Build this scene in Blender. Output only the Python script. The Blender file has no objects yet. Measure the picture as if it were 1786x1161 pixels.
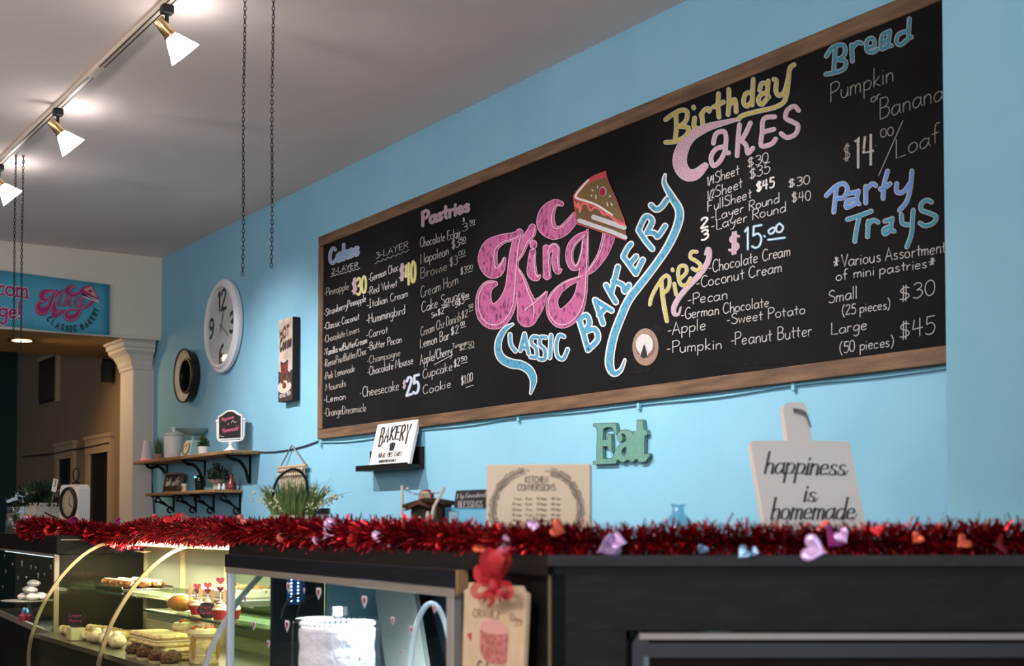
import bpy, math, random
from math import sin, cos, pi, radians, sqrt, atan2, tan
from mathutils import Vector, Matrix, geometry
random.seed(7)
C = bpy.context.scene
COL = C.collection

# ------------------------------------------------------------------ camera
W_PX, H_PX = 1786.0, 1161.0
F_PX = 2411.0
ALPHA = radians(32.8)                 # main wall direction (-X) is 32.8 deg left of the optical axis
EYE = 1.33
HORIZON = 913.0
PITCH = radians(2.07)
PP_Y = HORIZON - F_PX * tan(PITCH)
A_ = Vector((-cos(ALPHA), sin(ALPHA), 0))
R_ = Vector((sin(ALPHA), cos(ALPHA), 0))
FWD = A_ * cos(PITCH) + Vector((0, 0, 1)) * sin(PITCH)
UP = -A_ * sin(PITCH) + Vector((0, 0, 1)) * cos(PITCH)
CAM = Vector((0, 0, EYE))
cd = bpy.data.cameras.new('camera')
cam = bpy.data.objects.new('camera', cd)
COL.objects.link(cam)
rot = Matrix((R_, UP, -FWD)).transposed()
cam.matrix_world = Matrix.Translation(CAM) @ rot.to_4x4()
cd.sensor_width = 36.0
cd.lens = 36.0 * F_PX / W_PX
cd.shift_y = (PP_Y - H_PX / 2) / W_PX
cd.clip_start = 0.05
cd.dof.use_dof = True
cd.dof.focus_distance = 6.3
cd.dof.aperture_fstop = 4.4
C.camera = cam

# ------------------------------------------------------------------ world, exposure, daylight
wd = bpy.data.worlds.new('world'); C.world = wd; wd.use_nodes = True
bgn = wd.node_tree.nodes['Background']
bgn.inputs[0].default_value = (0.62, 0.76, 1.0, 1); bgn.inputs[1].default_value = 0.55
C.view_settings.view_transform = 'Standard'
C.view_settings.look = 'None'
C.view_settings.gamma = 1.0
C.view_settings.use_curve_mapping = False
C.view_settings.exposure = 0.0
C.cycles.max_bounces = 8
C.cycles.transparent_max_bounces = 24
C.cycles.sample_clamp_indirect = 4.0
C.cycles.caustics_reflective = False
C.cycles.caustics_refractive = False

def area_light(name, loc, target, sx, sy, power, color):
    l = bpy.data.lights.new(name, 'AREA'); l.shape = 'RECTANGLE'; l.size = sx; l.size_y = sy
    l.energy = power; l.color = color
    o = bpy.data.objects.new(name, l); COL.objects.link(o)
    o.location = loc
    o.rotation_euler = (Vector(target) - Vector(loc)).to_track_quat('-Z', 'Y').to_euler()
    return o
# daylight coming in by the shop window behind the camera
area_light('window_daylight', (3.3, -1.2, 1.7), (-3, 1.0, 1.6), 4.5, 2.2, 100, (0.74, 0.84, 1.0))
# unseen area light on the seating side, behind and beside the camera
area_light('seating_side_fill', (-4.5, -3.2, 3.35), (-5.0, -2.6, 0), 7.0, 0.6, 60, (1.0, 0.93, 0.86))

def point_light(name, loc, power, color, radius=.12):
    l = bpy.data.lights.new(name, 'POINT'); l.energy = power; l.color = color; l.shadow_soft_size = radius
    o = bpy.data.objects.new(name, l); COL.objects.link(o); o.location = loc
    return o
area_light('counter_front_fill', (-.9, -1.3, 3.3), (-1.5, 1.3, .9), 1.2, .6, 80, (1, .95, .9))  # unseen light added to brighten the signs and counter from the front
# unseen point lights and uplights, added to brighten the ceiling and the room
for px_, py_ in ((-7.5, -2.6), (-4.5, -2.6), (-1.5, -2.6)):
    point_light('room_fill', (px_, py_, 1.9), 12, (1, .94, .9))
    u_ = area_light('ceiling_fill', (px_, py_+.6, 2.3), (px_, py_+.9, 3.4), .5, .5, 70, (1, .9, .87))
SPOT_POWER = 225.0

# ------------------------------------------------------------------ pixel rays (photograph's 1786x1161 frame)
def ray(px, py):
    return (FWD + R_ * ((px - W_PX / 2) / F_PX) - UP * ((py - PP_Y) / F_PX))
def hit(px, py, p0, n):
    d = ray(px, py); n = Vector(n)
    return CAM + d * ((Vector(p0) - CAM).dot(n) / d.dot(n))
def P(px, py, Z):                      # point at horizontal depth Z in front of the camera
    d = ray(px, py)
    return CAM + d * (Z / d.dot(A_))
YW = 3.53
def wall(px, py, off=0.0):             # point on the main wall, off = distance out of the wall
    return hit(px, py, (0, YW - off, 0), (0, 1, 0))
def flat(px, py, z):
    return hit(px, py, (0, 0, z), (0, 0, 1))
def mpp(Z): return Z / F_PX            # metres per pixel at depth Z

# ------------------------------------------------------------------ materials
def lin(c):
    if isinstance(c, str):
        c = [int(c[i:i+2], 16) / 255 for i in (0, 2, 4)]
    return tuple((x / 12.92 if x <= 0.04045 else ((x + 0.055) / 1.055) ** 2.4) for x in c)
MATS = {}
def mat(name, color, rough=0.6, metal=0.0, emit=None, es=0.0, noise=None, bump=None, spec=0.5, alpha=None, trans=0, coat=0, sss=0):
    """noise=(scale, colour2, lo, hi, stretch) ; bump=(scale, strength)"""
    if name in MATS: return MATS[name]
    m = bpy.data.materials.new(name); m.use_nodes = True
    nt = m.node_tree; N = nt.nodes; L = nt.links
    b = N['Principled BSDF']
    b.inputs['Base Color'].default_value = (*lin(color), 1)
    b.inputs['Roughness'].default_value = rough
    b.inputs['Metallic'].default_value = metal
    b.inputs['Specular IOR Level'].default_value = spec
    if coat: b.inputs['Coat Weight'].default_value = coat
    if trans: b.inputs['Transmission Weight'].default_value = trans
    if sss:
        b.inputs['Subsurface Weight'].default_value = sss
        b.inputs['Subsurface Radius'].default_value = (0.01, 0.008, 0.006)
    if emit:
        b.inputs['Emission Color'].default_value = (*lin(emit), 1)
        b.inputs['Emission Strength'].default_value = es
    if noise or bump:
        tc = N.new('ShaderNodeTexCoord'); mp = N.new('ShaderNodeMapping')
        L.new(tc.outputs['Object'], mp.inputs[0])
    if noise:
        sc, c2, lo, hi = noise[:4]
        st = noise[4] if len(noise) > 4 else (1, 1, 1)
        mp.inputs['Scale'].default_value = st
        n = N.new('ShaderNodeTexNoise'); n.inputs['Scale'].default_value = sc; n.inputs['Detail'].default_value = 6
        L.new(mp.outputs[0], n.inputs['Vector'])
        r = N.new('ShaderNodeValToRGB')
        r.color_ramp.elements[0].position = lo; r.color_ramp.elements[0].color = (*lin(color), 1)
        r.color_ramp.elements[1].position = hi; r.color_ramp.elements[1].color = (*lin(c2), 1)
        L.new(n.outputs['Fac'], r.inputs[0]); L.new(r.outputs[0], b.inputs['Base Color'])
    if bump:
        n2 = N.new('ShaderNodeTexNoise'); n2.inputs['Scale'].default_value = bump[0]; n2.inputs['Detail'].default_value = 4
        L.new(tc.outputs['Object'], n2.inputs['Vector'])
        bp = N.new('ShaderNodeBump'); bp.inputs['Strength'].default_value = bump[1]; bp.inputs['Distance'].default_value = 0.01
        L.new(n2.outputs['Fac'], bp.inputs['Height']); L.new(bp.outputs[0], b.inputs['Normal'])
    MATS[name] = m
    return m
def thin_glass(name, tint, refl=0.05, rough=0.0, edge=0.5):
    if name in MATS: return MATS[name]
    m = bpy.data.materials.new(name); m.use_nodes = True
    nt = m.node_tree; N = nt.nodes; L = nt.links
    for n in list(N): N.remove(n)
    out = N.new('ShaderNodeOutputMaterial'); mix = N.new('ShaderNodeMixShader')
    t = N.new('ShaderNodeBsdfTransparent'); g = N.new('ShaderNodeBsdfGlossy')
    t.inputs[0].default_value = (*lin(tint), 1); g.inputs['Roughness'].default_value = rough
    lw = N.new('ShaderNodeLayerWeight'); lw.inputs['Blend'].default_value = 0.5
    pw = N.new('ShaderNodeMath'); pw.operation = 'POWER'; pw.inputs[1].default_value = 4.0
    mr = N.new('ShaderNodeMath'); mr.operation = 'MULTIPLY_ADD'; mr.inputs[1].default_value = edge; mr.inputs[2].default_value = refl
    L.new(lw.outputs['Facing'], pw.inputs[0]); L.new(pw.outputs[0], mr.inputs[0])
    L.new(mr.outputs[0], mix.inputs[0]); L.new(t.outputs[0], mix.inputs[1]); L.new(g.outputs[0], mix.inputs[2])
    L.new(mix.outputs[0], out.inputs[0])
    MATS[name] = m
    return m
DUST = .84                              # chalk is a little duller than its pure colour
def chalk(name, color, under=None, cover=0.5, scale=230):
    color = [int(color[i:i+2], 16)/255*DUST for i in (0, 2, 4)]
    if isinstance(under, str): under = [int(under[i:i+2], 16)/255*DUST for i in (0, 2, 4)]
    if under is None:
        under = [c*.42+.04 for c in color]
    return mat('chalk_' + name, under, 0.95, noise=(scale if scale < 100 else max(scale, 260), color, cover - 0.12, cover + 0.04, (1, 1, 0.6)), spec=0.1)

BLUE = mat('wall_blue_paint', '80b5cd', 0.62, noise=(3.0, '7cb1ca', 0.4, 0.6), bump=(160, 0.05), spec=0.25)
BLUE2 = mat('pilaster_blue_paint', '84bccd', 0.6, noise=(3.0, '80b8ca', 0.4, 0.6), bump=(160, 0.05), spec=0.25)
CEIL = mat('ceiling_plaster', 'eadcd7', 0.9, noise=(1.2, 'e2d5d0', 0.35, 0.65), bump=(5, 0.12), spec=0.1)
CREAM = mat('cream_wall_paint', 'd9d2c6', 0.8, bump=(120, 0.04), spec=0.2)
WARMWHITE = mat('pillar_paint', 'cfc9c0', 0.7, spec=0.2)
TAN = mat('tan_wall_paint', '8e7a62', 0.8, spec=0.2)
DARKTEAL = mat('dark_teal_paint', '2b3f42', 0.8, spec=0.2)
BLACKWOOD = mat('black_stained_wood', '16120f', 0.42, noise=(9, '221d1b', 0.42, 0.7, (0.5, 6, 14)), bump=(40, 0.12), spec=.3)
BLACKPAINT = mat('black_painted_wood', '12100f', 0.5, noise=(14, '1c1919', 0.45, 0.7, (1, 1, 5)), bump=(30, 0.1), spec=.2)
FRAMEWOOD = mat('brown_frame_wood', '4a3626', 0.6, noise=(7, '72573f', 0.35, 0.68, (0.6, 6, 6)), bump=(60, 0.15))
SHELFWOOD = mat('shelf_wood', '7d5c3f', 0.6, noise=(9, 'a78158', 0.35, 0.7, (0.5, 5, 5)), bump=(60, 0.1))
WHITE = mat('white_enamel', 'e6e2e0', 0.4)
MATTEWHITE = mat('matte_white', 'dedad6', 0.75)
BLACK = mat('black_matte', '0c0b0c', 0.6)
BLACKIRON = mat('black_iron', '0f0e10', 0.45, 0.6)
BRASS = mat('brass', 'c4a97c', 0.22, 1.0)
STEEL = mat('steel', 'b4b2ae', 0.28, 1.0)
ALU = mat('aluminium_trim', 'cfc6b8', 0.35, 0.7)
DARKFACE = mat('black_ink', '1a1716', 0.8, spec=0.1)

# ------------------------------------------------------------------ object helpers
MW = {}
def root(name, label, cat, loc=(0, 0, 0), rz=0.0, group=None, M=None):
    o = bpy.data.objects.new(name, None); COL.objects.link(o)
    o.empty_display_size = 0.05
    if M is None: M = Matrix.Translation(Vector(loc)) @ Matrix.Rotation(rz, 4, 'Z')
    o.matrix_world = M
    MW[o.name] = M
    tag(o, label, cat, group)
    return o
def tag(o, label=None, cat=None, group=None, kind=None):
    if label: o['label'] = label
    if cat: o['category'] = cat
    if group: o['group'] = group
    if kind: o['kind'] = kind
    return o
def copy_tree(o, parent=None, M=None):
    c = o.copy(); COL.objects.link(c)
    if parent: c.parent = parent
    if M is not None: c.matrix_world = M; MW[c.name] = M
    for ch in list(o.children): copy_tree(ch, c)
    return c

class MB:
    """collects shapes, links them as ONE mesh object"""
    def __init__(self, M=None):
        self.v = []; self.f = []; self.M = M
    def add(self, vs, fs):
        n = len(self.v)
        if self.M is not None: vs = [self.M @ Vector(v) for v in vs]
        self.v += [Vector(v) for v in vs]; self.f += [tuple(i + n for i in f) for f in fs]
        return self
    def box(self, lo, hi, bev=0.0):
        x0, y0, z0 = lo; x1, y1, z1 = hi
        if bev <= 0:
            vs = [(x0,y0,z0),(x1,y0,z0),(x1,y1,z0),(x0,y1,z0),(x0,y0,z1),(x1,y0,z1),(x1,y1,z1),(x0,y1,z1)]
            return self.add(vs, [(0,3,2,1),(4,5,6,7),(0,1,5,4),(1,2,6,5),(2,3,7,6),(3,0,4,7)])
        b = min(bev, (x1-x0)*.45, (y1-y0)*.45, (z1-z0)*.45)
        vs = []; idx = {}
        for xi, X in enumerate((x0, x1)):
            for yi, Y in enumerate((y0, y1)):
                for zi, Zz in enumerate((z0, z1)):
                    sx, sy, sz = (1-2*xi), (1-2*yi), (1-2*zi)
                    for k, v in enumerate(((X, Y+sy*b, Zz+sz*b), (X+sx*b, Y, Zz+sz*b), (X+sx*b, Y+sy*b, Zz))):
                        idx[(xi, yi, zi, k)] = len(vs); vs.append(v)
        fs = []
        for a in (0, 1):
            fs.append([idx[(a,0,0,0)], idx[(a,1,0,0)], idx[(a,1,1,0)], idx[(a,0,1,0)]])
            fs.append([idx[(0,a,0,1)], idx[(1,a,0,1)], idx[(1,a,1,1)], idx[(0,a,1,1)]])
            fs.append([idx[(0,0,a,2)], idx[(1,0,a,2)], idx[(1,1,a,2)], idx[(0,1,a,2)]])
        for a in (0, 1):
            for c in (0, 1):
                fs.append([idx[(a,c,0,0)], idx[(a,c,1,0)], idx[(a,c,1,1)], idx[(a,c,0,1)]])
                fs.append([idx[(a,0,c,0)], idx[(a,1,c,0)], idx[(a,1,c,2)], idx[(a,0,c,2)]])
                fs.append([idx[(0,a,c,1)], idx[(1,a,c,1)], idx[(1,a,c,2)], idx[(0,a,c,2)]])
                for d in (0, 1):
                    fs.append([idx[(a,c,d,0)], idx[(a,c,d,1)], idx[(a,c,d,2)]])
        return self.add(vs, fs)
    def prism(self, poly, y0, y1):
        """poly = [(x,z)] outline in the x-z plane, extruded from y0 (front) to y1"""
        n = len(poly)
        vs = [(x, y0, z) for x, z in poly] + [(x, y1, z) for x, z in poly]
        tris = geometry.tessellate_polygon([[Vector((x, z, 0)) for x, z in poly]])
        fs = [tuple(t) for t in tris] + [tuple(i + n for i in t) for t in tris]
        fs += [(i, (i+1) % n, (i+1) % n + n, i + n) for i in range(n)]
        return self.add(vs, fs)
    def prism_z(self, poly, z0, z1):
        n = len(poly)
        vs = [(x, y, z0) for x, y in poly] + [(x, y, z1) for x, y in poly]
        tris = geometry.tessellate_polygon([[Vector((x, z, 0)) for x, z in poly]])
        fs = [tuple(t) for t in tris] + [tuple(i + n for i in t) for t in tris]
        fs += [(i, (i+1) % n, (i+1) % n + n, i + n) for i in range(n)]
        return self.add(vs, fs)
    def lathe(self, prof, n=32, M=None, axis='z', cx=0, cy=0, cz=0, sx=1, sy=1, cap=False):
        """prof = [(r, h)]"""
        vs = []; fs = []
        for r, h in prof:
            for k in range(n):
                a = 2 * pi * k / n
                if axis == 'z': v = (cx + r*cos(a)*sx, cy + r*sin(a)*sy, cz + h)
                elif axis == 'y': v = (cx + r*cos(a)*sx, cy + h, cz + r*sin(a)*sy)
                else: v = (cx + h, cy + r*cos(a)*sx, cz + r*sin(a)*sy)
                vs.append(M @ Vector(v) if M is not None else v)
        for i in range(len(prof) - 1):
            for k in range(n):
                fs.append((i*n+k, i*n+(k+1) % n, (i+1)*n+(k+1) % n, (i+1)*n+k))
        if len(prof) < 3 or prof[0] == prof[-1]: cap = False
        if cap and prof[0][0] > 1e-6: fs.append(tuple(range(n)))
        if cap and prof[-1][0] > 1e-6: fs.append(tuple(range((len(prof)-1)*n, len(prof)*n)))
        return self.add(vs, fs)
    def tube(self, pts, r, n=8, closed=False):
        pts = [Vector(p) for p in pts]; m = len(pts); vs = []; fs = []
        rs = r if isinstance(r, (list, tuple)) else [r] * m
        prev = None
        for i, p in enumerate(pts):
            a = pts[(i-1) % m] if (closed or i > 0) else p
            b = pts[(i+1) % m] if (closed or i < m-1) else p
            t = (b - a)
            if t.length < 1e-9: t = Vector((0, 0, 1))
            t.normalize()
            if prev is None:
                u = t.cross(Vector((0, 0, 1)))
                if u.length < 0.05: u = t.cross(Vector((1, 0, 0)))
            else: u = prev - t * prev.dot(t)
            u.normalize(); prev = u; w = t.cross(u)
            for k in range(n):
                an = 2*pi*k/n
                vs.append(p + (u*cos(an) + w*sin(an)) * rs[i])
        for i in range(m if closed else m-1):
            j = (i+1) % m
            for k in range(n):
                fs.append((i*n+k, i*n+(k+1) % n, j*n+(k+1) % n, j*n+k))
        if not closed: fs += [tuple(range(n)), tuple(range((m-1)*n, m*n))]
        return self.add(vs, fs)
    def blob(self, c, r, n=12, m=8, jit=0.0, rng=random, sz=None, flatb=None):
        rx, ry, rz = (r, r, r) if not isinstance(r, (tuple, list)) else r
        vs = []; fs = []
        for i in range(m+1):
            th = pi*i/m
            for k in range(n):
                a = 2*pi*k/n
                j = 1 + (rng.uniform(-jit, jit) if 0 < i < m else 0)
                z = cos(th)*rz*j
                if flatb is not None: z = max(z, -rz*flatb)
                vs.append((c[0]+rx*sin(th)*cos(a)*j, c[1]+ry*sin(th)*sin(a)*j, c[2]+z))
        for i in range(m):
            for k in range(n):
                fs.append((i*n+k, i*n+(k+1) % n, (i+1)*n+(k+1) % n, (i+1)*n+k))
        return self.add(vs, fs)
    def build(self, name, m, parent=None, smooth=False, world=False, kind=None, label=None):
        me = bpy.data.meshes.new(name)
        vs = self.v
        if world and parent is not None:
            q = parent
            while q.parent is not None: q = q.parent
            inv = MW[q.name].inverted(); vs = [inv @ v for v in vs]
        me.from_pydata([tuple(v) for v in vs], [], self.f)
        me.validate()
        if m is not None: me.materials.append(m)
        if smooth:
            me.polygons.foreach_set('use_smooth', [True]*len(me.polygons))
            try: me.set_sharp_from_angle(angle=radians(38))
            except Exception: pass
        o = bpy.data.objects.new(name, me); COL.objects.link(o)
        if parent is not None: o.parent = parent
        if kind: o['kind'] = kind
        if label: o['label'] = label
        return o
def recalc(o):
    import bmesh
    bm = bmesh.new(); bm.from_mesh(o.data); bmesh.ops.recalc_face_normals(bm, faces=bm.faces); bm.to_mesh(o.data); bm.free()
    return o
def struct(name, mb, m, label=None):
    o = mb.build(name, m); o['kind'] = 'structure'
    if label: o['label'] = label
    return recalc(o)

# ------------------------------------------------------------------ stroke lettering
G = {
'a':(5,"4,4 2.5,5 .8,4 .3,2 1.2,.2 2.8,.4 4,2.5;!4.1,5 4.1,1.2 4.8,0"),
'b':(4.6,"!.5,10 .5,0;.5,3.5 2,5 3.8,4.2 4,2 2.8,0 .5,.6"),
'c':(4.2,"3.6,4.2 2.3,5 .8,4 .4,2 1.3,.2 3.6,.7"),
'd':(4.9,"4,4 2.5,5 .8,4 .3,2 1.2,.1 3,.5 4,2.5;!4.1,10 4.1,0"),
'e':(4.3,".5,2.6 3.4,3 3.2,4.6 2,5 .7,4 .4,2 1.4,.1 3.6,.8"),
'f':(3.5,"3.6,9.2 2.5,10 1.6,8.5 1.5,4 1.5,0;!.2,5 3,5.2"),
'g':(4.8,"4,4 2.5,5 .8,4 .4,2 1.4,.5 3,.9 4,3;4.1,5 4,0 3.2,-3.4 1.5,-4 .4,-2.8"),
'h':(4.5,"!.5,10 .5,0;.5,3 1.8,4.8 3.2,4.6 3.7,3 3.7,0"),
'i':(1.7,"!.6,5 .6,0;!.55,7 .75,7.5"),
'j':(2.6,"1.8,5 1.8,-2 .9,-3.8 -.2,-3;!1.8,7 2,7.5"),
'k':(4.1,"!.5,10 .5,0;!3.2,5 .6,2.2 3.6,0"),
'l':(1.7,"!.6,10 .6,0"),
'm':(6,"!.4,5 .4,0;.4,3.2 1.5,4.9 2.6,4.4 2.8,3 2.8,0;2.8,3.2 3.9,4.9 5,4.4 5.2,3 5.2,0"),
'n':(4.3,"!.4,5 .4,0;.4,3.2 1.7,4.9 3,4.6 3.5,3 3.5,0"),
'o':(4.7,"2.2,5 .8,4.2 .3,2.5 1,.5 2.2,0 3.6,.8 4,2.5 3.5,4.3 2.2,5"),
'p':(4.7,"!.5,5 .5,-4;.5,3.8 2,5 3.7,4.4 4,2.5 2.8,.3 .5,.8"),
'q':(4.7,"4,4 2.5,5 .8,4 .4,2 1.4,.5 3,.9 4,3;!4.1,5 4.1,-4"),
'r':(3.3,"!.5,5 .5,0;.5,3 1.6,4.8 3,4.6"),
's':(3.9,"3.2,4.4 2,5 .8,4.2 1.2,3 2.8,2.2 3.2,1 2,0 .4,.7"),
't':(3.5,"!1.6,8.5 1.6,1 2.2,0;!.1,5.2 3.2,5.4"),
'u':(4.4,".5,5 .5,1.5 1.6,0 3,.5 3.6,2.5;!3.7,5 3.8,0"),
'v':(3.8,"!.3,5 1.9,0 3.5,5"),
'w':(5.4,"!.3,5 1.4,0 2.7,4 4,0 5.1,5"),
'x':(3.8,"!.4,5 3.4,0;!3.4,5 .4,0"),
'y':(4.3,".4,5 .6,2.8 1.8,1.8 3.3,3;3.7,5 3.3,0 2,-3.5 .3,-3.6"),
'z':(4,"!.4,5 3.4,5 .4,0 3.6,0"),
'A':(5.8,"!.2,0 2.8,10 5.4,0;!1,3.5 4.6,3.7"),
'B':(5.6,"!.6,10 .6,0;.6,10 3.5,9.8 4.4,7.6 3,5.5 .6,5.2;.6,5.2 4,5 5,2.6 3.6,.3 .6,0"),
'C':(5.6,"5,8.4 3.4,10 1.4,8.6 .4,5 1.2,1.4 3,0 5.2,1.5"),
'D':(5.8,"!.6,10 .6,0;.6,10 3.6,9.2 5.2,6 4.6,2 2.8,.2 .6,0"),
'E':(5,"!4.4,10 .6,10 .6,0 4.6,0;!.6,5.2 3.8,5.2"),
'F':(4.8,"!4.4,10 .6,10 .6,0;!.6,5.2 3.6,5.2"),
'G':(6,"5,8.6 3.4,10 1.4,8.6 .4,5 1.2,1.2 3,0 5,1.2 5.2,4;!3.2,4.2 5.4,4.2"),
'H':(5.8,"!.6,10 .6,0;!5,10 5,0;!.6,5 5,5.3"),
'I':(3.6,"!.3,10 3.1,10;!1.7,10 1.7,0;!.2,0 3.3,0"),
'K':(5.2,"!.6,10 .6,0;!4.8,10 .8,4.6 5,0"),
'L':(4.8,"!.6,10 .6,0 4.6,0"),
'M':(7,"!.4,0 1,10 3.5,3 6,10 6.6,0"),
'N':(5.6,"!.5,0 .6,10 4.8,0 5,10"),
'O':(6.2,"3,10 1,8.5 .3,5 1,1.4 3,0 5,1.4 5.7,5 5,8.5 3,10"),
'P':(5,"!.6,10 .6,0;.2,9.4 3,10.2 4.8,8.4 3.8,5.6 .8,4.8"),
'R':(5.2,"!.6,10 .6,0;.2,9.4 3,10.2 4.6,8.4 3.8,5.6 .8,4.8;!1.8,5 4.9,0"),
'S':(5.2,"4.6,8.6 3,10 1,8.8 1,6.6 3,5.2 4.6,3.6 4.2,1 2.4,0 .3,1.2"),
'T':(5.6,"!.2,10 5.4,10;!2.8,10 2.8,0"),
'V':(5.2,"!.3,10 2.6,0 5,10"),
'Y':(5.2,"!.3,10 2.6,5 5,10;!2.6,5 2.6,0"),
'Z':(5,"!.4,10 4.4,10 .4,0 4.6,0"),
'0':(4.7,"2.3,10 .8,8.4 .3,5 .9,1.4 2.3,0 3.8,1.4 4.3,5 3.8,8.5 2.3,10"),
'1':(3,"!.8,8.4 2,10 2,0"),
'2':(4.7,".5,8 1.8,10 3.8,9.2 3.8,7 2,3.5 .3,0;!.3,0 4.4,.2"),
'3':(4.4,".5,9 2.2,10 3.8,8.6 3.4,6.4 1.8,5.4;1.8,5.4 3.8,4.6 4,2 2.2,0 .3,1"),
'4':(4.8,"!3.2,10 3.2,0;!1,9.5 .4,4.3 4.4,4.6"),
'5':(4.7,"!4.2,10 1,10 .8,5.8;.8,5.8 2.8,6.4 4.2,4 3.4,.8 1.8,0 .3,1"),
'6':(4.5,"3.8,9.6 1.8,8.4 .5,5 .6,1.6 2,0 3.8,1 4,3.6 2.6,5 .8,3.8"),
'7':(4.5,"!.3,10 4.2,10 1.6,0"),
'8':(4.5,"2.3,10 .8,8.4 1.2,6.2 3.4,4.4 4,2 2.3,0 .6,1.8 1.2,4.4 3.4,6.2 3.8,8.4 2.3,10"),
'9':(4.5,".8,.4 2.8,1.6 4.1,5 4,8.4 2.6,10 .8,9 .6,6.4 2,5 3.8,6.2"),
'$':(4.9,"4.3,8 2.6,8.9 .8,7.6 1.2,5.8 3.6,4.4 4.1,2.4 2.4,1.1 .3,1.8;!1.9,10.4 1.7,-.4;!3,10.4 2.8,-.4"),
'-':(3,"!.3,3.6 2.6,3.8"),
'/':(3.6,"!.2,-1 3.6,10"),
'(':(2.8,"2.4,10.5 .9,7.5 .5,4 1.2,.5 2.4,-2"),
')':(2.8,".3,10.5 1.8,7.5 2.2,4 1.5,.5 .3,-2"),
'*':(6,"!.6,5 5.2,5.4;!2,8.6 4,2;!4.4,8.2 1.4,1.8;!3,9.3 2.9,1.4"),
'!':(1.8,"!.8,10 .8,2.8;!.8,.6 .8,.1"),
'.':(1.6,"!.6,.8 .7,.2"),
',':(1.6,"!.8,.8 .3,-1"),
}
def crom(pts, step=5):
    if len(pts) < 3: return [tuple(p) for p in pts]
    out = []
    P4 = [pts[0]] + list(pts) + [pts[-1]]
    for i in range(1, len(P4) - 2):
        p0, p1, p2, p3 = P4[i-1], P4[i], P4[i+1], P4[i+2]
        for s in range(step):
            t = s / step
            out.append(tuple(0.5*((2*b) + (-a + c)*t + (2*a - 5*b + 4*c - d)*t*t + (-a + 3*b - 3*c + d)*t**3) for a, b, c, d in zip(p0, p1, p2, p3)))
    out.append(tuple(pts[-1]))
    return out
def glyph(ch):
    if ch == ' ': return 2.6, []
    w, s = G[ch]
    out = []
    for st in s.split(';'):
        straight = st.startswith('!')
        pts = [tuple(float(q) for q in p.split(',')) for p in st.lstrip('!').split()]
        out.append(pts if straight else crom(pts, 4))
    return w, out
def lay_text(text, p0, p1, cap, slant=0.0, jit=0.0, spacing=0.35, rng=random, updir=1):
    """strokes of text along p0->p1 in a (u, v) plane, v pointing up if updir=1 (down in pixel planes: -1)"""
    tot = 0; items = []
    for ch in text:
        w, st = glyph(ch); items.append((tot, st)); tot += w + spacing
    tot -= spacing
    ux, uy = (p1[0]-p0[0])/tot, (p1[1]-p0[1])/tot
    sv = cap/10.0 * updir
    strokes = []
    for x0, st in items:
        dx, dy = rng.uniform(-jit, jit), rng.uniform(-jit, jit); k = 1 + rng.uniform(-jit, jit)*0.12
        for s in st:
            strokes.append([(p0[0] + ux*(x0+x+dx+slant*y*k), p0[1] + uy*(x0+x+slant*y) + sv*(y*k+dy)) for x, y in s])
    return strokes

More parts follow.
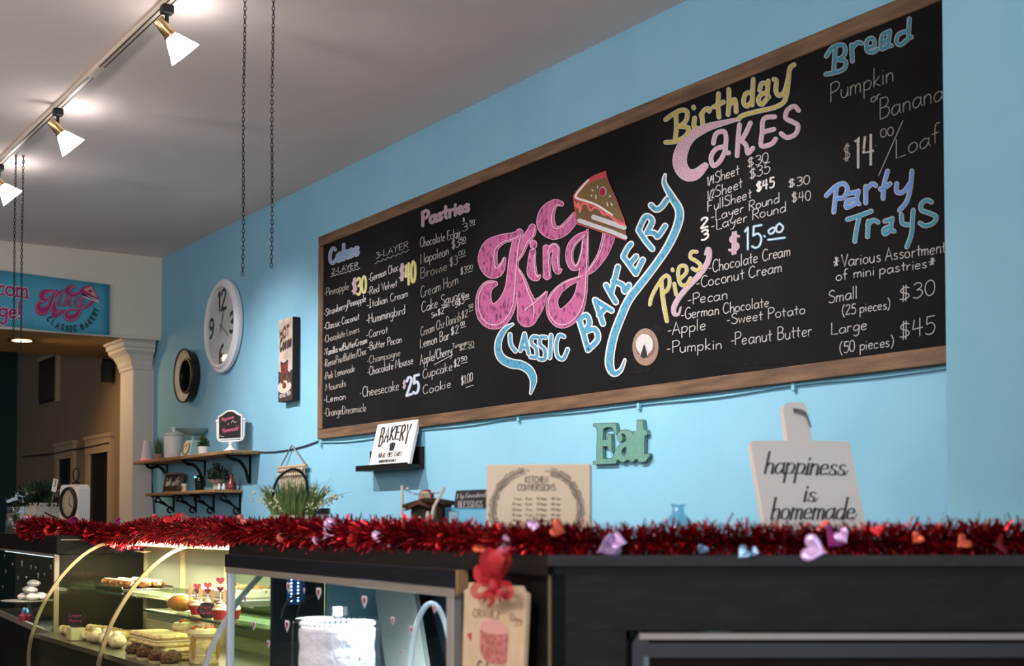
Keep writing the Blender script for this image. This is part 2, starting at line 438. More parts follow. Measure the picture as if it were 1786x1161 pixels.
class Dec:
    """flat print on a surface; fn maps (u, v, lift) to a point"""
    def __init__(self, fn):
        self.k = 0
        def f(u, v, l): return fn(u, v, l + (self.k % 50) * 5e-6)   # every stroke lies a hair above the one before it
        self.fn = f; self.mb = MB(); self.lift = 0.0006
    def strip(self, pts, w, lift=None, caps=False, taper=False):
        lift = self.lift if lift is None else lift
        m = len(pts); self.k += 1
        if m < 2: return self
        ws = w if isinstance(w, (list, tuple)) else [w]*m
        L = []; Rr = []
        for i in range(m):
            a = pts[max(0, i-1)]; b = pts[min(m-1, i+1)]
            dx, dy = b[0]-a[0], b[1]-a[1]; l = sqrt(dx*dx+dy*dy) or 1
            nx, ny = -dy/l, dx/l
            k = 1.0
            if 0 < i < m-1:
                d1 = (pts[i][0]-a[0], pts[i][1]-a[1]); l1 = sqrt(d1[0]**2+d1[1]**2) or 1
                c = abs((-d1[1]/l1)*nx + (d1[0]/l1)*ny); k = 1/max(c, 0.6)
            h = ws[i]/2*k
            L.append((pts[i][0]+nx*h, pts[i][1]+ny*h)); Rr.append((pts[i][0]-nx*h, pts[i][1]-ny*h))
        vs = [self.fn(u, v, lift) for u, v in L] + [self.fn(u, v, lift) for u, v in Rr]
        self.mb.add(vs, [(i, i+1, i+1+m, i+m) for i in range(m-1)])
        if caps:
            for i in range(m) if caps == 'all' else (0, m-1):
                self.disc(pts[i], ws[i]/2, ws[i]/2, lift)
        return self
    def disc(self, c, rx, ry, lift=None, n=12, r0=0.0, a0=0.0, a1=2*pi):
        lift = self.lift if lift is None else lift
        if rx <= 0: return self
        self.k += 1
        full = abs(a1-a0-2*pi) < 1e-6
        cnt = n if full else n+1
        out = [self.fn(c[0]+rx*cos(a0+(a1-a0)*k/n), c[1]+ry*sin(a0+(a1-a0)*k/n), lift) for k in range(cnt)]
        if r0 <= 0:
            self.mb.add(out, [tuple(range(cnt))])
        else:
            inn = [self.fn(c[0]+rx*r0*cos(a0+(a1-a0)*k/n), c[1]+ry*r0*sin(a0+(a1-a0)*k/n), lift) for k in range(cnt)]
            self.mb.add(out+inn, [(k, (k+1) % cnt, (k+1) % cnt+cnt, k+cnt) for k in range(n)])
        return self
    def poly(self, pts, lift=None):
        lift = self.lift if lift is None else lift
        self.k += 1
        tris = geometry.tessellate_polygon([[Vector((p[0], p[1], 0)) for p in pts]])
        self.mb.add([self.fn(p[0], p[1], lift) for p in pts], [tuple(t) for t in tris])
        return self
    def text(self, s, p0, p1, cap, w, slant=0.0, jit=0.15, updir=-1, caps=False, lift=None, spacing=0.35):
        for st in lay_text(s, p0, p1, cap, slant, jit, spacing, updir=updir): self.strip(st, w, lift, caps)
        return self
    def script(self, s, p0, p1, cap, w, slant=0.15, updir=-1, lift=None):
        """joined pen writing: thick down-strokes, thin up-strokes and links"""
        tot = 0; pos = []
        for ch in s: g = glyph(ch)[0]; pos.append((tot, g)); tot += g + .25
        ux, uy = (p1[0]-p0[0])/tot, (p1[1]-p0[1])/tot; sv = cap/10.0*updir
        def q(x, y): return (p0[0]+ux*(x+slant*y), p0[1]+uy*(x+slant*y)+sv*y)
        for (x0, g), ch in zip(pos, s):
            for st in glyph(ch)[1]:
                st = crom(st, 3) if len(st) == 2 else st
                if len(st) == 2: st = [st[0], ((st[0][0]*2+st[1][0])/3, (st[0][1]*2+st[1][1])/3), ((st[0][0]+st[1][0]*2)/3, (st[0][1]+st[1][1]*2)/3), st[1]]
                ws = []
                for i in range(len(st)):
                    a = st[max(0, i-1)]; b = st[min(len(st)-1, i+1)]; dx, dy = b[0]-a[0], b[1]-a[1]; l_ = sqrt(dx*dx+dy*dy) or 1
                    ws.append(w*(.35+.75*max(0, abs(dy)/l_)**1.5))
                self.strip([q(x0+a[0], a[1]) for a in st], ws, lift, caps='all')
            if ch != s[-1] or True:
                self.strip([q(*p) for p in crom([(x0+g-.9, .5), (x0+g-.1, .1), (x0+g+.5, 1.1), (x0+g+.9, 2.4)], 3)], w*.38, lift)
        return self
    def build(self, name, m, parent, world=True, **k): return self.mb.build(name, m, parent, world=world, **k)

# ================================================================== THE SETTING
CZ = EYE + 2.084                                   # ceiling height
XB = -10.55                                       # plane of the beam and pillar
SOF = EYE + 1.444                                  # underside of the beam
XR = 4.0; YL = -4.6; XEND = -15.16
struct('floor', MB().box((XEND-0.1, YL-2, -0.1), (XR+.2, YW+0.3, 0)), mat('floor_tile', '6d6259', 0.5, noise=(4, '7c7066', .4, .6)))
struct('ceiling', MB().box((XB, YL-.1, CZ), (XR+.2, YW+0.2, CZ+0.12)), CEIL)
struct('wall_right', MB().box((XEND, YW, 0), (-2.923+1.2, YW+0.15, CZ+1.2)), BLUE)
# pilaster of a nearer wall face hiding the right end of the menu board
pe = hit(1649, 500, (0, YW-0.35, 0), (0, 1, 0))
struct('wall_pilaster', MB().box((pe.x, YW-0.35, 0), (XR, YW+0.15, CZ)), BLUE2)
struct('wall_left', MB().box((XB, YL-.15, 0), (XR+.2, YL, CZ)), CREAM)
# front wall with the shop window
fw = MB()
fw.box((XR, YL-.15, 0), (XR+.15, YW+.15, .5)); fw.box((XR, YL-.15, 3.0), (XR+.15, YW+.15, CZ))
fw.box((XR, YL-.15, .5), (XR+.15, -3.6, 3.0)); fw.box((XR, 1.6, .5), (XR+.15, YW+.15, 3.0))
struct('wall_front', fw, CREAM)
wf = MB()
for y in (-3.6, -1.0, 1.54): wf.box((XR+.04, y, .5), (XR+.1, y+.06, 3.0))
for z in (.5, 2.94): wf.box((XR+.04, -3.6, z), (XR+.1, 1.6, z+.06))
struct('window_1', wf, ALU)
# beam across the room and the low soffit behind it
struct('wall_back', MB().box((XB-1.45, YL-2, SOF), (XB, YW, CZ+.12)), CREAM)
struct('trim_1', MB().box((XB-0.01, YL, SOF-0.012), (XB+0.006, YW-0.004, SOF+0.012)), WARMWHITE)
SOFM = mat('soffit_paint', 'a58a63', 0.8, spec=.2)
struct('ceiling_soffit', MB().box((XB-1.44, YL-2, SOF-0.004), (XB-0.012, YW-.002, SOF+.0)), SOFM)
# dim further room
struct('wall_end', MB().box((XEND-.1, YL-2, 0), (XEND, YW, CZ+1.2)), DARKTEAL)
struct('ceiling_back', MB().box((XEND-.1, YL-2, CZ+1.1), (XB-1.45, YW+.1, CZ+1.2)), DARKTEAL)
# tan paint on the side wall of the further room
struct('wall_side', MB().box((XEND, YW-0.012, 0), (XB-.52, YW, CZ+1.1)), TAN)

# pillar: stands a little behind the beam's face
p0 = hit(232, 700, (XB-.17, 0, 0), (1, 0, 0)); p1 = hit(268.5, 700, (XB-.17, 0, 0), (1, 0, 0))
pm = MB().box((XB-.17-.33, p0.y, 0), (XB-.17, p1.y, SOF-.004))
pil = struct('wall_pillar', pm, WARMWHITE)
cap = MB()
ph = 0.0
prof = [(0.0, -.235), (.012, -.225), (.012, -.205), (.02, -.195), (.03, -.16), (.055, -.12), (.085, -.095), (.092, -.09), (.092, -.07), (.108, -.06), (.108, -.03), (.125, -.02), (.125, -.004)]
for (o1, h1), (o2, h2) in zip(prof[:-1], prof[1:]):
    def ring(o): return [(XB-.17-.33-o*.4, p0.y-o), (XB-.17+o*.9, p0.y-o), (XB-.17+o*.9, min(p1.y+o*.5, YW-.02)), (XB-.17-.33-o*.4, min(p1.y+o*.5, YW-.02))]
    a = [(x, y, SOF+h1) for x, y in ring(o1)]; b = [(x, y, SOF+h2) for x, y in ring(o2)]
    cap.add(a+b, [(i, (i+1) % 4, (i+1) % 4+4, i+4) for i in range(4)])
struct('trim_2', cap, WARMWHITE)

# doors of the further room, on the tan wall
def dpt(px, py): return hit(px, py, (0, YW-.012, 0), (0, 1, 0))
def door(n, pxl, pxr, pyt):
    a = dpt(pxl, pyt); b = dpt(pxr, pyt)
    x0, x1 = min(a.x, b.x), max(a.x, b.x); zt = (a.z+b.z)/2
    r = bpy.data.objects.new('door_%d' % n, None); COL.objects.link(r); r['kind'] = 'structure'
    w = .10
    fr = MB().box((x0-w, YW-.04, 0), (x0, YW-.012, zt)).box((x1, YW-.04, 0), (x1+w, YW-.012, zt)).box((x0-w, YW-.045, zt), (x1+w, YW-.012, zt+.13))
    fr.box((x0-w-.02, YW-.055, zt+.13), (x1+w+.02, YW-.012, zt+.16))
    fr.build('door_casing', mat('tan_casing', 'b09a7c', .6), r)
    MB().box((x0, YW-.02, 0), (x1, YW-.012, zt)).build('door_leaf', mat('dark_door', '15100e', .5), r)
    pn = MB()
    for zz in (.2, 1.1): pn.box((x0+.12, YW-.026, zz), (x1-.12, YW-.02, zz+.75))
    pn.build('door_panel', mat('dark_door_panel', '1c1512', .5), r)
    return r
door(1, 105, 128, 800); door(2, 160, 193, 790)
# vent grille high on the tan wall
a = dpt(72, 632); b = dpt(103, 621); c = dpt(72, 705)
vg = root('wall_vent', 'dark slatted return air vent high on the dim tan wall', 'vent', (b.x, YW-.012, c.z))
MB().box((a.x-.0, YW-.03, c.z), (b.x, YW-.012, a.z)).build('vent_backing', mat('vent_dark', '2a1b16', .7), vg, world=True)
x = a.x+.03
while x < b.x-.03:
    MB().box((x, YW-.045, c.z+.02), (x+.022, YW-.03, a.z-.02)).build('slat', mat('vent_slat', '38261e', .7), vg, world=True); x += .075
MB().box((b.x, YW-.05, c.z-.02), (b.x+.05, YW-.012, a.z+.02)).box((a.x-.04, YW-.05, a.z), (b.x+.05, YW-.012, a.z+.04)).build('vent_frame', mat('tan_casing', 'b09a7c', .6), vg, world=True)
# loudspeaker beside the pillar
sp = dpt(199, 648)
spr = root('wall_speaker', 'black loudspeaker on the tan wall, half hidden by the pillar', 'speaker', sp)
MB().prism([(-.03, -.09), (.06, -.09), (.07, .08), (.0, .11), (-.05, .03)], -.10, -.03).build('speaker_cabinet', BLACK, spr)
MB().box((-.015, -.03, -.02), (.015, .0, .02)).build('bracket', BLACKIRON, spr)
# lights of the further room (real recessed lamp, lit)
rl = hit(38, 594, (0, 0, SOF-.01), (0, 0, 1))
rr = root('recessed_light', 'glowing round recessed lamp in the brown soffit under the banner', 'ceiling light', rl)
MB().lathe([(0.075, 0), (.11, 0), (.11, .006), (.075, .006), (.075, 0)], 32).build('trim_ring', BRASS, rr)
MB().lathe([(.0, -.002), (.075, -.002), (.07, .003), (0, .003)], 32).build('lens', mat('warm_lens', 'ffd9a0', .5, emit='ffc98a', es=9), rr)
def spot(name, loc, target, power, angle, color, radius=0.03, blend=.6):
    l = bpy.data.lights.new(name, 'SPOT'); l.energy = power; l.spot_size = radians(angle); l.spot_blend = blend
    l.color = color; l.shadow_soft_size = radius
    o = bpy.data.objects.new(name, l); COL.objects.link(o); o.location = loc
    o.rotation_euler = (Vector(target) - Vector(loc)).to_track_quat('-Z', 'Y').to_euler()
    return o
spot('recessed_lamp_beam', rl + Vector((0, 0, -.03)), rl + Vector((.3, .9, -1.4)), 22, 150, (1, .66, .32), .07)
spot('pillar_warm_fill', (XB-1.0, 2.2, SOF-.05), (XB-.6, 3.3, .9), 24, 120, (1, .6, .24), .07)  # added spot without a lamp of its own, warms the pillar side

# ================================================================== TRACK LIGHTING
LP_ = [hit(x_, y_, (0, 0, CZ-.035), (0, 0, 1)) for x_, y_ in ((287, 14), (101, 194), (2, 291))]
TY = sum(p.y for p in LP_)/3
SC = .66
tr = root('lighting_track', 'long white lighting track on the ceiling carrying glowing cone spotlights', 'track', (-6, TY, CZ))
MB().box((-12+7.3, -.018, -.022), (5.6, .018, -.0), .003).build('rail', mat('track_white', 'cfc5b8', .4), tr)
MB().box((-12+7.3, .008, -.0235), (5.6, .014, -.02)).box((-12+7.3, -.014, -.0235), (5.6, -.008, -.02)).build('conductor_slot', mat('slot_dark', '3c2b22', .5), tr)
MB().box((-.36, -.02, -.026), (-.2, .02, -.0), .003).build('joiner', mat('track_white', 'cfc5b8', .4), tr)
SHADE = mat('glowing_glass_shade', 'ffffff', .4, emit='fff8f4', es=20)
LB = ['nearest the camera, outside the picture', 'second nearest the camera, outside the picture',
      'brass spotlight with glowing cone shade, top and largest on the track',
      'brass spotlight with glowing cone shade, middle one on the track',
      'brass spotlight with glowing cone shade cut by the left picture edge']
def lamp(x, label):
    r = root('track_spotlight', label, 'spotlight', (x, TY, CZ-.022), 0, 'cone spotlights on the ceiling track')
    MB().box((-.019, -.024, -.036), (.019, .024, -.0), .004).build('adapter', BLACK, r)
    MB().lathe([(.008, -.036), (.008, -.098), (.012, -.098), (.012, -.114), (.0, -.114)], 12).build('stem', BLACK, r)
    ax = Vector((.02, .68, -.73)).normalized()
    q = ax.to_track_quat('Z', 'Y').to_matrix().to_4x4()
    piv = Vector((0, .008, -.112))
    M = Matrix.Translation(piv) @ q @ Matrix.Scale(SC, 4)
    MB(M).lathe([(.0, -.1), (.033, -.1), (.036, -.095), (.036, .0), (.042, .004), (.042, .018), (.03, .02)], 28).build('brass_socket', BRASS, r, smooth=True)
    MB(M).lathe([(.031, .016), (.046, .035), (.104, .155), (.100, .155), (.042, .036), (.0, .03)], 36).build('glass_shade', SHADE, r, smooth=True)
    MB(M).blob((0, 0, .085), (.032, .032, .045), 16, 10).build('bulb', mat('bulb_glow', 'ffffff', .4, emit='fff4e8', es=30), r, smooth=True)
    o = Vector((x, TY, CZ-.022)) + piv
    spot('spotlight_beam', o + ax*.115, o + ax*3, SPOT_POWER, 84, (1, .955, .93), .035, 1.0)
    return r
for p, lb_ in zip(LP_, LB[2:]): lamp(p.x, lb_)
lamp(-4.0, 'brass spotlight with glowing cone shade just above the picture edge')

# ================================================================== HANGING CHAINS
CHM = mat('chain_metal', '241d24', .4, .8)
def chain(px, ytop_px, ybot_px, Z, pitch, label, ztop=None):
    top = P(px, 500, Z); x, y = top.x, top.y
    zb = P(px, ybot_px, Z).z; zt = CZ if ztop is None else ztop
    r = root('hanging_chain', label, 'chain', (x, y, zb), 0, 'bare chains hanging from the ceiling')
    mb = MB(); z = 0; k = 0; H = zt - zb
    a = pitch*.62; b = pitch*.30; rad = pitch*.11
    while z < H - pitch*.5:
        pts = []
        for i in range(10):
            t = 2*pi*i/10
            u, v = b*cos(t), a*sin(t)
            pts.append((u, 0, z+a+v) if k % 2 == 0 else (0, u, z+a+v))
        mb.M = Matrix.Rotation(.25*sin(k*.21)+.9, 4, 'Z') @ Matrix.Translation((.0015*sin(k*.13), 0, 0))
        mb.tube(pts, rad, 5, closed=True)
        z += pitch; k += 1
    mb.build('chain_links', CHM, r, kind='stuff')
    MB().tube([(0, 0, H), (0, 0, H-.02), (.012, 0, H-.03), (.012, 0, H-.045), (0, 0, H-.052), (-.01, 0, H-.045)], .002, 6).build('ceiling_hook', BLACKIRON, r)
    return r
chain(423, 0, 482, 4.6, .0145, 'long dark chain hanging before the ceiling, left of the central pair')
chain(473, 0, 467, 4.6, .0145, 'long dark chain hanging before the ceiling, right of the central pair')
chain(24.5, 272, 597, 7.75, .018, 'thin chain hanging in front of the blue banner, leftmost of the pair')
chain(37.5, 258, 628, 7.75, .018, 'thin chain hanging in front of the blue banner, over the recessed lamp')

# ================================================================== BANNER ON THE BEAM
def bw(px, py, lift=0.0): return hit(px, py, (XB+.022+lift, 0, 0), (1, 0, 0))
bn = root('shop_banner', 'blue printed banner with magenta lettering hung on the cream beam', 'banner', bw(100, 530))
tl = bw(-260, 437); tr_ = bw(191, 496.5); br = bw(190.5, 584); bl = bw(-260, 548)
nb = 24; vs = []
for k in range(nb+1):
    t = k/nb
    for j in range(5):
        s = j/4
        p = (tl*(1-t)+tr_*t)*(1-s) + (bl*(1-t)+br*t)*s
        sag = -.012*sin(pi*t*3)*s*.5
        vs.append((p.x + .004*sin(t*17+s*2)*s, p.y, p.z + sag))
fs = [(k*5+j, (k+1)*5+j, (k+1)*5+j+1, k*5+j+1) for k in range(nb) for j in range(4)]
BANM = mat('banner_vinyl', '4fa5c0', .45, noise=(6, '4a9fba', .4, .6))
m_ = MB().add(vs, fs); 
o = m_.build('banner_sheet', BANM, bn, smooth=True, world=True)
sm = o.modifiers.new('t', 'SOLIDIFY'); sm.thickness = .002; sm.offset = -1
MAG = mat('banner_magenta', 'a3186b', .5); PINKE = mat('banner_pink_edge', 'c77a95', .5); DKP = mat('banner_dark_outline', '2d3038', .5)
BINK = mat('banner_black', '14262e', .5); BWHITE = mat('banner_white', 'd9d5d6', .5)
# ------- the logo strokes, shared by banner and menu board; coordinates (x, y, width) of one drawing
KING = [
 [(232,352,26),(205,366,34),(150,380,44),(100,415,72),(84,475,88),(102,528,72),(136,532,46),(158,500,24),(166,468,8)],
 [(238,345,30),(222,400,38),(212,460,44),(205,530,46),(196,620,56),(172,700,90),(125,750,118),(85,740,100),(66,690,78),(68,640,62),(88,604,46),(125,592,18)],
 [(300,322,30),(292,350,42),(262,390,40),(240,440,38),(218,480,26)],
 [(224,520,16),(240,570,46),(258,640,66),(276,710,92),(274,760,92)],
 [(280,745,90),(318,705,66),(346,670,34),(370,630,6)],
 [(302,440,26),(297,490,34),(300,545,44),(322,566,22),(338,552,6)],
 [(366,420,26),(369,490,30),(371,566,34)],
 [(375,445,14),(396,415,24),(414,425,30),(411,490,32),(422,532,26),(440,524,6)],
 [(558,350,16),(520,372,28),(488,410,32),(478,465,32),(494,512,28),(522,508,20),(542,450,18),(552,380,18)],
 [(566,335,6),(556,400,26),(552,480,32),(544,560,42),(532,650,56),(500,720,84),(445,762,88),(405,735,66),(396,680,50),(424,628,36),(470,592,28),(520,570,18),(550,556,14)],
 [(552,552,6),(590,520,28),(636,455,42),(664,380,56),(670,345,56)],
 [(440,208,20),(408,205,32),(372,250,70),(366,308,84),(400,346,64),(445,338,50),(480,305,46),(512,262,36)],
]
KDOT = (305, 404, 15, 19)
def draw_logo(parent, T, s, mats, fn_lift, names, w_out, w_in):
    """mats = (outline, edge, fill, shine)"""
    for li, (m, grow, nm) in enumerate(zip(mats, w_out, names)):
        d = Dec(fn_lift); lf = .0005 + .0005*li
        for st in KING:
            pts = crom(st, 5)
            q = [T(p[0], p[1]) for p in pts]
            for i in range(len(q)-1):
                d.strip([q[i], q[i+1]], [max(.4, (pts[i][2]+grow)*s), max(.4, (pts[i+1][2]+grow)*s)], lf)
                if pts[i][2]+grow > 3: d.disc(q[i], (pts[i][2]+grow)*s/2, (pts[i][2]+grow)*s/2, lf, 14)
        c = T(KDOT[0], KDOT[1]); d.disc(c, (KDOT[2]*2+grow)*s/2, (KDOT[3]*2+grow)*s/2, lf, 18)
        d.build(nm, m, parent)
def shine(parent, T, s, m, fn, lift, off=.30, w=3.0, name='logo_highlight'):
    d = Dec(fn)
    for st in KING:
        pts = crom(st, 5); q = []
        for i in range(1, len(pts)-1):
            a, b = pts[i-1], pts[i+1]; dx, dy = b[0]-a[0], b[1]-a[1]; l = sqrt(dx*dx+dy*dy) or 1
            o_ = pts[i][2]*off
            q.append(T(pts[i][0]+dy/l*o_, pts[i][1]-dx/l*o_))
        if len(q) > 1: d.strip(q, w*s, lift)
    d.build(name, m, parent)
def Tban(x, y): return ((1.706*x-.2388*y+127.5)/11.61+60, (.4009*x+1.132*y-286.4)/11.61+490)
sb = 1.42/11.61
fnb = lambda u, v, l: bw(u, v, .006+l*2)
draw_logo(bn, Tban, sb, (DKP, PINKE, MAG), fnb, ('logo_outline', 'logo_edge', 'logo_fill'), (16, 4, -9), None)
shine(bn, Tban, sb, mat('banner_shine', 'd59bb0', .5), fnb, .0022, .30, 5)
bc = lambda x, y: (x/11.61+60, y/11.61+490)
d = Dec(fnb); d.poly([bc(930,165), bc(1000,120), bc(1150,75), bc(1180,120), bc(1300,350), bc(1290,380), bc(950,230)], .0024); d.build('cake_icing', MAG, bn)
d = Dec(fnb); d.poly([bc(990,165), bc(1150,105), bc(1280,345), bc(1130,260)], .003); d.build('cake_top', mat('banner_tan', 'c79a86', .5), bn)
d = Dec(fnb); d.poly([bc(945,235), bc(1290,380), bc(1300,400), bc(970,295)], .0032); d.build('cake_body', mat('banner_brown', '3a1c24', .5), bn)
d = Dec(fnb); d.poly([bc(980,295), bc(1310,425), bc(1310,445), bc(990,320)], .0036); d.poly([bc(1065,290), bc(1305,385), bc(1305,410), bc(1075,305)], .0036); d.build('cake_layers', BWHITE, bn)
d = Dec(fnb); d.disc(bc(1130,200), 45/11.61, 32/11.61, .0036, 16); d.build('cherry', MAG, bn)
d = Dec(fnb)
for ch, x, y, ang in [('C',300,765,38),('L',385,830,32),('A',470,900,25),('S',570,930,14),('S',665,955,5),('I',740,965,0),('C',825,955,-6),
                      ('B',965,925,-22),('A',1050,875,-32),('K',1120,815,-38),('E',1180,745,-46),('R',1225,665,-55),('Y',1255,590,-68)]:
    a = radians(ang); cap_ = 110
    w_, st = glyph(ch)
    for s_ in st:
        q = []
        for gx, gy in s_:
            lx = (gx-w_/2)*cap_/10*.95; ly = -(gy-5)*cap_/10
            q.append(bc(x+lx*cos(a)-ly*sin(a), y+lx*sin(a)+ly*cos(a)))
        d.strip(q, 2.0, .001, caps=True)
d.build('lettering_black', BINK, bn)
for mm, ww, lf, nm in ((BWHITE, 6.0, .0006, 'lettering_white_edge'), (MAG, 3.9, .0014, 'lettering_magenta')):
    d = Dec(fnb)
    d.text('from', (-18, 510.5), (50, 519), 30, ww, jit=0, caps=True, lift=lf)
    d.text('ge!', (-2, 551.5), (37, 556), 29, ww, jit=0, caps=True, lift=lf)
    for sx_, sy_ in ((3.5, 513), (29, 516.5), (37, 517.4), (46, 518.8)):
        d.strip([(sx_-4, sy_-.5), (sx_+4, sy_+.5)], ww*.8, lf)
    d.build(nm, mm, bn)

# ================================================================== MENU BOARD
BOARD_OFF = .028
btl = wall(555, 420, .03)
bx0 = btl.x; zt = (wall(555,420,.03).z + wall(1400,70,.03).z)/2 + .016; zb = (wall(555,766,.03).z + wall(1640,635,.03).z)/2
bx1 = -2.945 if pe.x > -2.95 else pe.x-.02
bx1 = pe.x - .004
mbd = root('menu_chalkboard', 'huge wood-framed black chalkboard menu covered in coloured chalk writing', 'chalkboard', (bx0, YW, zb))
BOARDM = mat('chalkboard_black', '131214', .85, noise=(2.2, '1a191b', .42, .75, (1, 1, 1)), bump=(300, .03), spec=.08)
MB().box((bx0+.05, YW-.02, zb+.045), (bx1, YW-.002, zt-.045)).build('board_panel', BOARDM, mbd, world=True)
fw_ = .06
def plank(lo, hi, axis, nm='frame_rail'):
    o = MB().box(lo, hi, .003).build(nm, FRAMEWOOD if axis == 'x' else mat('brown_frame_wood_upright', '4a3626', .6, noise=(7, '72573f', .35, .68, (6, 6, .6)), bump=(60, .15)), mbd, world=True)
    return o
plank((bx0, YW-.03, zt-.062), (bx1, YW-.002, zt), 'x')
plank((bx0, YW-.03, zb), (bx1, YW-.002, zb+.058), 'x')
plank((bx0, YW-.0305, zb+.0585), (bx0+.06, YW-.002, zt-.0655), 'z', 'frame_stile')
def bd(u, v, l): return wall(u, v, .0205+l*2)
CW = chalk('white', 'cdc8c6', cover=.42, scale=420)
CG = chalk('grey', 'b0a9a2', cover=.44, scale=420)
CBOLD = chalk('bold_white', 'e6e1de', cover=.38, scale=300)
CPINK = chalk('light_pink', 'cdaab8', '8a6f7b', cover=.45); CHOT = chalk('hot_pink', 'b8628f', '6e3557', cover=.46, scale=55)
CEDGE = chalk('pale_pink_edge', 'd7a3bd', cover=.40, scale=300)
CYEL = chalk('yellow', 'c9bd66', '8a8145', cover=.45); CSKY = chalk('sky_blue', '5a9fc0', '3b6c86', cover=.44, scale=80); CPER = chalk('periwinkle', '6f97d8', cover=.41)
CTEAL = chalk('teal', '4c97ad', cover=.42); CBL = chalk('pale_blue', '8fb2dd', cover=.42); CCREAM = chalk('pale_yellow', 'e0dba6', cover=.42)
CPALE = chalk('pale_grey_outline', 'c3c0c6', cover=.37, scale=300)
def line(items, m=None, w=1.45, name='chalk_line', hs_=.88):
    """items = [(text, p0, p1, cap)]"""
    d = Dec(bd)
    for t in items:
        if t[0] == '_': d.strip([t[1], t[2]], w, .0006)
        elif t[0] == '~':
            (x0, y0), (x1, y1), amp, n = t[1:5]
            pts = [(x0+(x1-x0)*k/(n*6), y0+(y1-y0)*k/(n*6)+amp*sin(k*pi/3)) for k in range(n*6+1)]
            d.strip(pts, w*.9, .0006)
        else: d.text(t[0], t[1], t[2], t[3]*hs_, w, jit=.28)
    return d.build(name, m or CW, mbd)
T_ = lambda *a: a
L1 = [
 [T_('2-LAYER',(578.4,478),(624.5,466),10.5),('~',(576,482),(628,468),1.2,8)],
 [T_('3-LAYER',(655,451.5),(712,431),12),('~',(653,459),(714,436),1.6,7)],
 [T_('-Pineapple',(565,517),(609,504),16)], [T_('-StrawberryPineapple',(564.8,552),(638.7,525),14.5)],
 [T_('-Classic Coconut',(564.8,576),(626.8,557),14)], [T_('-Chocolate Lovers',(564.8,598),(627,579),14)],
 [T_('-Vanilla w/ButterCream',(564.8,621),(640.4,598),14)], [T_('-ReesePnutButter/Choc',(564.8,641),(639.6,617),15)],
 [T_('-Pink Lemonade',(564.8,663),(618.8,647),14.5)], [T_('Mounds',(568,682),(603.5,673),14)],
 [T_('-Lemon',(564.8,702.5),(603.5,695.5),14)], [T_('-OrangeDreamsicle',(564.8,726),(639,717),16.5)],
 [T_('-German Choc',(642.4,492),(695.6,471),16)], [T_('-Red Velvet',(640.4,515),(693.6,499),15.5)],
 [T_('-Italian Cream',(639.6,538),(712,517),16)], [T_('-Hummingbird',(638.7,565),(707,547),19)],
 [T_('-Carrot',(638.7,590),(676.6,580),15)], [T_('-Butter Pecan',(641,611),(700.7,597),16)],
 [T_('-Champagne',(639.6,635),(698.5,620),15)], [T_('-Chocolate Mousse',(640.4,655.5),(720.6,634),17)],
 [T_('-Cheesecake',(627.4,693.5),(696.5,680),20)],
 [T_('Chocolate Eclair',(732.8,431.5),(804,412.5),19),T_('$',(807,387),(811,386),8),T_('3',(806,404),(817,401),15),T_('50',(819,391),(828,388.5),7),('_',(819,394),(829,391))],
 [T_('Napoleon',(733.4,460.5),(783,444),20),T_('$3',(787,435),(802,430),19),T_('50',(802,423),(812.4,420),9),('_',(803,426),(813,423))],
 [T_('Browie',(733.4,485.5),(780.5,471),20),T_('$3',(784,465),(798,460.5),18),T_('00',(799,446.5),(811.4,442),9),('_',(800,450),(813,445))],
 [T_('Cream Horn',(733.4,520),(800,494.5),22),T_('$3',(803.3,480),(813.4,476),15),T_('00',(814,471),(824.8,468),8),('_',(815,475),(825,472))],
 [T_('Cake Square',(735,545.5),(810.7,518.5),21)],
 [T_('Sm',(752,554.5),(762,551),10),T_('$2',(763,550.5),(774.5,546),13),T_('00',(774.4,537),(781,535),6),T_('Lg',(789,533.5),(798,530),13),T_('$3',(798,534),(810,528.5),14),T_('00',(810.7,520),(818,517),6),('_',(811,523),(819,520))],
 [T_('Cream Chz Danish',(733.4,587),(804,559),19),T_('$2.',(804.7,557),(818,551),15),T_('50',(817.4,539),(825,536),8),('_',(818,543),(826,540))],
 [T_('Lemon Bar',(732.8,607.5),(783.8,591),19),T_('$2',(786.5,585),(800,580),16),T_('00',(803,569),(810.7,566),8),('_',(803,572),(812,569))],
 [T_('Apple/Cherry',(732.8,636),(789,617),20),('_',(757,636),(790,618))],
 [T_('Turnover',(789,608),(815.8,600),10),T_('$2.50',(800.6,612),(826.9,603),11),('_',(818,608),(828,605))],
 [T_('Cupcake',(736.8,660.5),(789,645),19),T_('$2',(791,641),(802.5,637),16),T_('50',(804,630),(814.8,627),8),('_',(804,634),(815,631))],
 [T_('Cookie',(737.5,688),(787,675),18),T_('$1.00',(804,672),(824.8,664),18),('_',(812,676),(826,671))],
]
for it in L1: line(it, CG if random.random() < .4 else CW, 1.05)
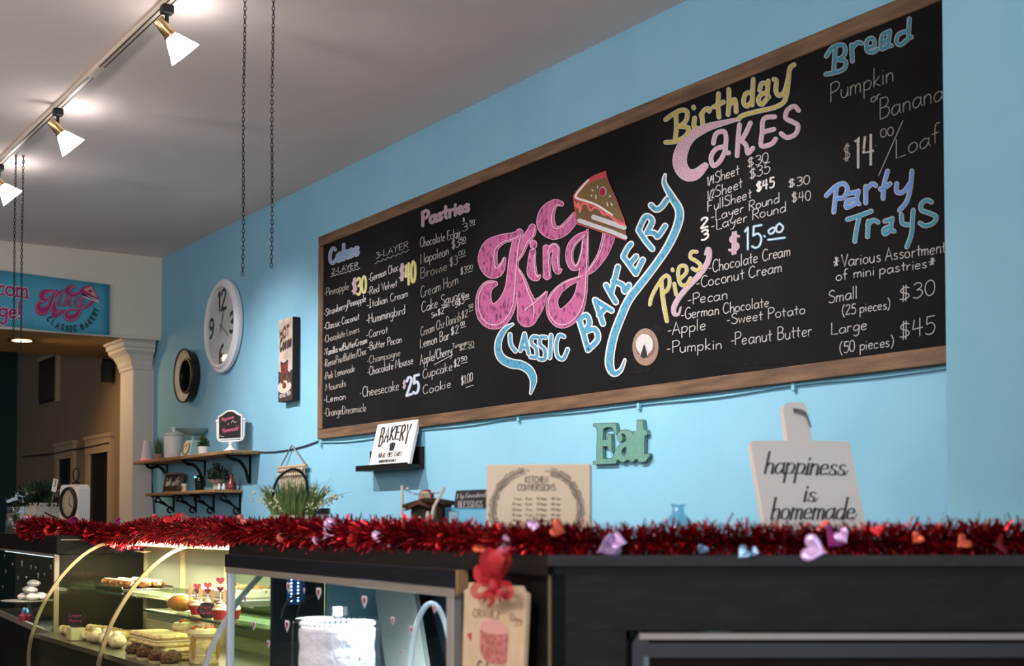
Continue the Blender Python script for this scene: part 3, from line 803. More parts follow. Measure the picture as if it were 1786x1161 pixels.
L2 = [
 [T_('1/4',(1232.7,324),(1246,319),17),T_('Sheet',(1247,319),(1290,304),22),T_('$30',(1303,293),(1341,281.5),19)],
 [T_('1/2',(1232.7,349),(1246,344),17),T_('Sheet',(1247,344),(1295.6,327),22),T_('$35',(1306,313),(1344,301),21)],
 [T_('FullSheet',(1233.6,369.6),(1311.7,344.7),21)],
 [T_('-Layer Round',(1240,386.5),(1360,352),20),T_('$30',(1374.7,328),(1412.7,320),17)],
 [T_('-Layer Round',(1240,402.5),(1371.8,368),20),T_('$40',(1380.5,354),(1414,348),20)],
 [T_('-Chocolate Cream',(1235.5,476.5),(1379,445),24)], [T_('-Coconut Cream',(1213.8,503),(1364.5,473),23)],
 [T_('-Pecan',(1199.4,532),(1269.3,521),22)], [T_('-German Chocolate',(1187.3,557.5),(1341.6,535),22)],
 [T_('-Apple',(1163.2,585),(1231.9,574.5),24)], [T_('-Sweet Potato',(1266.9,566),(1405.5,547),21)],
 [T_('-Pumpkin',(1162,616),(1259.6,608),23)], [T_('-Peanut Butter',(1274,603),(1416.4,585.5),25)],
 [T_('Pumpkin',(1447,178),(1560.6,141),38)], [T_('or',(1518,179.5),(1536.4,172),20)], [T_('Banana',(1533,209),(1647,173),40)],
 [T_('$',(1471,283),(1485,279),33),T_('.',(1527,256),(1531,255),20),T_('00',(1535,240),(1559,235),17),('_',(1574.8,210),(1532,307)),T_('Loaf',(1562,278),(1640,247),38)],
 [T_('*Various Assortment',(1452,468),(1651,440),25)], [T_('of mini pastries*',(1457.4,489.5),(1634,464),21)],
 [T_('Small',(1444.6,529),(1495.6,519.5),25)], [T_('(25 pieces)',(1468.5,549.8),(1553,537.6),20)], [T_('$30',(1569,527),(1631,513),31)],
 [T_('Large',(1449.4,583.5),(1513,573.7),23)], [T_('(50 pieces)',(1463.8,616),(1559.4,603),22)], [T_('$45',(1569,593),(1634,580),35)],
]
for i, it in enumerate(L2): line(it, CG if i in (13, 14, 15, 16) else CW, 1.45)
line([T_('$45',(1319,335),(1351,326),20)], CBOLD, 2.7); line([T_('2',(1221,399),(1236,395),19)], CBOLD, 3.2); line([T_('3',(1221,420.5),(1236,415),19)], CBOLD, 3.2)
line([T_('14',(1488,294),(1525,289),62)], chalk('grey_bold', 'bdb7b0', cover=.42), 4.2)
def fat(items, outline, fill, wo, wi, name='chalk_heading', label=None):
    """items = text tuples or point lists"""
    for m, w, lf, nm in ((outline, wo, .0006, name+'_outline'), (fill, wi, .0012, name)):
        d = Dec(bd)
        for t in items:
            if isinstance(t[0], str):
                st_all = lay_text(t[0], t[1], t[2], t[3], 0, 0, t[4] if len(t) > 4 else .5, updir=-1)
            else: st_all = [crom(t, 4)]
            for st in st_all:
                if len(st[0]) > 2:
                    k = w - wi
                    ws = [max(.5, p[2]+k) for p in st]
                else: ws = [w]*len(st)
                # resample for round joints
                for i in range(len(st)-1):
                    d.strip([st[i][:2], st[i+1][:2]], [ws[i], ws[i+1]], lf)
                for i in range(len(st)): d.disc(st[i][:2], ws[i]/2, ws[i]/2, lf, 10)
        d.build(nm, m, mbd, label=label if nm == name else None)
fat([T_('Cakes',(574.5,461),(626,443),26)], CPALE, CBL, 6.2, 3.6)
fat([T_('Pastries',(736,394),(819,367),24)], CPALE, CPINK, 5.4, 3.2)
fat([T_('$',(614,512),(623,509),24)], CPALE, CPINK, 3.4, 2.0); fat([T_('30',(622,515),(639,509),29)], CYEL, CCREAM, 4.4, 2.4)
fat([T_('$',(697,489),(706,486),26)], CPALE, CPINK, 3.4, 2.0); fat([T_('40',(707,498),(725,490),36)], CYEL, CCREAM, 5.0, 2.8)
fat([T_('$',(703,677.5),(707.6,676),13)], CPALE, CPINK, 2.6, 1.4); fat([T_('25',(708.5,690),(731.5,684),31)], CBL, CBOLD, 5.2, 2.8)
q = lambda pts, ox, oy, s: [(ox+p[0]/s, oy+p[1]/s) + ((p[2]/s,) if len(p) > 2 else ()) for p in pts]
B2 = lambda *p: q(p, 1120, 90, 3.416)
# Birthday (yellow)
fat([B2((140,405),(180,375),(235,348),(268,360),(262,410),(225,445)), B2((225,445),(275,455),(262,500),(200,535),(140,540)), B2((200,370),(205,450),(195,535)),
     B2((313,395),(308,445),(322,452)), B2((306,330),(308,335)),
     B2((355,375),(362,435)), B2((350,378),(375,345),(398,340),(400,355)),
     B2((455,250),(452,320),(458,390)), B2((425,330),(455,315),(485,300)),
     B2((516,225),(518,300),(512,375)), B2((520,320),(548,285),(558,310),(560,358)),
     B2((662,165),(658,240),(655,318)), B2((655,245),(618,250),(604,300),(625,325),(655,295)),
     B2((752,175),(745,250),(755,270)), B2((745,190),(712,190),(700,230)), B2((745,245),(710,255),(692,290),(712,315),(748,275)),
     B2((785,165),(800,175),(797,235),(818,262),(850,235),(872,150)), B2((905,78),(880,100),(872,160),(862,250),(840,305),(780,335),(690,355),(600,380),(575,402))],
    CPALE, CYEL, 8.6, 5.6, 'chalk_heading', 'yellow outlined chalk heading')
fat([B2((575,402,14),(480,425,26),(380,455,42),(285,510,56),(235,590,72),(225,670,78),(262,730,70),(320,730,58),(375,680,34)),
     B2((425,545),(440,490),(485,475),(500,510),(497,590),(515,603)), B2((495,565),(440,580),(410,630),(425,680),(465,650),(495,590)),
     B2((580,435),(572,520),(566,620)), B2((645,425),(615,490),(590,530)), B2((592,530),(620,560),(630,605),(660,575)),
     B2((790,388),(725,400),(715,480),(710,560),(770,550),(795,520)), B2((718,480),(785,462)),
     B2((932,350),(905,325),(865,350),(855,395),(895,418),(928,440),(915,490),(865,512),(828,488))],
    CPALE, CPINK, 8.4, 5.8, 'chalk_heading', 'pink outlined chalk heading')
# Bread (blue-green)
D2 = lambda *p: q(p, 1400, 0, 3.518)
fat([D2((145,345),(185,290),(245,275),(262,310),(245,350),(205,365)), D2((205,365),(262,375),(255,420),(200,445),(142,455)), D2((200,300),(190,440)),
     D2((300,275),(305,375)), D2((300,300),(335,262),(362,265)),
     D2((395,295),(440,280),(430,235),(395,250),(395,310),(430,320),(460,300)),
     D2((535,190),(525,270),(545,280)), D2((525,195),(490,215),(480,260)), D2((530,240),(485,265),(485,300),(520,285)),
     D2((655,115),(650,220),(668,228)), D2((645,190),(590,210),(575,255),(600,275),(645,240))], CPALE, CTEAL, 8.4, 5.6)
E2 = lambda *p: q(p, 1400, 290, 3.137)
fat([E2((130,160),(180,110),(225,95),(245,125),(225,170),(185,175)), E2((185,115),(170,250)),
     E2((305,135),(295,185),(308,205)), E2((295,140),(250,150)), E2((295,180),(245,190),(240,225),(285,205)),
     E2((345,110),(345,200)), E2((345,130),(380,95),(400,105)),
     E2((465,25),(445,100),(440,175)), E2((425,125),(460,110),(478,95)),
     E2((515,95),(515,140),(550,140),(590,90)), E2((598,25),(590,110),(570,190),(530,240))], CPALE, CPER, 8.6, 6.0)
fat([E2((245,290),(310,270),(375,245)), E2((310,275),(295,340),(285,410)), E2((360,300),(355,385)), E2((355,320),(385,295),(412,305)),
     E2((490,285),(482,340),(500,355)), E2((482,290),(450,300)), E2((484,325),(445,345),(450,370),(480,350)),
     E2((540,265),(545,310),(575,320)), E2((605,240),(600,300),(595,370),(570,440)),
     E2((705,195),(680,185),(650,205),(650,240),(690,255),(730,275),(715,310),(670,325),(642,310))], CPALE, CTEAL, 8.6, 6.0)
# $15.00
F2 = lambda *p: q(p, 1080, 380, 4.147)
fat([T_('$',(1271,442),(1291,439),34)], CPALE, CPINK, 4.6, 2.8)
fat([T_('15',(1296,436),(1330,430),38), F2((1050,130),(1054,134)), F2((1100,75),(1080,95),(1092,115),(1120,100),(1125,70),(1100,75)), F2((1160,40),(1138,60),(1140,98),(1172,98),(1185,65),(1160,40)), F2((1078,158),(1198,142))], CSKY, CBOLD, 4.6, 2.2)
# Pies
fat([F2((222,625),(235,570),(270,500),(310,440)), F2((305,445,20),(312,540,24),(325,640,26),(345,745,22)), F2((300,450),(340,415),(365,445),(355,510),(320,545)),
     F2((385,372),(387,378)), F2((398,475),(412,555)), F2((435,445),(485,395),(480,350),(440,350),(425,405),(445,480),(490,480),(515,435)),
     F2((560,245),(525,245),(515,285),(555,310),(590,345),(565,380),(530,365))], CPALE, CYEL, 7.0, 4.6)
fat([F2((622,262,10),(640,225,24),(652,245,30),(640,320,34),(580,410,34),(500,495,32),(430,580,32),(395,650,32),(400,695,24),(430,695,14),(445,645,4))], CPALE, CPINK, 3, 1, 'chalk_swoosh')
# pie drawing
H2 = lambda x, y: (820+x/2.764, 280+y/2.764)
cpt = H2(845, 898)
d = Dec(bd); d.disc(cpt, 63/2.764, 90/2.764, .0006, 32); d.build('pie_crust', chalk('crust', '9c8273', cover=.38, scale=200), mbd)
d = Dec(bd); d.disc(H2(842,892), 48/2.764, 58/2.764, .0012, 32); d.build('pie_ring', chalk('ring', '8a6b5d', cover=.38, scale=200), mbd)
d = Dec(bd); d.disc(H2(840,885), 42/2.764, 50/2.764, .0018, 32); d.build('pie_filling', chalk('filling', 'cfcaca', cover=.36, scale=260), mbd)
d = Dec(bd); d.poly([H2(818,942), H2(840,885), H2(856,940), H2(836,950)], .0024); d.build('pie_slot', mat('board_dark', '151315', .9), mbd)
d = Dec(bd); d.strip([H2(818,942), H2(840,868), H2(857,940)], 1.2, .003); d.build('pie_slot_edge', CBOLD, mbd)
# the big pink logo
Tb = lambda x, y: H2(x, y)
draw_logo(mbd, Tb, 1/2.764, (CEDGE, CHOT), bd, ('logo_outline', 'logo_fill'), (7, 0), None)
shine(mbd, Tb, 1/2.764, chalk('shine', 'e3c3d2', cover=.38, scale=300), bd, .0022, .34, 3.6)
# cake slice drawing
J2 = lambda x, y: (990+x/8.29, 285+y/8.29)
RED = chalk('red', 'c4545c', cover=.36, scale=200); BRN = chalk('brown', '6d5340', cover=.36, scale=200); GOLD = chalk('gold_brown', '776240', cover=.37, scale=170)
outer = crom([(75,470),(130,390),(250,260),(380,170),(555,102)], 4) + [(565,175),(600,280),(700,500),(770,680),(825,820),(840,920),(848,1120)] + [(620,1040),(300,930),(130,878),(105,700)]
d = Dec(bd); d.poly([J2(*p) for p in outer], .0026); d.build('cake_slice_outline', RED, mbd)
d = Dec(bd); d.poly([J2(*p) for p in [(98,520),(220,570),(380,640),(560,740),(700,840),(830,905),(840,1108),(620,1028),(300,918),(140,868),(115,700)]], .0032); d.build('cake_slice_side', BRN, mbd)
d = Dec(bd); d.poly([J2(*p) for p in [(150,470),(230,350),(380,250),(545,205),(590,290),(690,510),(770,700),(815,850),(700,790),(560,690),(400,590),(250,520)]], .0034); d.build('cake_slice_top', GOLD, mbd)
d = Dec(bd); d.strip([J2(*p)+() for p in [(375,775),(600,850),(820,925)]], 8.5, .0038, 'all').strip([J2(*p) for p in [(170,825),(400,905),(650,990),(835,1070)]], 7.5, .0038, 'all'); d.build('cake_slice_filling', CPALE, mbd)
d = Dec(bd); d.strip([J2(*p) for p in crom([(300,240),(200,350),(125,450),(130,500),(260,540),(420,600),(560,690),(640,740)], 4)], 3.6, .004, 'all'); d.build('cake_slice_cream', CBOLD, mbd)
d = Dec(bd)
d.strip([J2(*p) for p in crom([(105,560),(135,630),(155,570),(180,700),(205,590),(280,590),(330,680),(380,640),(460,660),(510,735),(600,740),(720,850),(825,890)], 3)], 3.4, .0042, 'all'); d.build('cake_slice_drips', chalk('coral', 'e0716f', cover=.34, scale=200), mbd)
d = Dec(bd); d.disc(J2(510,405), 6.4, 8.6, .0042, 18); d.build('cherry_rim', CEDGE, mbd)
d = Dec(bd); d.disc(J2(503,410), 5.0, 7.2, .0047, 18); d.build('cherry', chalk('cherry', '9c2a3c', cover=.36), mbd)
d = Dec(bd)
for a, b in [((435,320),(430,355)),((345,375),(370,400)),((410,455),(408,510)),((570,560),(580,615)),((600,480),(625,465)),((625,570),(645,610)),((350,450),(340,475))]: d.strip([J2(*a), J2(*b)], 2.0, .0046)
d.build('sprinkles', CBOLD, mbd)
# CLASSIC / BAKERY
K2 = lambda *p: [(820+a[0]/2.764, 280+a[1]/2.764) + ((a[2]/2.764,) if len(a) > 2 else ()) for a in p]
classic = [K2((205,788,6),(168,812,18),(140,860,24),(135,915,28),(155,955,34),(200,978,38),(245,985,36),(285,1010,34),(304,1050,28),(300,1090,16),(291,1122,4)),
 K2((192,838),(196,885),(218,918)), K2((262,835),(242,915)), K2((262,835),(282,930)), K2((250,898),(275,905)),
 K2((325,850),(302,850),(295,880),(318,905),(320,945),(292,945)), K2((366,852),(340,852),(335,885),(360,912),(358,955),(332,955)),
 K2((390,842),(384,950)), K2((452,848),(430,842),(415,880),(420,940),(448,955),(470,910))]
fat(classic, CBOLD, CSKY, 9.2, 5.2, 'chalk_lettering')
bakery = [K2((525,765),(545,830),(566,905)), K2((525,765),(560,745),(575,785),(550,825)), K2((550,825),(600,812),(615,860),(568,912)),
 K2((602,672),(622,730),(640,785)), K2((602,672),(645,700),(682,722)), K2((622,745),(656,705)),
 K2((655,600),(680,645),(702,682)), K2((712,512),(700,560),(680,635)), K2((690,580),(735,600),(745,630),(765,600)),
 K2((738,462),(770,505),(798,545)), K2((738,462),(760,420),(775,402)), K2((768,500),(800,462)), K2((798,545),(832,478)),
 K2((812,335),(845,385),(878,425)), K2((812,335),(845,270),(878,290),(850,350)), K2((855,345),(890,350),(905,365),(940,315)),
 K2((872,215),(895,235),(920,225),(950,185))]
fat(bakery, CBOLD, CSKY, 12.0, 7.2, 'chalk_lettering')
fat([K2((940,68,3),(936,110,14),(975,180,26),(1008,240,30),(1000,310,30),(955,410,28),(895,500,26),(830,585,28),(765,670,30),(728,750,30),(694,840,30),(676,920,32),(672,985,32),(692,1025,22),(725,1010,12),(746,960,3))], CBOLD, CSKY, 8.6, 3.4, 'chalk_swoosh')
# smudges of wiped chalk
d = Dec(bd)
for (x, y, rx, ry) in [(1130,575,26,16),(1300,633,70,5),(1110,640,30,12),(700,720,14,3),(1640,600,5,14)]:
    d.disc((x, y), rx, ry, .0003, 20)
d.build('chalk_smudge', mat('smudge', '161517', .95, noise=(40, '201f22', .5, .75), spec=.08), mbd, kind='stuff')

# ================================================================== THINGS ON THE MAIN WALL
def wx(px, off=0.0): return wall(px, 600, off).x
def wz(px, py, off=0.0): return wall(px, py, off).z
def wloc(px, py, off=0.0): return wall(px, py, off)

# ---- large white wall clock
cc = wloc(383, 568, .05)
ck = root('wall_clock', 'large round white wall clock with thick rim, hanging above the shelves', 'clock', (cc.x, YW, cc.z))
RC = (wz(383, 489, .03) - wz(383, 650, .03)) / 2
MB().lathe([(RC*.83, -.018), (RC*.83, -.046), (RC*.845, -.056), (RC*.88, -.058), (RC*.91, -.05), (RC*.93, -.04), (RC*.97, -.04), (RC, -.034), (RC, -.012), (RC*.97, -.002), (RC*.8, -.002)], 72, axis='y').build('clock_rim', mat('clock_white', 'dcdce2', .35), ck, smooth=True)
MB().lathe([(0, -.026), (RC*.835, -.026), (RC*.835, -.034), (0, -.034)], 64, axis='y').build('clock_face', mat('clock_face', 'cfd0d2', .7, noise=(9, 'c2c4c8', .4, .65)), ck)
cf = lambda u, v, l: Vector((u, -.0345-l, v))
d = Dec(cf)
for tx, cxx, cyy, wd_ in (('12', 0, RC*.55, .17), ('3', RC*.60, -.0, .085), ('6', 0, -RC*.62, .085), ('9', -RC*.60, -.0, .085)):
    d.text(tx, (cxx-wd_/2, cyy-.065), (cxx+wd_/2, cyy-.065), .135, .026, jit=0, updir=1, caps=True)
d.build('numerals', mat('clock_numeral', '2b3330', .7), ck, world=False)
d = Dec(cf)
for k in range(12):
    a = k*pi/6
    if k % 3: d.strip([(sin(a)*RC*.52, cos(a)*RC*.52), (sin(a)*RC*.68, cos(a)*RC*.68)], .003)
    d.disc((sin(a)*RC*.735, cos(a)*RC*.735), .006, .006)
d.build('hour_marks', mat('clock_marks', '74797a', .7), ck, world=False)
d = Dec(cf); d.strip([(-.07+.005*k, RC*.27+.012*(k % 2)) for k in range(29)], .0015); d.strip([(-.08, RC*.24), (.08, RC*.24)], .0015); d.build('small_print_line', mat('clock_pink_print', 'b7a3a4', .7), ck, world=False)
for nm, ang, ln, wd_ in (('hour_hand', radians(22), RC*.34, .014), ('minute_hand', radians(121), RC*.52, .009)):
    m_ = MB(Matrix.Rotation(ang, 4, 'Y'))
    m_.prism([(-wd_*.3, -RC*.12), (wd_*.3, -RC*.12), (wd_*.25, 0), (wd_*.6, ln*.72), (0, ln), (-wd_*.6, ln*.72), (-wd_*.25, 0)], -.040 if nm[0] == 'h' else -.042, -.039 if nm[0] == 'h' else -.041)
    m_.build(nm, mat('hand_grey', '868c8d', .4, .3), ck)
MB().lathe([(0, -.045), (.012, -.045), (.012, -.034)], 16, axis='y').build('hub', mat('hand_grey', '868c8d', .4, .3), ck)
m_ = MB().lathe([(0, -.05), (RC*.83, -.05)], 48, axis='y'); m_.build('clock_glass', thin_glass('clear_glass', 'fbfdfd', .03, 0, .35), ck)

# ---- round mirror with cream cone rim
mc = wloc(319, 655, .07)
mr_ = root('round_wall_mirror', 'small round wall mirror with deep cream rim, lower left of the white clock', 'mirror', (mc.x, YW, mc.z))
RM = (wz(316, 609, .05) - wz(316, 701, .05)) / 2
MB().lathe([(RM, -.066), (RM*.99, -.072), (RM*.975, -.068), (RM*.62, -.036), (RM*.62, -.03), (RM*.95, -.058), (RM*.86, -.004), (0, -.004)], 56, axis='y').build('cream_rim', mat('cream_enamel', 'd8cbb0', .5, noise=(18, 'c9bb9e', .4, .6)), mr_, smooth=True)
MB().lathe([(RM*.96, -.067), (RM*1.005, -.075), (RM*1.02, -.066), (RM*.9, -.002), (RM*.86, -.002), (RM*.98, -.062)], 56, axis='y').build('rim_edge', mat('dark_bronze', '33271f', .4, .5), mr_, smooth=True)
MB().lathe([(RM*.58, -.034), (RM*.60, -.055), (RM*.66, -.055), (RM*.68, -.04), (RM*.64, -.034)], 56, axis='y').build('inner_ring', mat('dark_bronze', '33271f', .4, .5), mr_, smooth=True)
MB().lathe([(0, -.04), (RM*.6, -.04), (RM*.6, -.036)], 48, axis='y').build('mirror_glass', mat('mirror_dark', '59656c', .06, 1.0), mr_)

# ---- hot cocoa canvas
a = wloc(487, 559, .05); b = wloc(511, 548, .05); c_ = wloc(489, 701, .05)
hc = root('cocoa_sign', 'tall narrow hot cocoa canvas sign with black edges, left of the menu board', 'sign', (b.x, YW, c_.z))
HW = b.x - a.x; HH = a.z - c_.z + .0
MB().box((-HW, -.052, 0), (0, -.003, HH), .003).build('canvas_block', mat('canvas_black', '0b0b10', .7), hc)
hf = lambda u, v, l: Vector((-HW + u*HW, -.0525-l, v*HH))
d = Dec(hf); d.poly([(0, 0), (1, 0), (1, 1), (0, 1)], .0002); d.build('print_ground', mat('cocoa_print_cream', 'b8aa9c', .8, noise=(14, '9c8a7c', .42, .7)), hc, world=False)
d = Dec(hf); d.poly([(0, 0), (1, 0), (1, .36), (.8, .38), (.4, .33), (0, .38)], .0008); d.build('print_dark_base', mat('cocoa_print_brown', '33221e', .8), hc, world=False)
COCB = mat('cocoa_brown_ink', '4b2620', .8)
d = Dec(hf); d.text('HOT', (.08, .765), (.78, .785), .12, .045, jit=0, updir=1, lift=.0008); d.build('lettering', COCB, hc, world=False)
d = Dec(hf); d.text('Cocoa', (.08, .625), (.95, .66), .13, .055, jit=0, updir=1, slant=.1, lift=.0008); d.build('lettering', mat('cocoa_dark_ink', '2d1a17', .8), hc, world=False)
d = Dec(hf)
for k in range(5): d.strip([(.5+.02*(k % 2), .60-.02*k), (.95, .605-.02*k)], .006, .0006)
for k in range(3): d.strip([(.08, .95-.018*k), (.9, .955-.018*k)], .005, .0006)
d.build('small_print', mat('cocoa_faded_ink', '8e7d70', .8), hc, world=False)
d = Dec(hf); d.poly([(.2, .33), (.68, .33), (.72, .47), (.15, .47)], .0014); d.build('red_mug', mat('cocoa_red', '6f231c', .8, noise=(30, '52150f', .4, .7)), hc, world=False)
d = Dec(hf); d.disc((.44, .475), .29, .028, .0018, 20); d.build('mug_rim', mat('cocoa_dark_ink', '2d1a17', .8), hc, world=False)
d = Dec(hf); d.disc((.42, .49), .17, .02, .0022, 12).disc((.3, .515), .09, .016, .0022).disc((.8, .40), .12, .06, .0012, 14); d.build('cream_swirl', mat('cocoa_light', 'b3a7a6', .8), hc, world=False)
d = Dec(hf); d.disc((.45, .175), .5, .075, .0014, 24); d.build('plate', mat('cocoa_plate', 'c0b3a4', .8), hc, world=False)
d = Dec(hf)
for x, y, q_ in ((.3,.25,.13),(.62,.29,.12),(.75,.24,.12),(.25,.31,.11),(.45,.19,.15)): d.disc((x, y), q_, q_*.26, .002, 12)
d.build('chocolates', mat('cocoa_choc', '4a2a1c', .8, noise=(60, '7d5232', .45, .7)), hc, world=False)
d = Dec(hf); d.text('-SINCE 1920-', (.06, .052), (.94, .072), .035, .016, jit=0, updir=1, lift=.0012); d.build('lettering', mat('cocoa_light', 'b3a7a6', .8), hc, world=False)

# ---- wooden letters EAT (one joined cut-out)
EO = .019
def ep(x, y):                        # pixel of the photograph -> local metre on the wall
    p = wall(820+x/4.059, 700+y/4.059, EO); return p
er = root('eat_letters', 'sage green wooden cut-out letters reading Eat on the blue wall', 'wall letters', wloc(1085, 770))
e_poly = [(870,158),(895,155),(1030,150),(1040,225),(1022,232),(1010,188),(985,180),(950,185),(942,200),(938,270),(970,268),(978,230),(1000,228),(1003,355),(985,355),(975,318),(938,315),(940,405),(1000,402),(1015,380),(1030,345),(1050,310),(1090,285),(1105,278),(1100,240),(1085,225),(1070,230),(1078,262),(1075,280),(1055,290),(1042,268),(1044,225),(1065,205),(1100,198),(1140,210),(1155,235),(1160,215),(1160,208),(1180,205),(1180,130),(1222,128),(1230,200),(1250,200),(1255,235),(1235,242),(1232,370),(1245,372),(1268,365),(1270,385),(1240,425),(1200,430),(1178,405),(1145,430),(1115,410),(1080,432),(1040,410),(1030,440),(870,445),(870,420),(893,415),(900,180),(870,175)]
hole = [(1105,318),(1080,332),(1070,355),(1076,378),(1095,385),(1108,372)]
pl = []
i0 = 34
outl = [ep(*p) for p in e_poly]; hl = [ep(*p) for p in hole]
def planar(ps): return [(p.x-er.matrix_world.translation.x, p.z-er.matrix_world.translation.z) for p in ps]
o2 = planar(outl); h2 = planar(hl)
tris = geometry.tessellate_polygon([[Vector((x, z, 0)) for x, z in o2], [Vector((x, z, 0)) for x, z in h2]])
al = o2 + h2; n_ = len(al)
vs = [(x, -EO, z) for x, z in al] + [(x, -.004, z) for x, z in al]
fs = [tuple(t) for t in tris] + [tuple(i+n_ for i in t) for t in tris]
no = len(o2); nh = len(h2)
fs += [(i, (i+1) % no, (i+1) % no+n_, i+n_) for i in range(no)] + [(no+i, no+(i+1) % nh, no+(i+1) % nh+n_, no+i+n_) for i in range(nh)]
recalc(MB().add(vs, fs).build('letter_board', mat('sage_green_paint', '5b897c', .6, noise=(40, '527e72', .4, .7)), er))
d = Dec(lambda u, v, l: Vector((u, -EO-l, v)))
for lp in (o2, h2):
    L_ = lp+[lp[0]]
    for i in range(len(L_)-1):
        if i % 3 != 1 or random.random() < .5: d.strip([L_[i], L_[i+1]], .0022, .0004)
d.build('worn_edge', mat('worn_dark_edge', '3d4a44', .8), er, world=False)

# ---- picture ledge with the bakery canvas
a = wloc(620, 811, .11); b = wloc(708, 807, .11)
z0 = wz(664, 819, .11)
lg = root('picture_ledge', 'black floating picture ledge below the menu board', 'shelf', (b.x, YW, z0))
LW = b.x-a.x
MB().box((-LW, -.11, 0), (0, 0, .022), .002).build('ledge_board', BLACKWOOD, lg)
MB().box((-LW, -.022, .022), (0, 0, .115), .002).build('back_board', BLACKWOOD, lg)
MB().box((-LW, -.11, .022), (0, -.1, .03), .001).build('front_lip', BLACKWOOD, lg)
p1_ = hit(643, 807, (0, YW-.088, 0), (0, 1, 0)); p2_ = hit(713, 806, (0, YW-.088, 0), (0, 1, 0))
lean = radians(13)
bs = root('bakery_sign', 'white canvas sign reading Bakery leaning on the black ledge', 'sign', M=Matrix.Translation((p1_.x, YW-.088, z0+.0235)) @ Matrix.Rotation(-lean, 4, 'X'))
SWd = (p2_.x-p1_.x)*1.0; SH = SWd*1.02
SH = (wz(655,741,.05)-z0-.02)/cos(lean)
MB().box((0, 0, 0), (SWd, .018, SH), .0015).build('canvas', mat('canvas_white', 'd6d0cc', .8, bump=(400, .1)), bs)
sf = lambda u, v, l: Vector((u*SWd, -.0006-l, v*SH))
INK = mat('sign_black_ink', '1f1c1b', .8)
d = Dec(sf)
for k, ch in enumerate('BAKERY'):
    w_, st = glyph(ch); x0 = .14+k*.127; t = (k-2.5)/2.5
    base = .60 - .13*t*t; top = .90 - .01*k*0 ; hh = top-base
    for s_ in st:
        q_ = [(x0+gx/w_*.098, base+gy/10*hh - t*.0*gx) for gx, gy in s_]
        d.strip(q_, .034, .0004, caps=True)
        for e_ in (s_[0], s_[-1]):
            ex, ey = x0+e_[0]/w_*.098, base+e_[1]/10*hh
            if ch not in 'RB' or e_[1] < .5: d.strip([(ex-.022, ey), (ex+.022, ey)], .014, .0004)
d.build('lettering', INK, bs, world=False)
d = Dec(sf)
d.text('BREAD - PIES - CAKES', (.2, .195), (.78, .195), .10, .010, jit=0, updir=1); d.text('BAKED FRESH DAILY', (.25, .075), (.67, .075), .055, .011, jit=0, updir=1)
d.build('small_lettering', INK, bs, world=False)
d = Dec(sf); d.poly([(.44,.44),(.57,.44),(.555,.335),(.455,.335)]); d.disc((.505,.465), .075, .06, .001, 16, a0=0, a1=pi); d.strip([(.435,.452),(.575,.452)], .02, .0014); d.build('cupcake_print', INK, bs, world=False)
d = Dec(sf)
for sg in (-1, 1): d.strip(crom([(.505+sg*.11,.38),(.505+sg*.14,.43),(.505+sg*.18,.37),(.505+sg*.22,.42),(.505+sg*.25,.40)], 4), .008)
d.build('scroll_print', mat('sign_grey_ink', '8f8a88', .8), bs, world=False)

# ---- cable along the wall and its clips
CABW = mat('cable_wall_blue', '79b6ca', .5); CABD = mat('cable_dark', '2b3a42', .5)
cr = root('painted_cable', 'thin cable painted wall blue, clipped along under the menu board', 'cable', wloc(900, 726))
pts = [wall(x, y, .008) for x, y in ((556,771),(600,770),(646,765))]+[wall(x, y, .008) for x, y in ((730,750),(820,741),(905,727),(1010,718),(1115,705),(1250,692),(1385,671),(1520,658),(1652,641))]
MB().tube([tuple(p) for p in crom([tuple(p) for p in pts], 5)], .0045, 6).build('cable_run', CABW, cr, smooth=True, world=True)
for x, y in ((560,772),(730,750),(905,727),(1115,705),(1385,671)):
    p = wall(x, y, .008); MB().box((p.x-.008, YW-.017, p.z-.022), (p.x+.008, YW, p.z+.007), .002).build('cable_clip', CABW, cr, world=True)
cr2 = root('dark_cable', 'thin dark cable running along the wall from the shelf to the menu board', 'cable', wloc(500, 782))
pts = [wall(x, y, .006) for x, y in ((452,788),(475,788),(505,784),(530,778),(556,769))]
MB().tube([tuple(p) for p in crom([tuple(p) for p in pts], 5)], .005, 6).build('cable_run', CABD, cr2, smooth=True, world=True)
cr3 = root('drop_cable', 'dark cable hanging down the corner beside the pillar', 'cable', wloc(267, 860))
pts = [wall(x, y, .006) for x, y in ((266,806),(265,840),(268,880),(270,905),(271,935))]
MB().tube([tuple(p) for p in crom([tuple(p) for p in pts], 5)], .006, 6).build('cable_run', CABD, cr3, smooth=True, world=True)
cr4 = root('tan_wall_cable', 'dark cable strung across the dim tan wall above the doors', 'cable', dpt(120, 790))
pts = [dpt(x, y)-Vector((0, .03, 0)) for x, y in ((46,796),(80,793),(100,791),(128,785),(160,780),(198,772))]
MB().tube([tuple(p) for p in crom([tuple(p) for p in pts], 5)], .008, 6).build('cable_run', mat('cable_brown', '2a211c', .6), cr4, smooth=True, world=True)

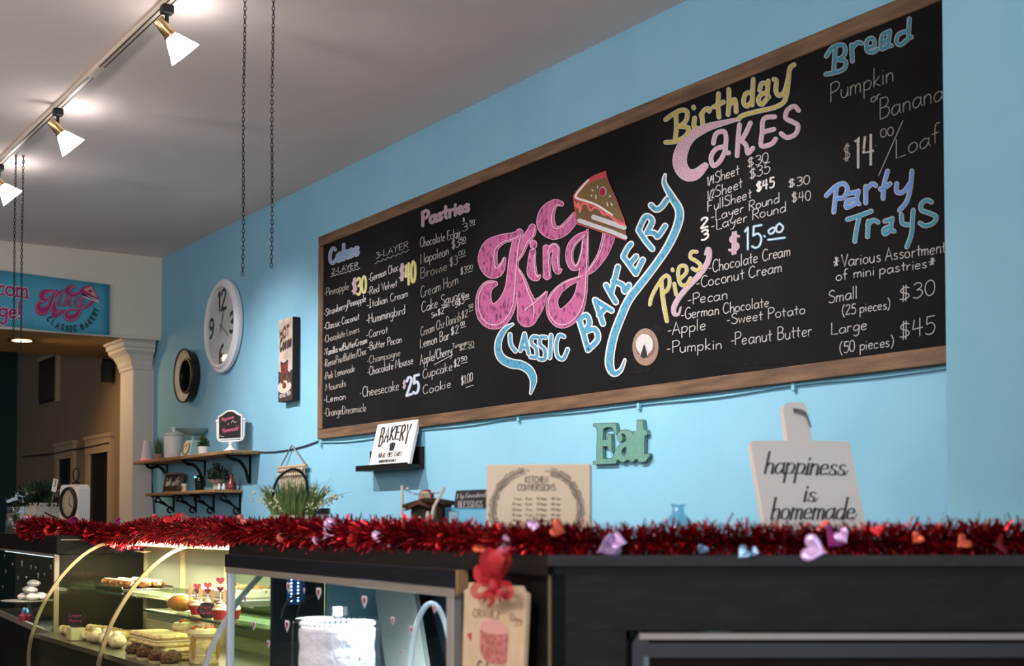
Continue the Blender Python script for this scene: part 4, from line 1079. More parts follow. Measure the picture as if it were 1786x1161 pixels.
# ---- shelves
def shelf(name, label, fl, fr, br_, th, brackets, scroll):
    """front-left, front-right pixels; depth from the front right to back right corner"""
    # find depth so that front right corner and wall corner share X
    xb = wall(br_[0], br_[1]).x
    best = min((abs(wall(fr[0], fr[1], dd).x - xb), dd) for dd in [i*.004 for i in range(10, 110)])[1]
    zs = wall(fr[0], fr[1], best).z
    xl = wall(fl[0], fl[1], best).x
    xl = max(xl, XB-.17+.002)
    r = root(name, label, 'shelf', (xb, YW, zs))
    W_ = xb-xl
    MB().box((-W_, -best, -th), (0, 0, 0), .004).build('shelf_board', SHELFWOOD, r)
    for px, py in brackets:
        bx = wall(px, 830).x - xb
        H = (zs-th) - wall(px, py).z
        b_ = MB()
        b_.box((bx-.011, -.008, -th-H), (bx+.011, 0, -th)).box((bx-.011, -best*.86, -th-.008), (bx+.011, 0, -th))
        if not scroll:
            pts = [(bx, -best*.80, -th-.008), (bx, -best*.62, -th-.03), (bx, -best*.38, -th-H*.22), (bx, -best*.18, -th-H*.5), (bx, -.02, -th-H*.82), (bx, -.008, -th-H*.97)]
            b_.tube(crom(pts, 5), .011, 8)
        else:
            s1 = [(bx, -best*.60+.02*cos(t), -th-.035+.022*sin(t)) for t in [pi*1.2-k*.55 for k in range(8)]]
            s2 = [(bx, -best*.72, -th-.03), (bx, -best*.62, -th-H*.35), (bx, -best*.34, -th-H*.52), (bx, -best*.12, -th-H*.75), (bx, -.02, -th-H*.9)]
            s3 = [(bx, -best*.6, -th-H*.38), (bx, -best*.42, -th-H*.36), (bx, -best*.26, -th-H*.62)]
            s4 = [(bx, -.03+.02*cos(t), -th-H*.86+.02*sin(t)) for t in [.4+k*.6 for k in range(9)]]
            for s_ in (s1, s2, s3, s4): b_.tube(crom(s_, 4), .007, 6)
        b_.build('bracket', BLACKIRON, r, smooth=False)
    return r, zs, best, xb
us, UZ, UD, UX = shelf('upper_wall_shelf', 'upper wooden wall shelf on curved black brackets beside the pillar', (232,803), (402,784), (454,789), .024, [(292,828),(358,848),(437,843)], False)
ls, LZ, LD, LX = shelf('lower_wall_shelf', 'lower shorter wooden wall shelf on black scroll brackets', (253,859), (373,853), (424,857), .022, [(304,893),(343,893),(374,894),(420,896)], True)

def on_shelf(px, off, z): p = wall(px, 800, off); return (p.x, YW-off, z)
def sh(px, py0, py1, off): return wall(px, py0, off).z - wall(px, py1, off).z
# white and pink tapered diffuser
l_ = on_shelf(256, UD-.10, UZ); k = mpp(10.3)
r = root('diffuser', 'tapered white air diffuser with a pink base at the shelf end by the pillar', 'diffuser', (max(l_[0], XB-.05), l_[1], UZ))
MB().lathe([(.045, .022), (.042, .03), (.033, .10), (.026, .155), (.024, .162), (0, .163)], 28).build('cone_body', mat('diffuser_white', 'd3c8cc', .5), r, smooth=True)
MB().lathe([(0, 0), (.044, 0), (.047, .006), (.046, .022), (0, .022)], 28).build('pink_base', mat('diffuser_pink', 'e78793', .5, emit='ff6a7c', es=.35), r, smooth=True)
GRASS = mat('faux_grass', '2e4a22', .7, noise=(30, '55702f', .4, .7)); LEAF = mat('leaf_green', '23381c', .6, noise=(25, '4b6a2e', .4, .75)); POTW = mat('pot_white', 'd4ced0', .5)
def blades(mb, n, r0, h, spread, w=.004, rng=random, z0=0.0, seg=4, droop=.3):
    for i in range(n):
        a = rng.uniform(0, 2*pi); rr = r0*sqrt(rng.random()); x, y = rr*cos(a), rr*sin(a)
        hh = h*rng.uniform(.65, 1.05); sp = spread*rng.uniform(.2, 1.1); b_ = a + rng.uniform(-.6, .6)
        dx, dy = cos(b_)*sp, sin(b_)*sp; px, py = -sin(b_), cos(b_)
        vs = []
        for s in range(seg+1):
            t = s/seg; ww = w*(1-t*.9)*.5
            cx, cy, cz = x+dx*t**1.7, y+dy*t**1.7, z0+hh*(t-droop*t**3*(sp/spread)*.5)
            vs += [(cx-px*ww, cy-py*ww, cz), (cx+px*ww, cy+py*ww, cz)]
        mb.add(vs, [(2*s, 2*s+1, 2*s+3, 2*s+2) for s in range(seg)])
    return mb
def leafy(mb, n, R, H, leaf=.02, rng=random, z0=0.0):
    for i in range(n):
        a = rng.uniform(0, 2*pi); e = rng.uniform(-.1, 1.4); rr = rng.uniform(.3, 1)
        c = Vector((R*rr*cos(a)*cos(e), R*rr*sin(a)*cos(e), z0+H*rr*max(0.0, sin(e))+rng.uniform(0, .3)*H*.3))
        dirn = Vector((cos(a)*cos(e), sin(a)*cos(e), sin(e)+.3)) + Vector((rng.uniform(-.5, .5), rng.uniform(-.5, .5), rng.uniform(-.3, .5)))
        dirn.normalize(); sd = dirn.cross(Vector((rng.uniform(-1, 1), rng.uniform(-1, 1), rng.uniform(-1, 1)))).normalized()
        nn = dirn.cross(sd)
        L_ = leaf*rng.uniform(.7, 1.3); Wd = L_*.42
        mb.add([c-dirn*L_*.5, c+sd*Wd*.5+nn*L_*.08, c+dirn*L_*.5, c-sd*Wd*.5+nn*L_*.08], [(0, 1, 2, 3)])
    return mb
# grass in a wooden pot
l_ = on_shelf(277, UD-.08, UZ)
r = root('potted_grass', 'small faux grass in a wooden pot between diffuser and white canister', 'plant', l_)
MB().lathe([(0, 0), (.034, 0), (.037, .045), (.03, .045), (.03, .038), (0, .038)], 20).build('pot', mat('small_wood_pot', '8f7763', .6), r, smooth=True)
blades(MB(), 130, .028, .15, .03, .004, z0=.035).build('grass_blades', GRASS, r, kind='stuff')
# white enamel canister
l_ = on_shelf(303, UD-.10, UZ)
r = root('enamel_canister', 'white enamel canister with knobbed lid on the upper shelf', 'canister', l_)
MB().lathe([(0, 0), (.068, 0), (.070, .004), (.070, .165), (.068, .168), (0, .168)], 36).build('canister_body', WHITE, r, smooth=True)
MB().lathe([(.072, .168), (.073, .174), (.06, .186), (.02, .194), (.012, .20), (.012, .212), (.022, .222), (.02, .232), (0, .234)], 36).build('lid', WHITE, r, smooth=True)
MB().lathe([(.0705, .166), (.0725, .166), (.0725, .170), (.0705, .170)], 36).build('lid_line', mat('thin_grey', '7d8084', .5), r)
cy = lambda u, v, l: Vector(((.0706+l)*sin(u), -(.0706+l)*cos(u), v))
d = Dec(cy); d.text('CREAM', (-1.3, .088), (-.55, .088), .022, .0036, jit=0, updir=1); d.build('lettering', INK, r, world=False)
# mint kitchen scale with its dish
MINT = mat('mint_enamel', 'a9c6c4', .4)
l_ = on_shelf(334, UD-.12, UZ)
r = root('kitchen_scale', 'mint retro kitchen scale with a round dial and shallow dish', 'scale', (l_[0], l_[1], UZ), radians(8))
m_ = MB(); f = [(-.075, -.06, 0), (.06, -.06, 0), (.075, .06, 0), (-.05, .06, 0)]
m_.add([(-.085, -.05, 0), (.065, -.05, 0), (.065, .06, 0), (-.085, .06, 0), (-.05, -.02, .118), (.055, -.02, .118), (.055, .05, .118), (-.05, .05, .118)], [(0,3,2,1),(4,5,6,7),(0,1,5,4),(1,2,6,5),(2,3,7,6),(3,0,4,7)])
m_.build('scale_body', MINT, r)
Mf = Matrix.Translation((-.008, -.037, .058)) @ Matrix.Rotation(radians(-14), 4, 'X')
MB(Mf).lathe([(0, -.002), (.042, -.002), (.042, .004)], 32, axis='y').build('dial', mat('dial_cream', 'd8d4c2', .5), r)
MB(Mf).lathe([(.04, -.001), (.04, -.008), (.047, -.008), (.047, .002)], 32, axis='y').build('dial_ring', BRASS, r, smooth=True)
MB(Mf).box((-.001, -.005, 0), (.0015, -.003, .034)).build('needle', BLACK, r)
MB().lathe([(.014, .118), (.014, .15), (.03, .155), (0, .158)], 20, cx=.0, cy=.012).build('stem', MINT, r, smooth=True)
MB().lathe([(0, .156), (.05, .158), (.095, .172), (.125, .198), (.128, .202), (.122, .20), (.09, .178), (.05, .164), (0, .162)], 44, cx=.0, cy=.012).build('dish', mat('mint_dish', '9db7b5', .25, .35), r, smooth=True)
# little plant in a white pot
l_ = on_shelf(355, UD-.07, UZ)
r = root('small_potted_plant', 'small bushy green plant in a white pot left of the framed chalkboard', 'plant', l_)
MB().lathe([(0, 0), (.036, 0), (.039, .055), (.034, .055), (.034, .048), (0, .048)], 24).build('pot', POTW, r, smooth=True)
leafy(MB(), 260, .042, .07, .022, z0=.055).build('leaves', LEAF, r, kind='stuff')
# tabletop chalkboard on a white stand
l_ = on_shelf(402, UD-.09, UZ)
r = root('tabletop_chalkboard', 'small swivel chalkboard with white frame and pink writing on the upper shelf', 'chalkboard', l_, radians(24))
MB().lathe([(0, 0), (.048, 0), (.05, .006), (.03, .018), (.014, .032), (.01, .045), (.016, .052), (.009, .06), (.009, .068), (0, .068)], 28).build('stand_foot', WHITE, r, smooth=True)
m_ = MB(); m_.tube([(-.125, 0, .205), (-.122, 0, .10), (-.11, 0, .078), (-.08, 0, .07), (.08, 0, .07), (.11, 0, .078), (.122, 0, .10), (.125, 0, .205)], .006, 8)
m_.blob((-.125, 0, .21), .011, 10, 8).blob((.125, 0, .21), .011, 10, 8); m_.build('yoke', WHITE, r, smooth=True)
arch = [(-.10, .09), (.10, .09), (.10, .235), (.07, .243), (.045, .258), (.02, .268), (-.02, .268), (-.045, .258), (-.07, .243), (-.10, .235)]
big = [(x*1.10, .17+(z-.17)*1.10) for x, z in arch]
MB().prism(big, -.008, .008).build('board_frame', WHITE, r)
MB().prism(arch, -.0095, -.007).build('slate', mat('slate_black', '17120f', .8), r)
tf = lambda u, v, l: Vector((u, -.0098-l, v))
d = Dec(tf); d.text('Happiness', (-.075, .205), (.04, .222), .026, .0035, jit=0, updir=1); d.text('is', (-.02, .178), (-.002, .181), .018, .003, jit=0, updir=1); d.text('Homemade!', (-.065, .128), (.085, .143), .032, .004, jit=0, updir=1)
d.build('pink_writing', mat('pink_chalk_pen', 'c75f7c', .8), r, world=False)
d = Dec(tf)
for ox, oz in ((.045, .197), (-.07, .104)): d.strip(crom([(ox-.03, oz-.006), (ox-.015, oz+.008), (ox, oz-.003), (ox+.02, oz+.001)], 4), .003)
d.build('swash', mat('chalk_pen_white', 'd5cfd0', .8), r, world=False)

# lower shelf things
l_ = on_shelf(300, LD-.10, LZ)
r = root('framed_chalk_sign', 'small wood-framed black sign with white script on the lower shelf', 'sign', M=Matrix.Translation((l_[0], l_[1], LZ+.001)) @ Matrix.Rotation(radians(14), 4, 'Z') @ Matrix.Rotation(radians(-10), 4, 'X'))
WD2 = mat('grey_wood_frame', '7a6a55', .7, noise=(20, '5e4f3e', .4, .7))
MB().box((-.13, 0, 0), (.08, .035, .012)).box((-.13, 0, .138), (.08, .035, .15)).box((-.13, 0, .012), (-.12, .035, .138)).box((.07, 0, .012), (.08, .035, .138)).build('frame', WD2, r)
MB().box((-.12, .006, .012), (.07, .03, .138)).build('panel', mat('slate_black', '17120f', .8), r)
d = Dec(lambda u, v, l: Vector((u, .0055-l, v))); d.text('faith', (-.11, .05), (-.045, .056), .06, .006, jit=0, updir=1, slant=.3); d.text('with', (-.03, .05), (.055, .058), .066, .006, jit=0, updir=1, slant=.3); d.build('script', mat('chalk_pen_white', 'd5cfd0', .8), r, world=False)
l_ = on_shelf(322, LD-.05, LZ)
r = root('cream_candle', 'small cream candle jar in front of the framed black sign', 'candle', l_)
MB().lathe([(0, 0), (.021, 0), (.021, .05), (.018, .05), (.018, .044), (0, .044)], 20).build('jar', mat('candle_cream', 'c9c1a0', .4), r, smooth=True)
MB().lathe([(0, .045), (.0225, .045), (.0225, .056), (0, .056)], 20).build('lid', mat('candle_lid', 'd8d2bd', .5), r, smooth=True)
MB().box((-.016, -.0218, .012), (.016, -.019, .036)).build('label', mat('candle_label', '77704a', .6), r)
l_ = on_shelf(349, LD-.09, LZ)
r = root('smart_speaker', 'black rounded gadget with one blue light on the lower shelf', 'gadget', l_)
MB().blob((0, 0, .072), (.036, .036, .042), 24, 14).lathe([(0, 0), (.03, 0), (.033, .03), (.035, .07), (0, .08)], 24).build('body', mat('gloss_black', '060709', .2), r, smooth=True)
MB().blob((-.012, -.032, .098), .006, 10, 8).build('indicator', mat('blue_led', '35c6ff', .3, emit='38cfff', es=6), r, smooth=True)
l_ = on_shelf(379, LD-.11, LZ)
r = root('footed_planter', 'dark green bushy plant in a pale footed bowl on the lower shelf', 'plant', l_)
MB().lathe([(0, 0), (.03, 0), (.026, .02), (.03, .04), (.06, .062), (.064, .072), (.056, .072), (.05, .062), (0, .06)], 28).build('footed_bowl', mat('stone_bowl', 'a89a8c', .6), r, smooth=True)
leafy(MB(), 420, .085, .11, .028, z0=.07).build('leaves', mat('leaf_dark', '14261c', .6, noise=(25, '3a5a35', .4, .8)), r, kind='stuff')
for i, (px, lb) in enumerate(((383, 'tiny clear glass shaker with a white top, left of the pair'), (391, 'tiny clear glass shaker with a white top, next to the red jug'))):
    l_ = on_shelf(px, LD*.50, LZ)
    r = root('glass_shaker', lb, 'shaker', l_, 0, 'glass shakers on the lower shelf')
    MB().lathe([(0, 0), (.014, 0), (.016, .008), (.012, .024), (.008, .03), (0, .03)], 16).build('shaker_body', mat('pale_glass_solid', 'b8cdd6', .1, spec=.8), r, smooth=True)
    MB().lathe([(.008, .03), (.009, .034), (.007, .042), (0, .044)], 14).build('top', WHITE, r, smooth=True)
REDG = mat('oxblood_glaze', '6e2b26', .25)
l_ = on_shelf(404, LD*.34, LZ)
r = root('red_jug', 'small oxblood ceramic jug with handle at the right end of the lower shelf', 'jug', l_)
MB().lathe([(0, 0), (.032, 0), (.036, .012), (.028, .045), (.014, .07), (.012, .085), (.014, .105), (.010, .107), (0, .10)], 28).build('jug_body', REDG, r, smooth=True)
MB().tube(crom([(.012, 0, .075), (.03, 0, .09), (.042, 0, .078), (.035, 0, .055), (.024, 0, .045)], 4), .004, 8).build('handle', REDG, r, smooth=True)
MB().tube([(-.014, 0, .075), (-.03, 0, .08)], .004, 8).build('spout', REDG, r, smooth=True)

# ---- macrame hanging
ROPE = mat('rope_cream', 'b9ac96', .9, noise=(60, '93866f', .4, .6))
a = wloc(507, 776, .02)
l0 = wall(483, 816, .05); l1 = wall(527, 811, .05)
r = root('macrame_hanging', 'small cream macrame hanging on a wooden rod behind the flower basket', 'wall hanging', (a.x, YW, a.z))
MB().tube([(l0.x, YW-.03, l0.z), (a.x, YW-.012, a.z), (l1.x, YW-.03, l1.z)], .005, 8).build('rope', mat('grey_rope', '7f807c', .9), r, world=True)
MB().tube([(l0.x-.02, YW-.03, (l0.z+l1.z)/2), (l1.x+.02, YW-.03, (l0.z+l1.z)/2)], .011, 10).build('rod', mat('driftwood', 'a58f76', .7), r, world=True)
m_ = MB(); zc = (l0.z+l1.z)/2
nf = 34
for k in range(nf):
    x = l0.x + (l1.x-l0.x)*(k+.5)/nf; t = abs(k-nf/2)/(nf/2)
    m_.tube([(x, YW-.034, zc), (x+random.uniform(-.004, .004), YW-.03, zc-.08), (x+random.uniform(-.006, .006), YW-.03, zc-.21+.07*t)], .0045, 5)
m_.build('fringe', ROPE, r, world=True, kind='stuff')
m_ = MB()
for row in range(2):
    for k in range(11):
        x = l0.x+(l1.x-l0.x)*(k+.5)/11; m_.blob((x, YW-.045, zc-.02-.03*row), (.014, .008, .012), 8, 6)
m_.build('knots', ROPE, r, smooth=True, world=True, kind='stuff')

# ================================================================== COUNTERS AND DISPLAY CASES
HD = .057                                   # counter tops lie this far below the lens
TOPZ = EYE - HD
def dirs(vpx):
    t = (W_PX/2 - vpx)/F_PX; a = math.atan(t)
    d = A_*cos(a) - R_*sin(a)               # receding direction
    rz = atan2(-d.y, -d.x)
    return d, rz, Vector((sin(a)*A_.x + cos(a)*R_.x, sin(a)*A_.y + cos(a)*R_.y, 0))   # dir, rot (local +x = -d), back normal
DM, RZM, NM = dirs(-385); DC, RZC, NC = dirs(-600)
RZI = atan2(R_.y, R_.x)
CORN = P(955, 968, 2.5)
CORN = Vector((CORN.x, CORN.y, 0))
def frame(o, rz): return Matrix.Translation(o) @ Matrix.Rotation(rz, 4, 'Z')
def loc_in(M, p): return M.inverted() @ p
# ---------------- right hand counter, square to the view
rc = root('right_counter', 'long black-stained wooden counter front filling the lower right', 'counter', CORN, RZI)
Lr = 1.3; MT = tan(radians(90) - (pi/2 - 0)*0 - radians(59.05))
MB().prism_z([(0, 0), (Lr, 0), (Lr, .6), (.6*MT+.004, .6)], TOPZ-.019, TOPZ).build('counter_top', BLACKWOOD, rc)
z1 = P(1300, 1100, 2.52).z
MB().box((0.004, .022, z1), (Lr, .05, TOPZ-.019), .001).build('front_panel', BLACKPAINT, rc)
xA = (1092-955)*mpp(2.52)
MB().box((0.004, .022, 0), (xA, .05, z1)).build('lower_panel', BLACKPAINT, rc)
MB().box((xA, .022, 0), (Lr, .05, .35)).build('kick_panel', BLACKPAINT, rc)
MB().box((.42, .58, 0), (Lr, .6, TOPZ-.02)).build('back_panel', BLACKPAINT, rc)
MB().box((.0015, .0165, .2), (.0065, .0215, TOPZ-.03)).build('brass_seam', mat('dull_brass_seam', '6e5a3c', .5, .5), rc)
# built-in display below the counter front
cd_ = root('undercounter_case', 'dark glass display case set under the right counter with a steel top rail', 'display case', frame(CORN, RZI) @ Vector((xA+.01, .03, .36)), RZI)
Wc = Lr-xA-.03; Hc = z1-.36-.0004
def c_poly(x0, z0, x1, z1, r, n=6):
    pts = [(x0, z0), (x1, z0), (x1, z1)]
    pts += [(x0+r-r*sin(pi/2*k/n), z1-r+r*cos(pi/2*k/n)) for k in range(n+1)]
    return pts
m_ = MB(); m_.box((.012, -.02, Hc-.016), (Wc, .02, Hc-.002), .002); m_.build('top_rail', mat('rail_warm_steel', '8c8177', .35, .7), cd_)
m_ = MB(); m_.box((.012, -.015, Hc-.05), (Wc, .02, Hc-.018), .003); m_.build('under_rail', mat('rail_black', '141316', .4), cd_)
m_ = MB(); m_.prism(c_poly(-.0, 0, .03, Hc-.001, .028), -.018, .03); m_.build('left_post', mat('rail_black', '141316', .4), cd_)
m_ = MB(); m_.box((.02, -.022, 0), (.03, -.019, Hc-.045)); m_.build('post_trim', mat('grey_trim', '5d6066', .4, .5), cd_)
m_ = MB(); m_.box((.03, .0, 0), (Wc, .003, Hc-.05)); m_.build('glass_front', thin_glass('smoked_glass', '3a4a58', .05, .0, .4), cd_)
m_ = MB(); m_.box((.0, .18, 0), (Wc, .2, Hc-.02)).box((0, .03, 0), (Wc, .2, .02)).box((0, .021, Hc-.02), (Wc, .2, Hc-.002)).box((-.01, .03, 0), (0.0, .2, Hc-.02)); m_.build('interior', mat('dark_interior', '14181d', .7), cd_)
# ---------------- left part of the same line: post panel and centre display case
MF_ = frame(CORN, RZM)
def mx(px, py=1000): return loc_in(MF_, hit(px, py, CORN, NM)).x        # local x of a pixel on the case front
def mz(px, py, off=0): return hit(px, py, CORN - NM*off, NM).z
xg1 = mx(785); xl = mx(399); xp = mx(806)
ctr = root('centre_counter', 'black counter top and post between the display case and the right counter', 'counter', CORN, RZM)
MB().prism_z([(xl, 0), (-.001, 0), (-.6*MT-.004, .6), (xl, .6)], TOPZ-.036, TOPZ).build('counter_top', BLACKWOOD, ctr)
MB().box((xp+.004, .02, 0), (-.004, .06, TOPZ-.036)).build('post_panel', BLACKPAINT, ctr)
MB().box((xp+.004, .06, 0), (xp+.03, .58, TOPZ-.036)).build('side_panel', BLACKPAINT, ctr)
zh0 = mz(400, 967); zh1 = mz(400, 988); zs1 = mz(400, 998)
dc = root('glass_display_case', 'square glass display case with black header and pale metal trim, holding a domed cake', 'display case', CORN, RZM)
zh0 = TOPZ-.0365
MB().box((xl-.006, -.012, zh1), (xp-.004, .012, zh0), .002).build('header_board', mat('header_black', '0e0f16', .35, noise=(20, '1b1e2a', .45, .7, (1, 1, 5))), dc)
MB().box((xp-.004, -.012, zh1-.008), (xp+.003, .012, zh0)).build('header_end', mat('raw_edge_wood', '9a7c55', .6), dc)
MB().box((xl-.004, -.010, zs1), (xp-.02, .012, zh1-.0005), .001).build('trim_strip', ALU, dc)
zb_ = EYE-.62
MB().box((xl, -.008, zb_), (xl+.022, .014, zs1), .002).build('corner_post', mat('post_white_metal', 'cfd0d6', .35, .4), dc)
MB().box((xg1-.002, -.008, zb_), (xg1+.03, .014, zs1), .002).build('corner_post', mat('post_grey_metal', 'b9b6b2', .35, .5), dc)
GL = thin_glass('case_glass', 'eef6f4', .04, 0, .25)
MB().box((xl+.022, 0, zb_), (xg1-.002, .001, zs1)).build('front_glass', GL, dc)
MB().box((xl+.006, .014, zb_), (xl+.007, .5, zh1)).build('side_glass', GL, dc)
MB().box((xl, -.01, 0), (xp, .55, zb_-.02)).build('base_cabinet', BLACKPAINT, dc)
MB().box((xl, -.005, zb_-.02), (xp, .55, zb_)).build('deck', mat('deck_white', 'c9ccd2', .4), dc)
# inside the case, on its left side and back
MB().box((xl+.01, .13, zb_), (xl+.03, .30, zh1-.005)).build('black_side_board', mat('board_black_gloss', '0a0c12', .3), dc)
MB().box((xl+.01, .31, zb_), (xl+.03, .53, zh1-.005)).build('teal_side_board', mat('board_teal', '5f8d99', .5, noise=(7, '8fb0b8', .45, .75)), dc)
MB().box((xl+.03, .53, zb_), (xg1+.02, .55, zh1-.005)).build('back_board', mat('back_dark', '20262f', .3, noise=(9, '3a4350', .45, .75)), dc)
MB().box((xl+.02, .06, zh1-.01), (xg1, .16, zh1-.003)).build('light_bar', mat('case_light', 'ffffff', .4, emit='dfe8ff', es=3.0), dc)
MB().box((xp-.012, .0125, zb_), (xp+.0038, .06, TOPZ-.037)).box((xg1+.031, .0125, zb_), (xg1+.036, .5, zh1)).build('end_filler', BLACKPAINT, dc)
# row of small LEDs on the black board
m_ = MB()
for r_ in range(2):
    for c_i in range(9):
        m_.blob((xl+.034, .19+.022*r_, zh1-.02-.011*c_i), .0035, 6, 4)
m_.build('led_dots', mat('led_blue_white', 'ffffff', .4, emit='a8ccff', es=5), dc, kind='stuff')
MB().box((xl+.031, .175, zh1-.12), (xl+.033, .235, zh1-.01)).build('led_panel', mat('led_backing', '27487a', .4), dc)
for k, yy in enumerate((.2, .25)):
    MB().tube([(xl+.06, yy-.05+.12*(1-cos(t))*.5, zh1-.16+.07*sin(t)) for t in [pi*.1*i for i in range(6)]] , .005, 8).build('cable_loop', BLACK, dc)
a_ = loc_in(MF_, P(690, 1000, 3.55)); 
m_ = MB(); xx = mx(640)
bx_ = lambda px, yy: loc_in(MF_, hit(px, 1000, CORN + NM*yy, NM)).x
q0, q1, q2, q3 = bx_(647, .49), bx_(716, .49), bx_(765, .40), bx_(690, .40)
m_.add([(q0, .49, zh1-.006), (q1, .49, zh1-.006), (q2, .40, zb_), (q3, .40, zb_), (q0, .505, zh1-.006), (q1, .505, zh1-.006), (q2, .415, zb_), (q3, .415, zb_)], [(0,1,2,3),(7,6,5,4),(0,4,5,1),(1,5,6,2),(2,6,7,3),(3,7,4,0)])
m_.build('leaning_board', mat('leaning_white', 'c8cdc9', .5), dc)
# heart stickers on the glass
STR = mat('sticker_red', '8e1f4a', .5); STW = mat('sticker_white', 'e6dfe6', .5)
def heart(cx, cz, s, sx=1.0):
    pts = []
    for k in range(22):
        t = 2*pi*k/22
        pts.append((cx + sx*s*.5*(sin(t)**3), cz + s*.5*(13*cos(t)-5*cos(2*t)-2*cos(3*t)-cos(4*t))/16))
    return pts
hs = [(195,505,11),(345,455,7),(503,418,15),(612,443,7),(715,458,17),(1040,518,18),(257,688,14),(492,690,17),(360,820,11),(688,845,12),(885,870,14),(1240,655,12),(1375,720,13),(1537,570,12),(1308,878,7),(1008,927,7)]
for x, y, s_ in hs:
    px, py = 380+x/4.059, 920+y/4.059
    p = loc_in(MF_, hit(px, py, CORN, NM)); Zd = (frame(CORN, RZM) @ p - CAM).dot(A_)
    sz = s_*1.05*mpp(Zd)
    o = MB().prism(heart(p.x, p.z, sz*1.35, .95), -.0012, -.0008).build('heart_sticker', STW, dc)
    MB().prism(heart(p.x, p.z, sz*.85, .9), -.0018, -.0013).build('heart_centre', STR, o)
ckl = loc_in(MF_, P(588, 1100, 3.42))
spot('case_light_beam', MF_ @ Vector((ckl.x+.12, .07, zh1-.02)), MF_ @ Vector((ckl.x, ckl.y, zb_+.1)), 17, 150, (.9, .94, 1), .05)
spot('case_light_second_beam', MF_ @ Vector((ckl.x-.35, .07, zh1-.02)), MF_ @ Vector((ckl.x-.1, .35, zb_)), 18, 150, (.9, .94, 1), .05)
spot('case_light_third_beam', MF_ @ Vector((xg1-.1, .07, zh1-.02)), MF_ @ Vector((xg1-.1, .4, zb_)), 12, 150, (.9, .94, 1), .05)
# domed white cake
cp = P(588, 1100, 3.42)
cr_ = 72*mpp(3.42)
ckz = EYE - (1161+60-913)*mpp(3.42)
dome = root('domed_cake', 'white frosted cake under a clear ribbed plastic dome in the centre case', 'cake', (cp.x, cp.y, zb_))
ztop = P(588, 1092, 3.42).z - zb_
MB().lathe([(0, 0), (cr_*1.1, 0), (cr_*1.15, .01), (cr_*1.15, .02), (0, .02)], 40).build('cake_board', mat('cake_board_white', 'dcdce0', .5), dome, smooth=True)
prof = [(0, .021)]; H_ = ztop-.021
for k in range(41):
    t = k/40; prof.append((cr_*.92*(1-.03*(abs(sin(t*pi*4))**6)), .021+H_*t*.98))
prof += [(cr_*.86, ztop), (cr_*.5, ztop+.003), (0, ztop)]
o = MB().lathe(prof, 64).build('frosted_cake', mat('frosting', 'f4f1f4', .5, bump=(45, .8)), dome, smooth=True)
MB().lathe([(cr_*1.13, .02), (cr_*1.07, ztop+.012), (cr_*.98, ztop+.022), (cr_*.5, ztop+.026), (0, ztop+.026)], 64, cap=False).build('dome_shell', thin_glass('dome_plastic', 'f4f6fa', .05, .05, .4), dome, smooth=True)
m_ = MB()
for k in range(40):
    a = 2*pi*k/40; m_.blob((cr_*.86*cos(a), cr_*.86*sin(a), ztop+.008), .006, 6, 5)
m_.build('piped_beads', mat('frosting', 'e9e6ea', .55), dome, smooth=True, kind='stuff')
MB().lathe([(0, ztop+.026), (.013, ztop+.027), (.011, ztop+.036), (.012, ztop+.048), (0, ztop+.049)], 16).build('dome_knob', mat('knob_white', 'f0f0f4', .3, emit='e8ecff', es=.3), dome, smooth=True)
# white basket handle
hp = P(752, 1080, 3.22)
bk = root('white_arch_basket', 'white basket with tall arched handle at the right of the centre case', 'basket', (hp.x, hp.y, zb_), RZI+.2)
hz = P(745, 1052, 3.22).z - zb_
hw_ = 42*mpp(3.22)
MB().tube([(hw_*cos(t)*(1.12 if False else 1), 0, .12 + (hz-.12)*abs(sin(t))**.75) for t in [pi*k/20 for k in range(21)]], .0065, 10).build('arch_handle', mat('ribbon_white', 'dcdfe6', .5), bk, smooth=True)
MB().lathe([(0, 0), (hw_*.8, 0), (hw_*.95, .06), (hw_*1.08, .12), (hw_*1.0, .12), (hw_*.9, .06), (0, .02)], 28).build('basket_bowl', mat('basket_white', 'd5d8de', .6, bump=(120, .6)), bk, smooth=True)

# ---------------- hanging tag with bow on the post
fp_ = lambda px, py, off: hit(px, py, CORN - NM*off, NM)
tg = root('cake_tag_sign', 'cream notched wooden tag with a drawn pink cake, hanging on the black post', 'sign', fp_(862, 1161, .005))
def tp(x, y): return fp_(800+x/5.5, 950+y/5.5, .0)
tgM = MW[tg.name]
def tagmap(px, py, off): return tgM.inverted() @ fp_(px, py, off)
tagpts = [(32,1400),(34,1161),(55,435),(90,415),(98,360),(590,395),(612,445),(652,470),(652,520),(622,1161),(615,1400)]
fr_ = [fp_(800+x/5.5, 950+y/5.5, .012) for x, y in tagpts]; bk_ = [p + NM*.008 for p in fr_]
n_ = len(fr_)
tris = geometry.tessellate_polygon([[Vector((x, y, 0)) for x, y in tagpts]])
recalc(MB().add(fr_+bk_, [tuple(t) for t in tris]+[tuple(i+n_ for i in t) for t in tris]+[(i, (i+1) % n_, (i+1) % n_+n_, i+n_) for i in range(n_)]).build('tag_board', mat('tag_cream', 'd0b99a', .7, noise=(30, 'c4aa88', .4, .7)), tg, world=True))
tgd = lambda u, v, l: fp_(800+u/5.5, 950+v/5.5, .0122+l)
d = Dec(tgd); d.text('CRAVEZ', (135, 690), (395, 712), 75, 9, jit=.3); d.text('Day', (495, 722), (610, 748), 72, 9, jit=.2); d.strip([(535, 770), (570, 765), (545, 785)], 7); d.build('lettering', mat('tag_brown_ink', '8a6452', .8), tg)
d = Dec(tgd); d.text('Cak', (180, 1215), (300, 1235), 110, 14, jit=.2); d.build('lettering', mat('tag_dark_ink', '2a2733', .8), tg)
CAKEP = mat('tag_pink_cake', 'c07b74', .8, noise=(120, '9c4b4b', .42, .62))
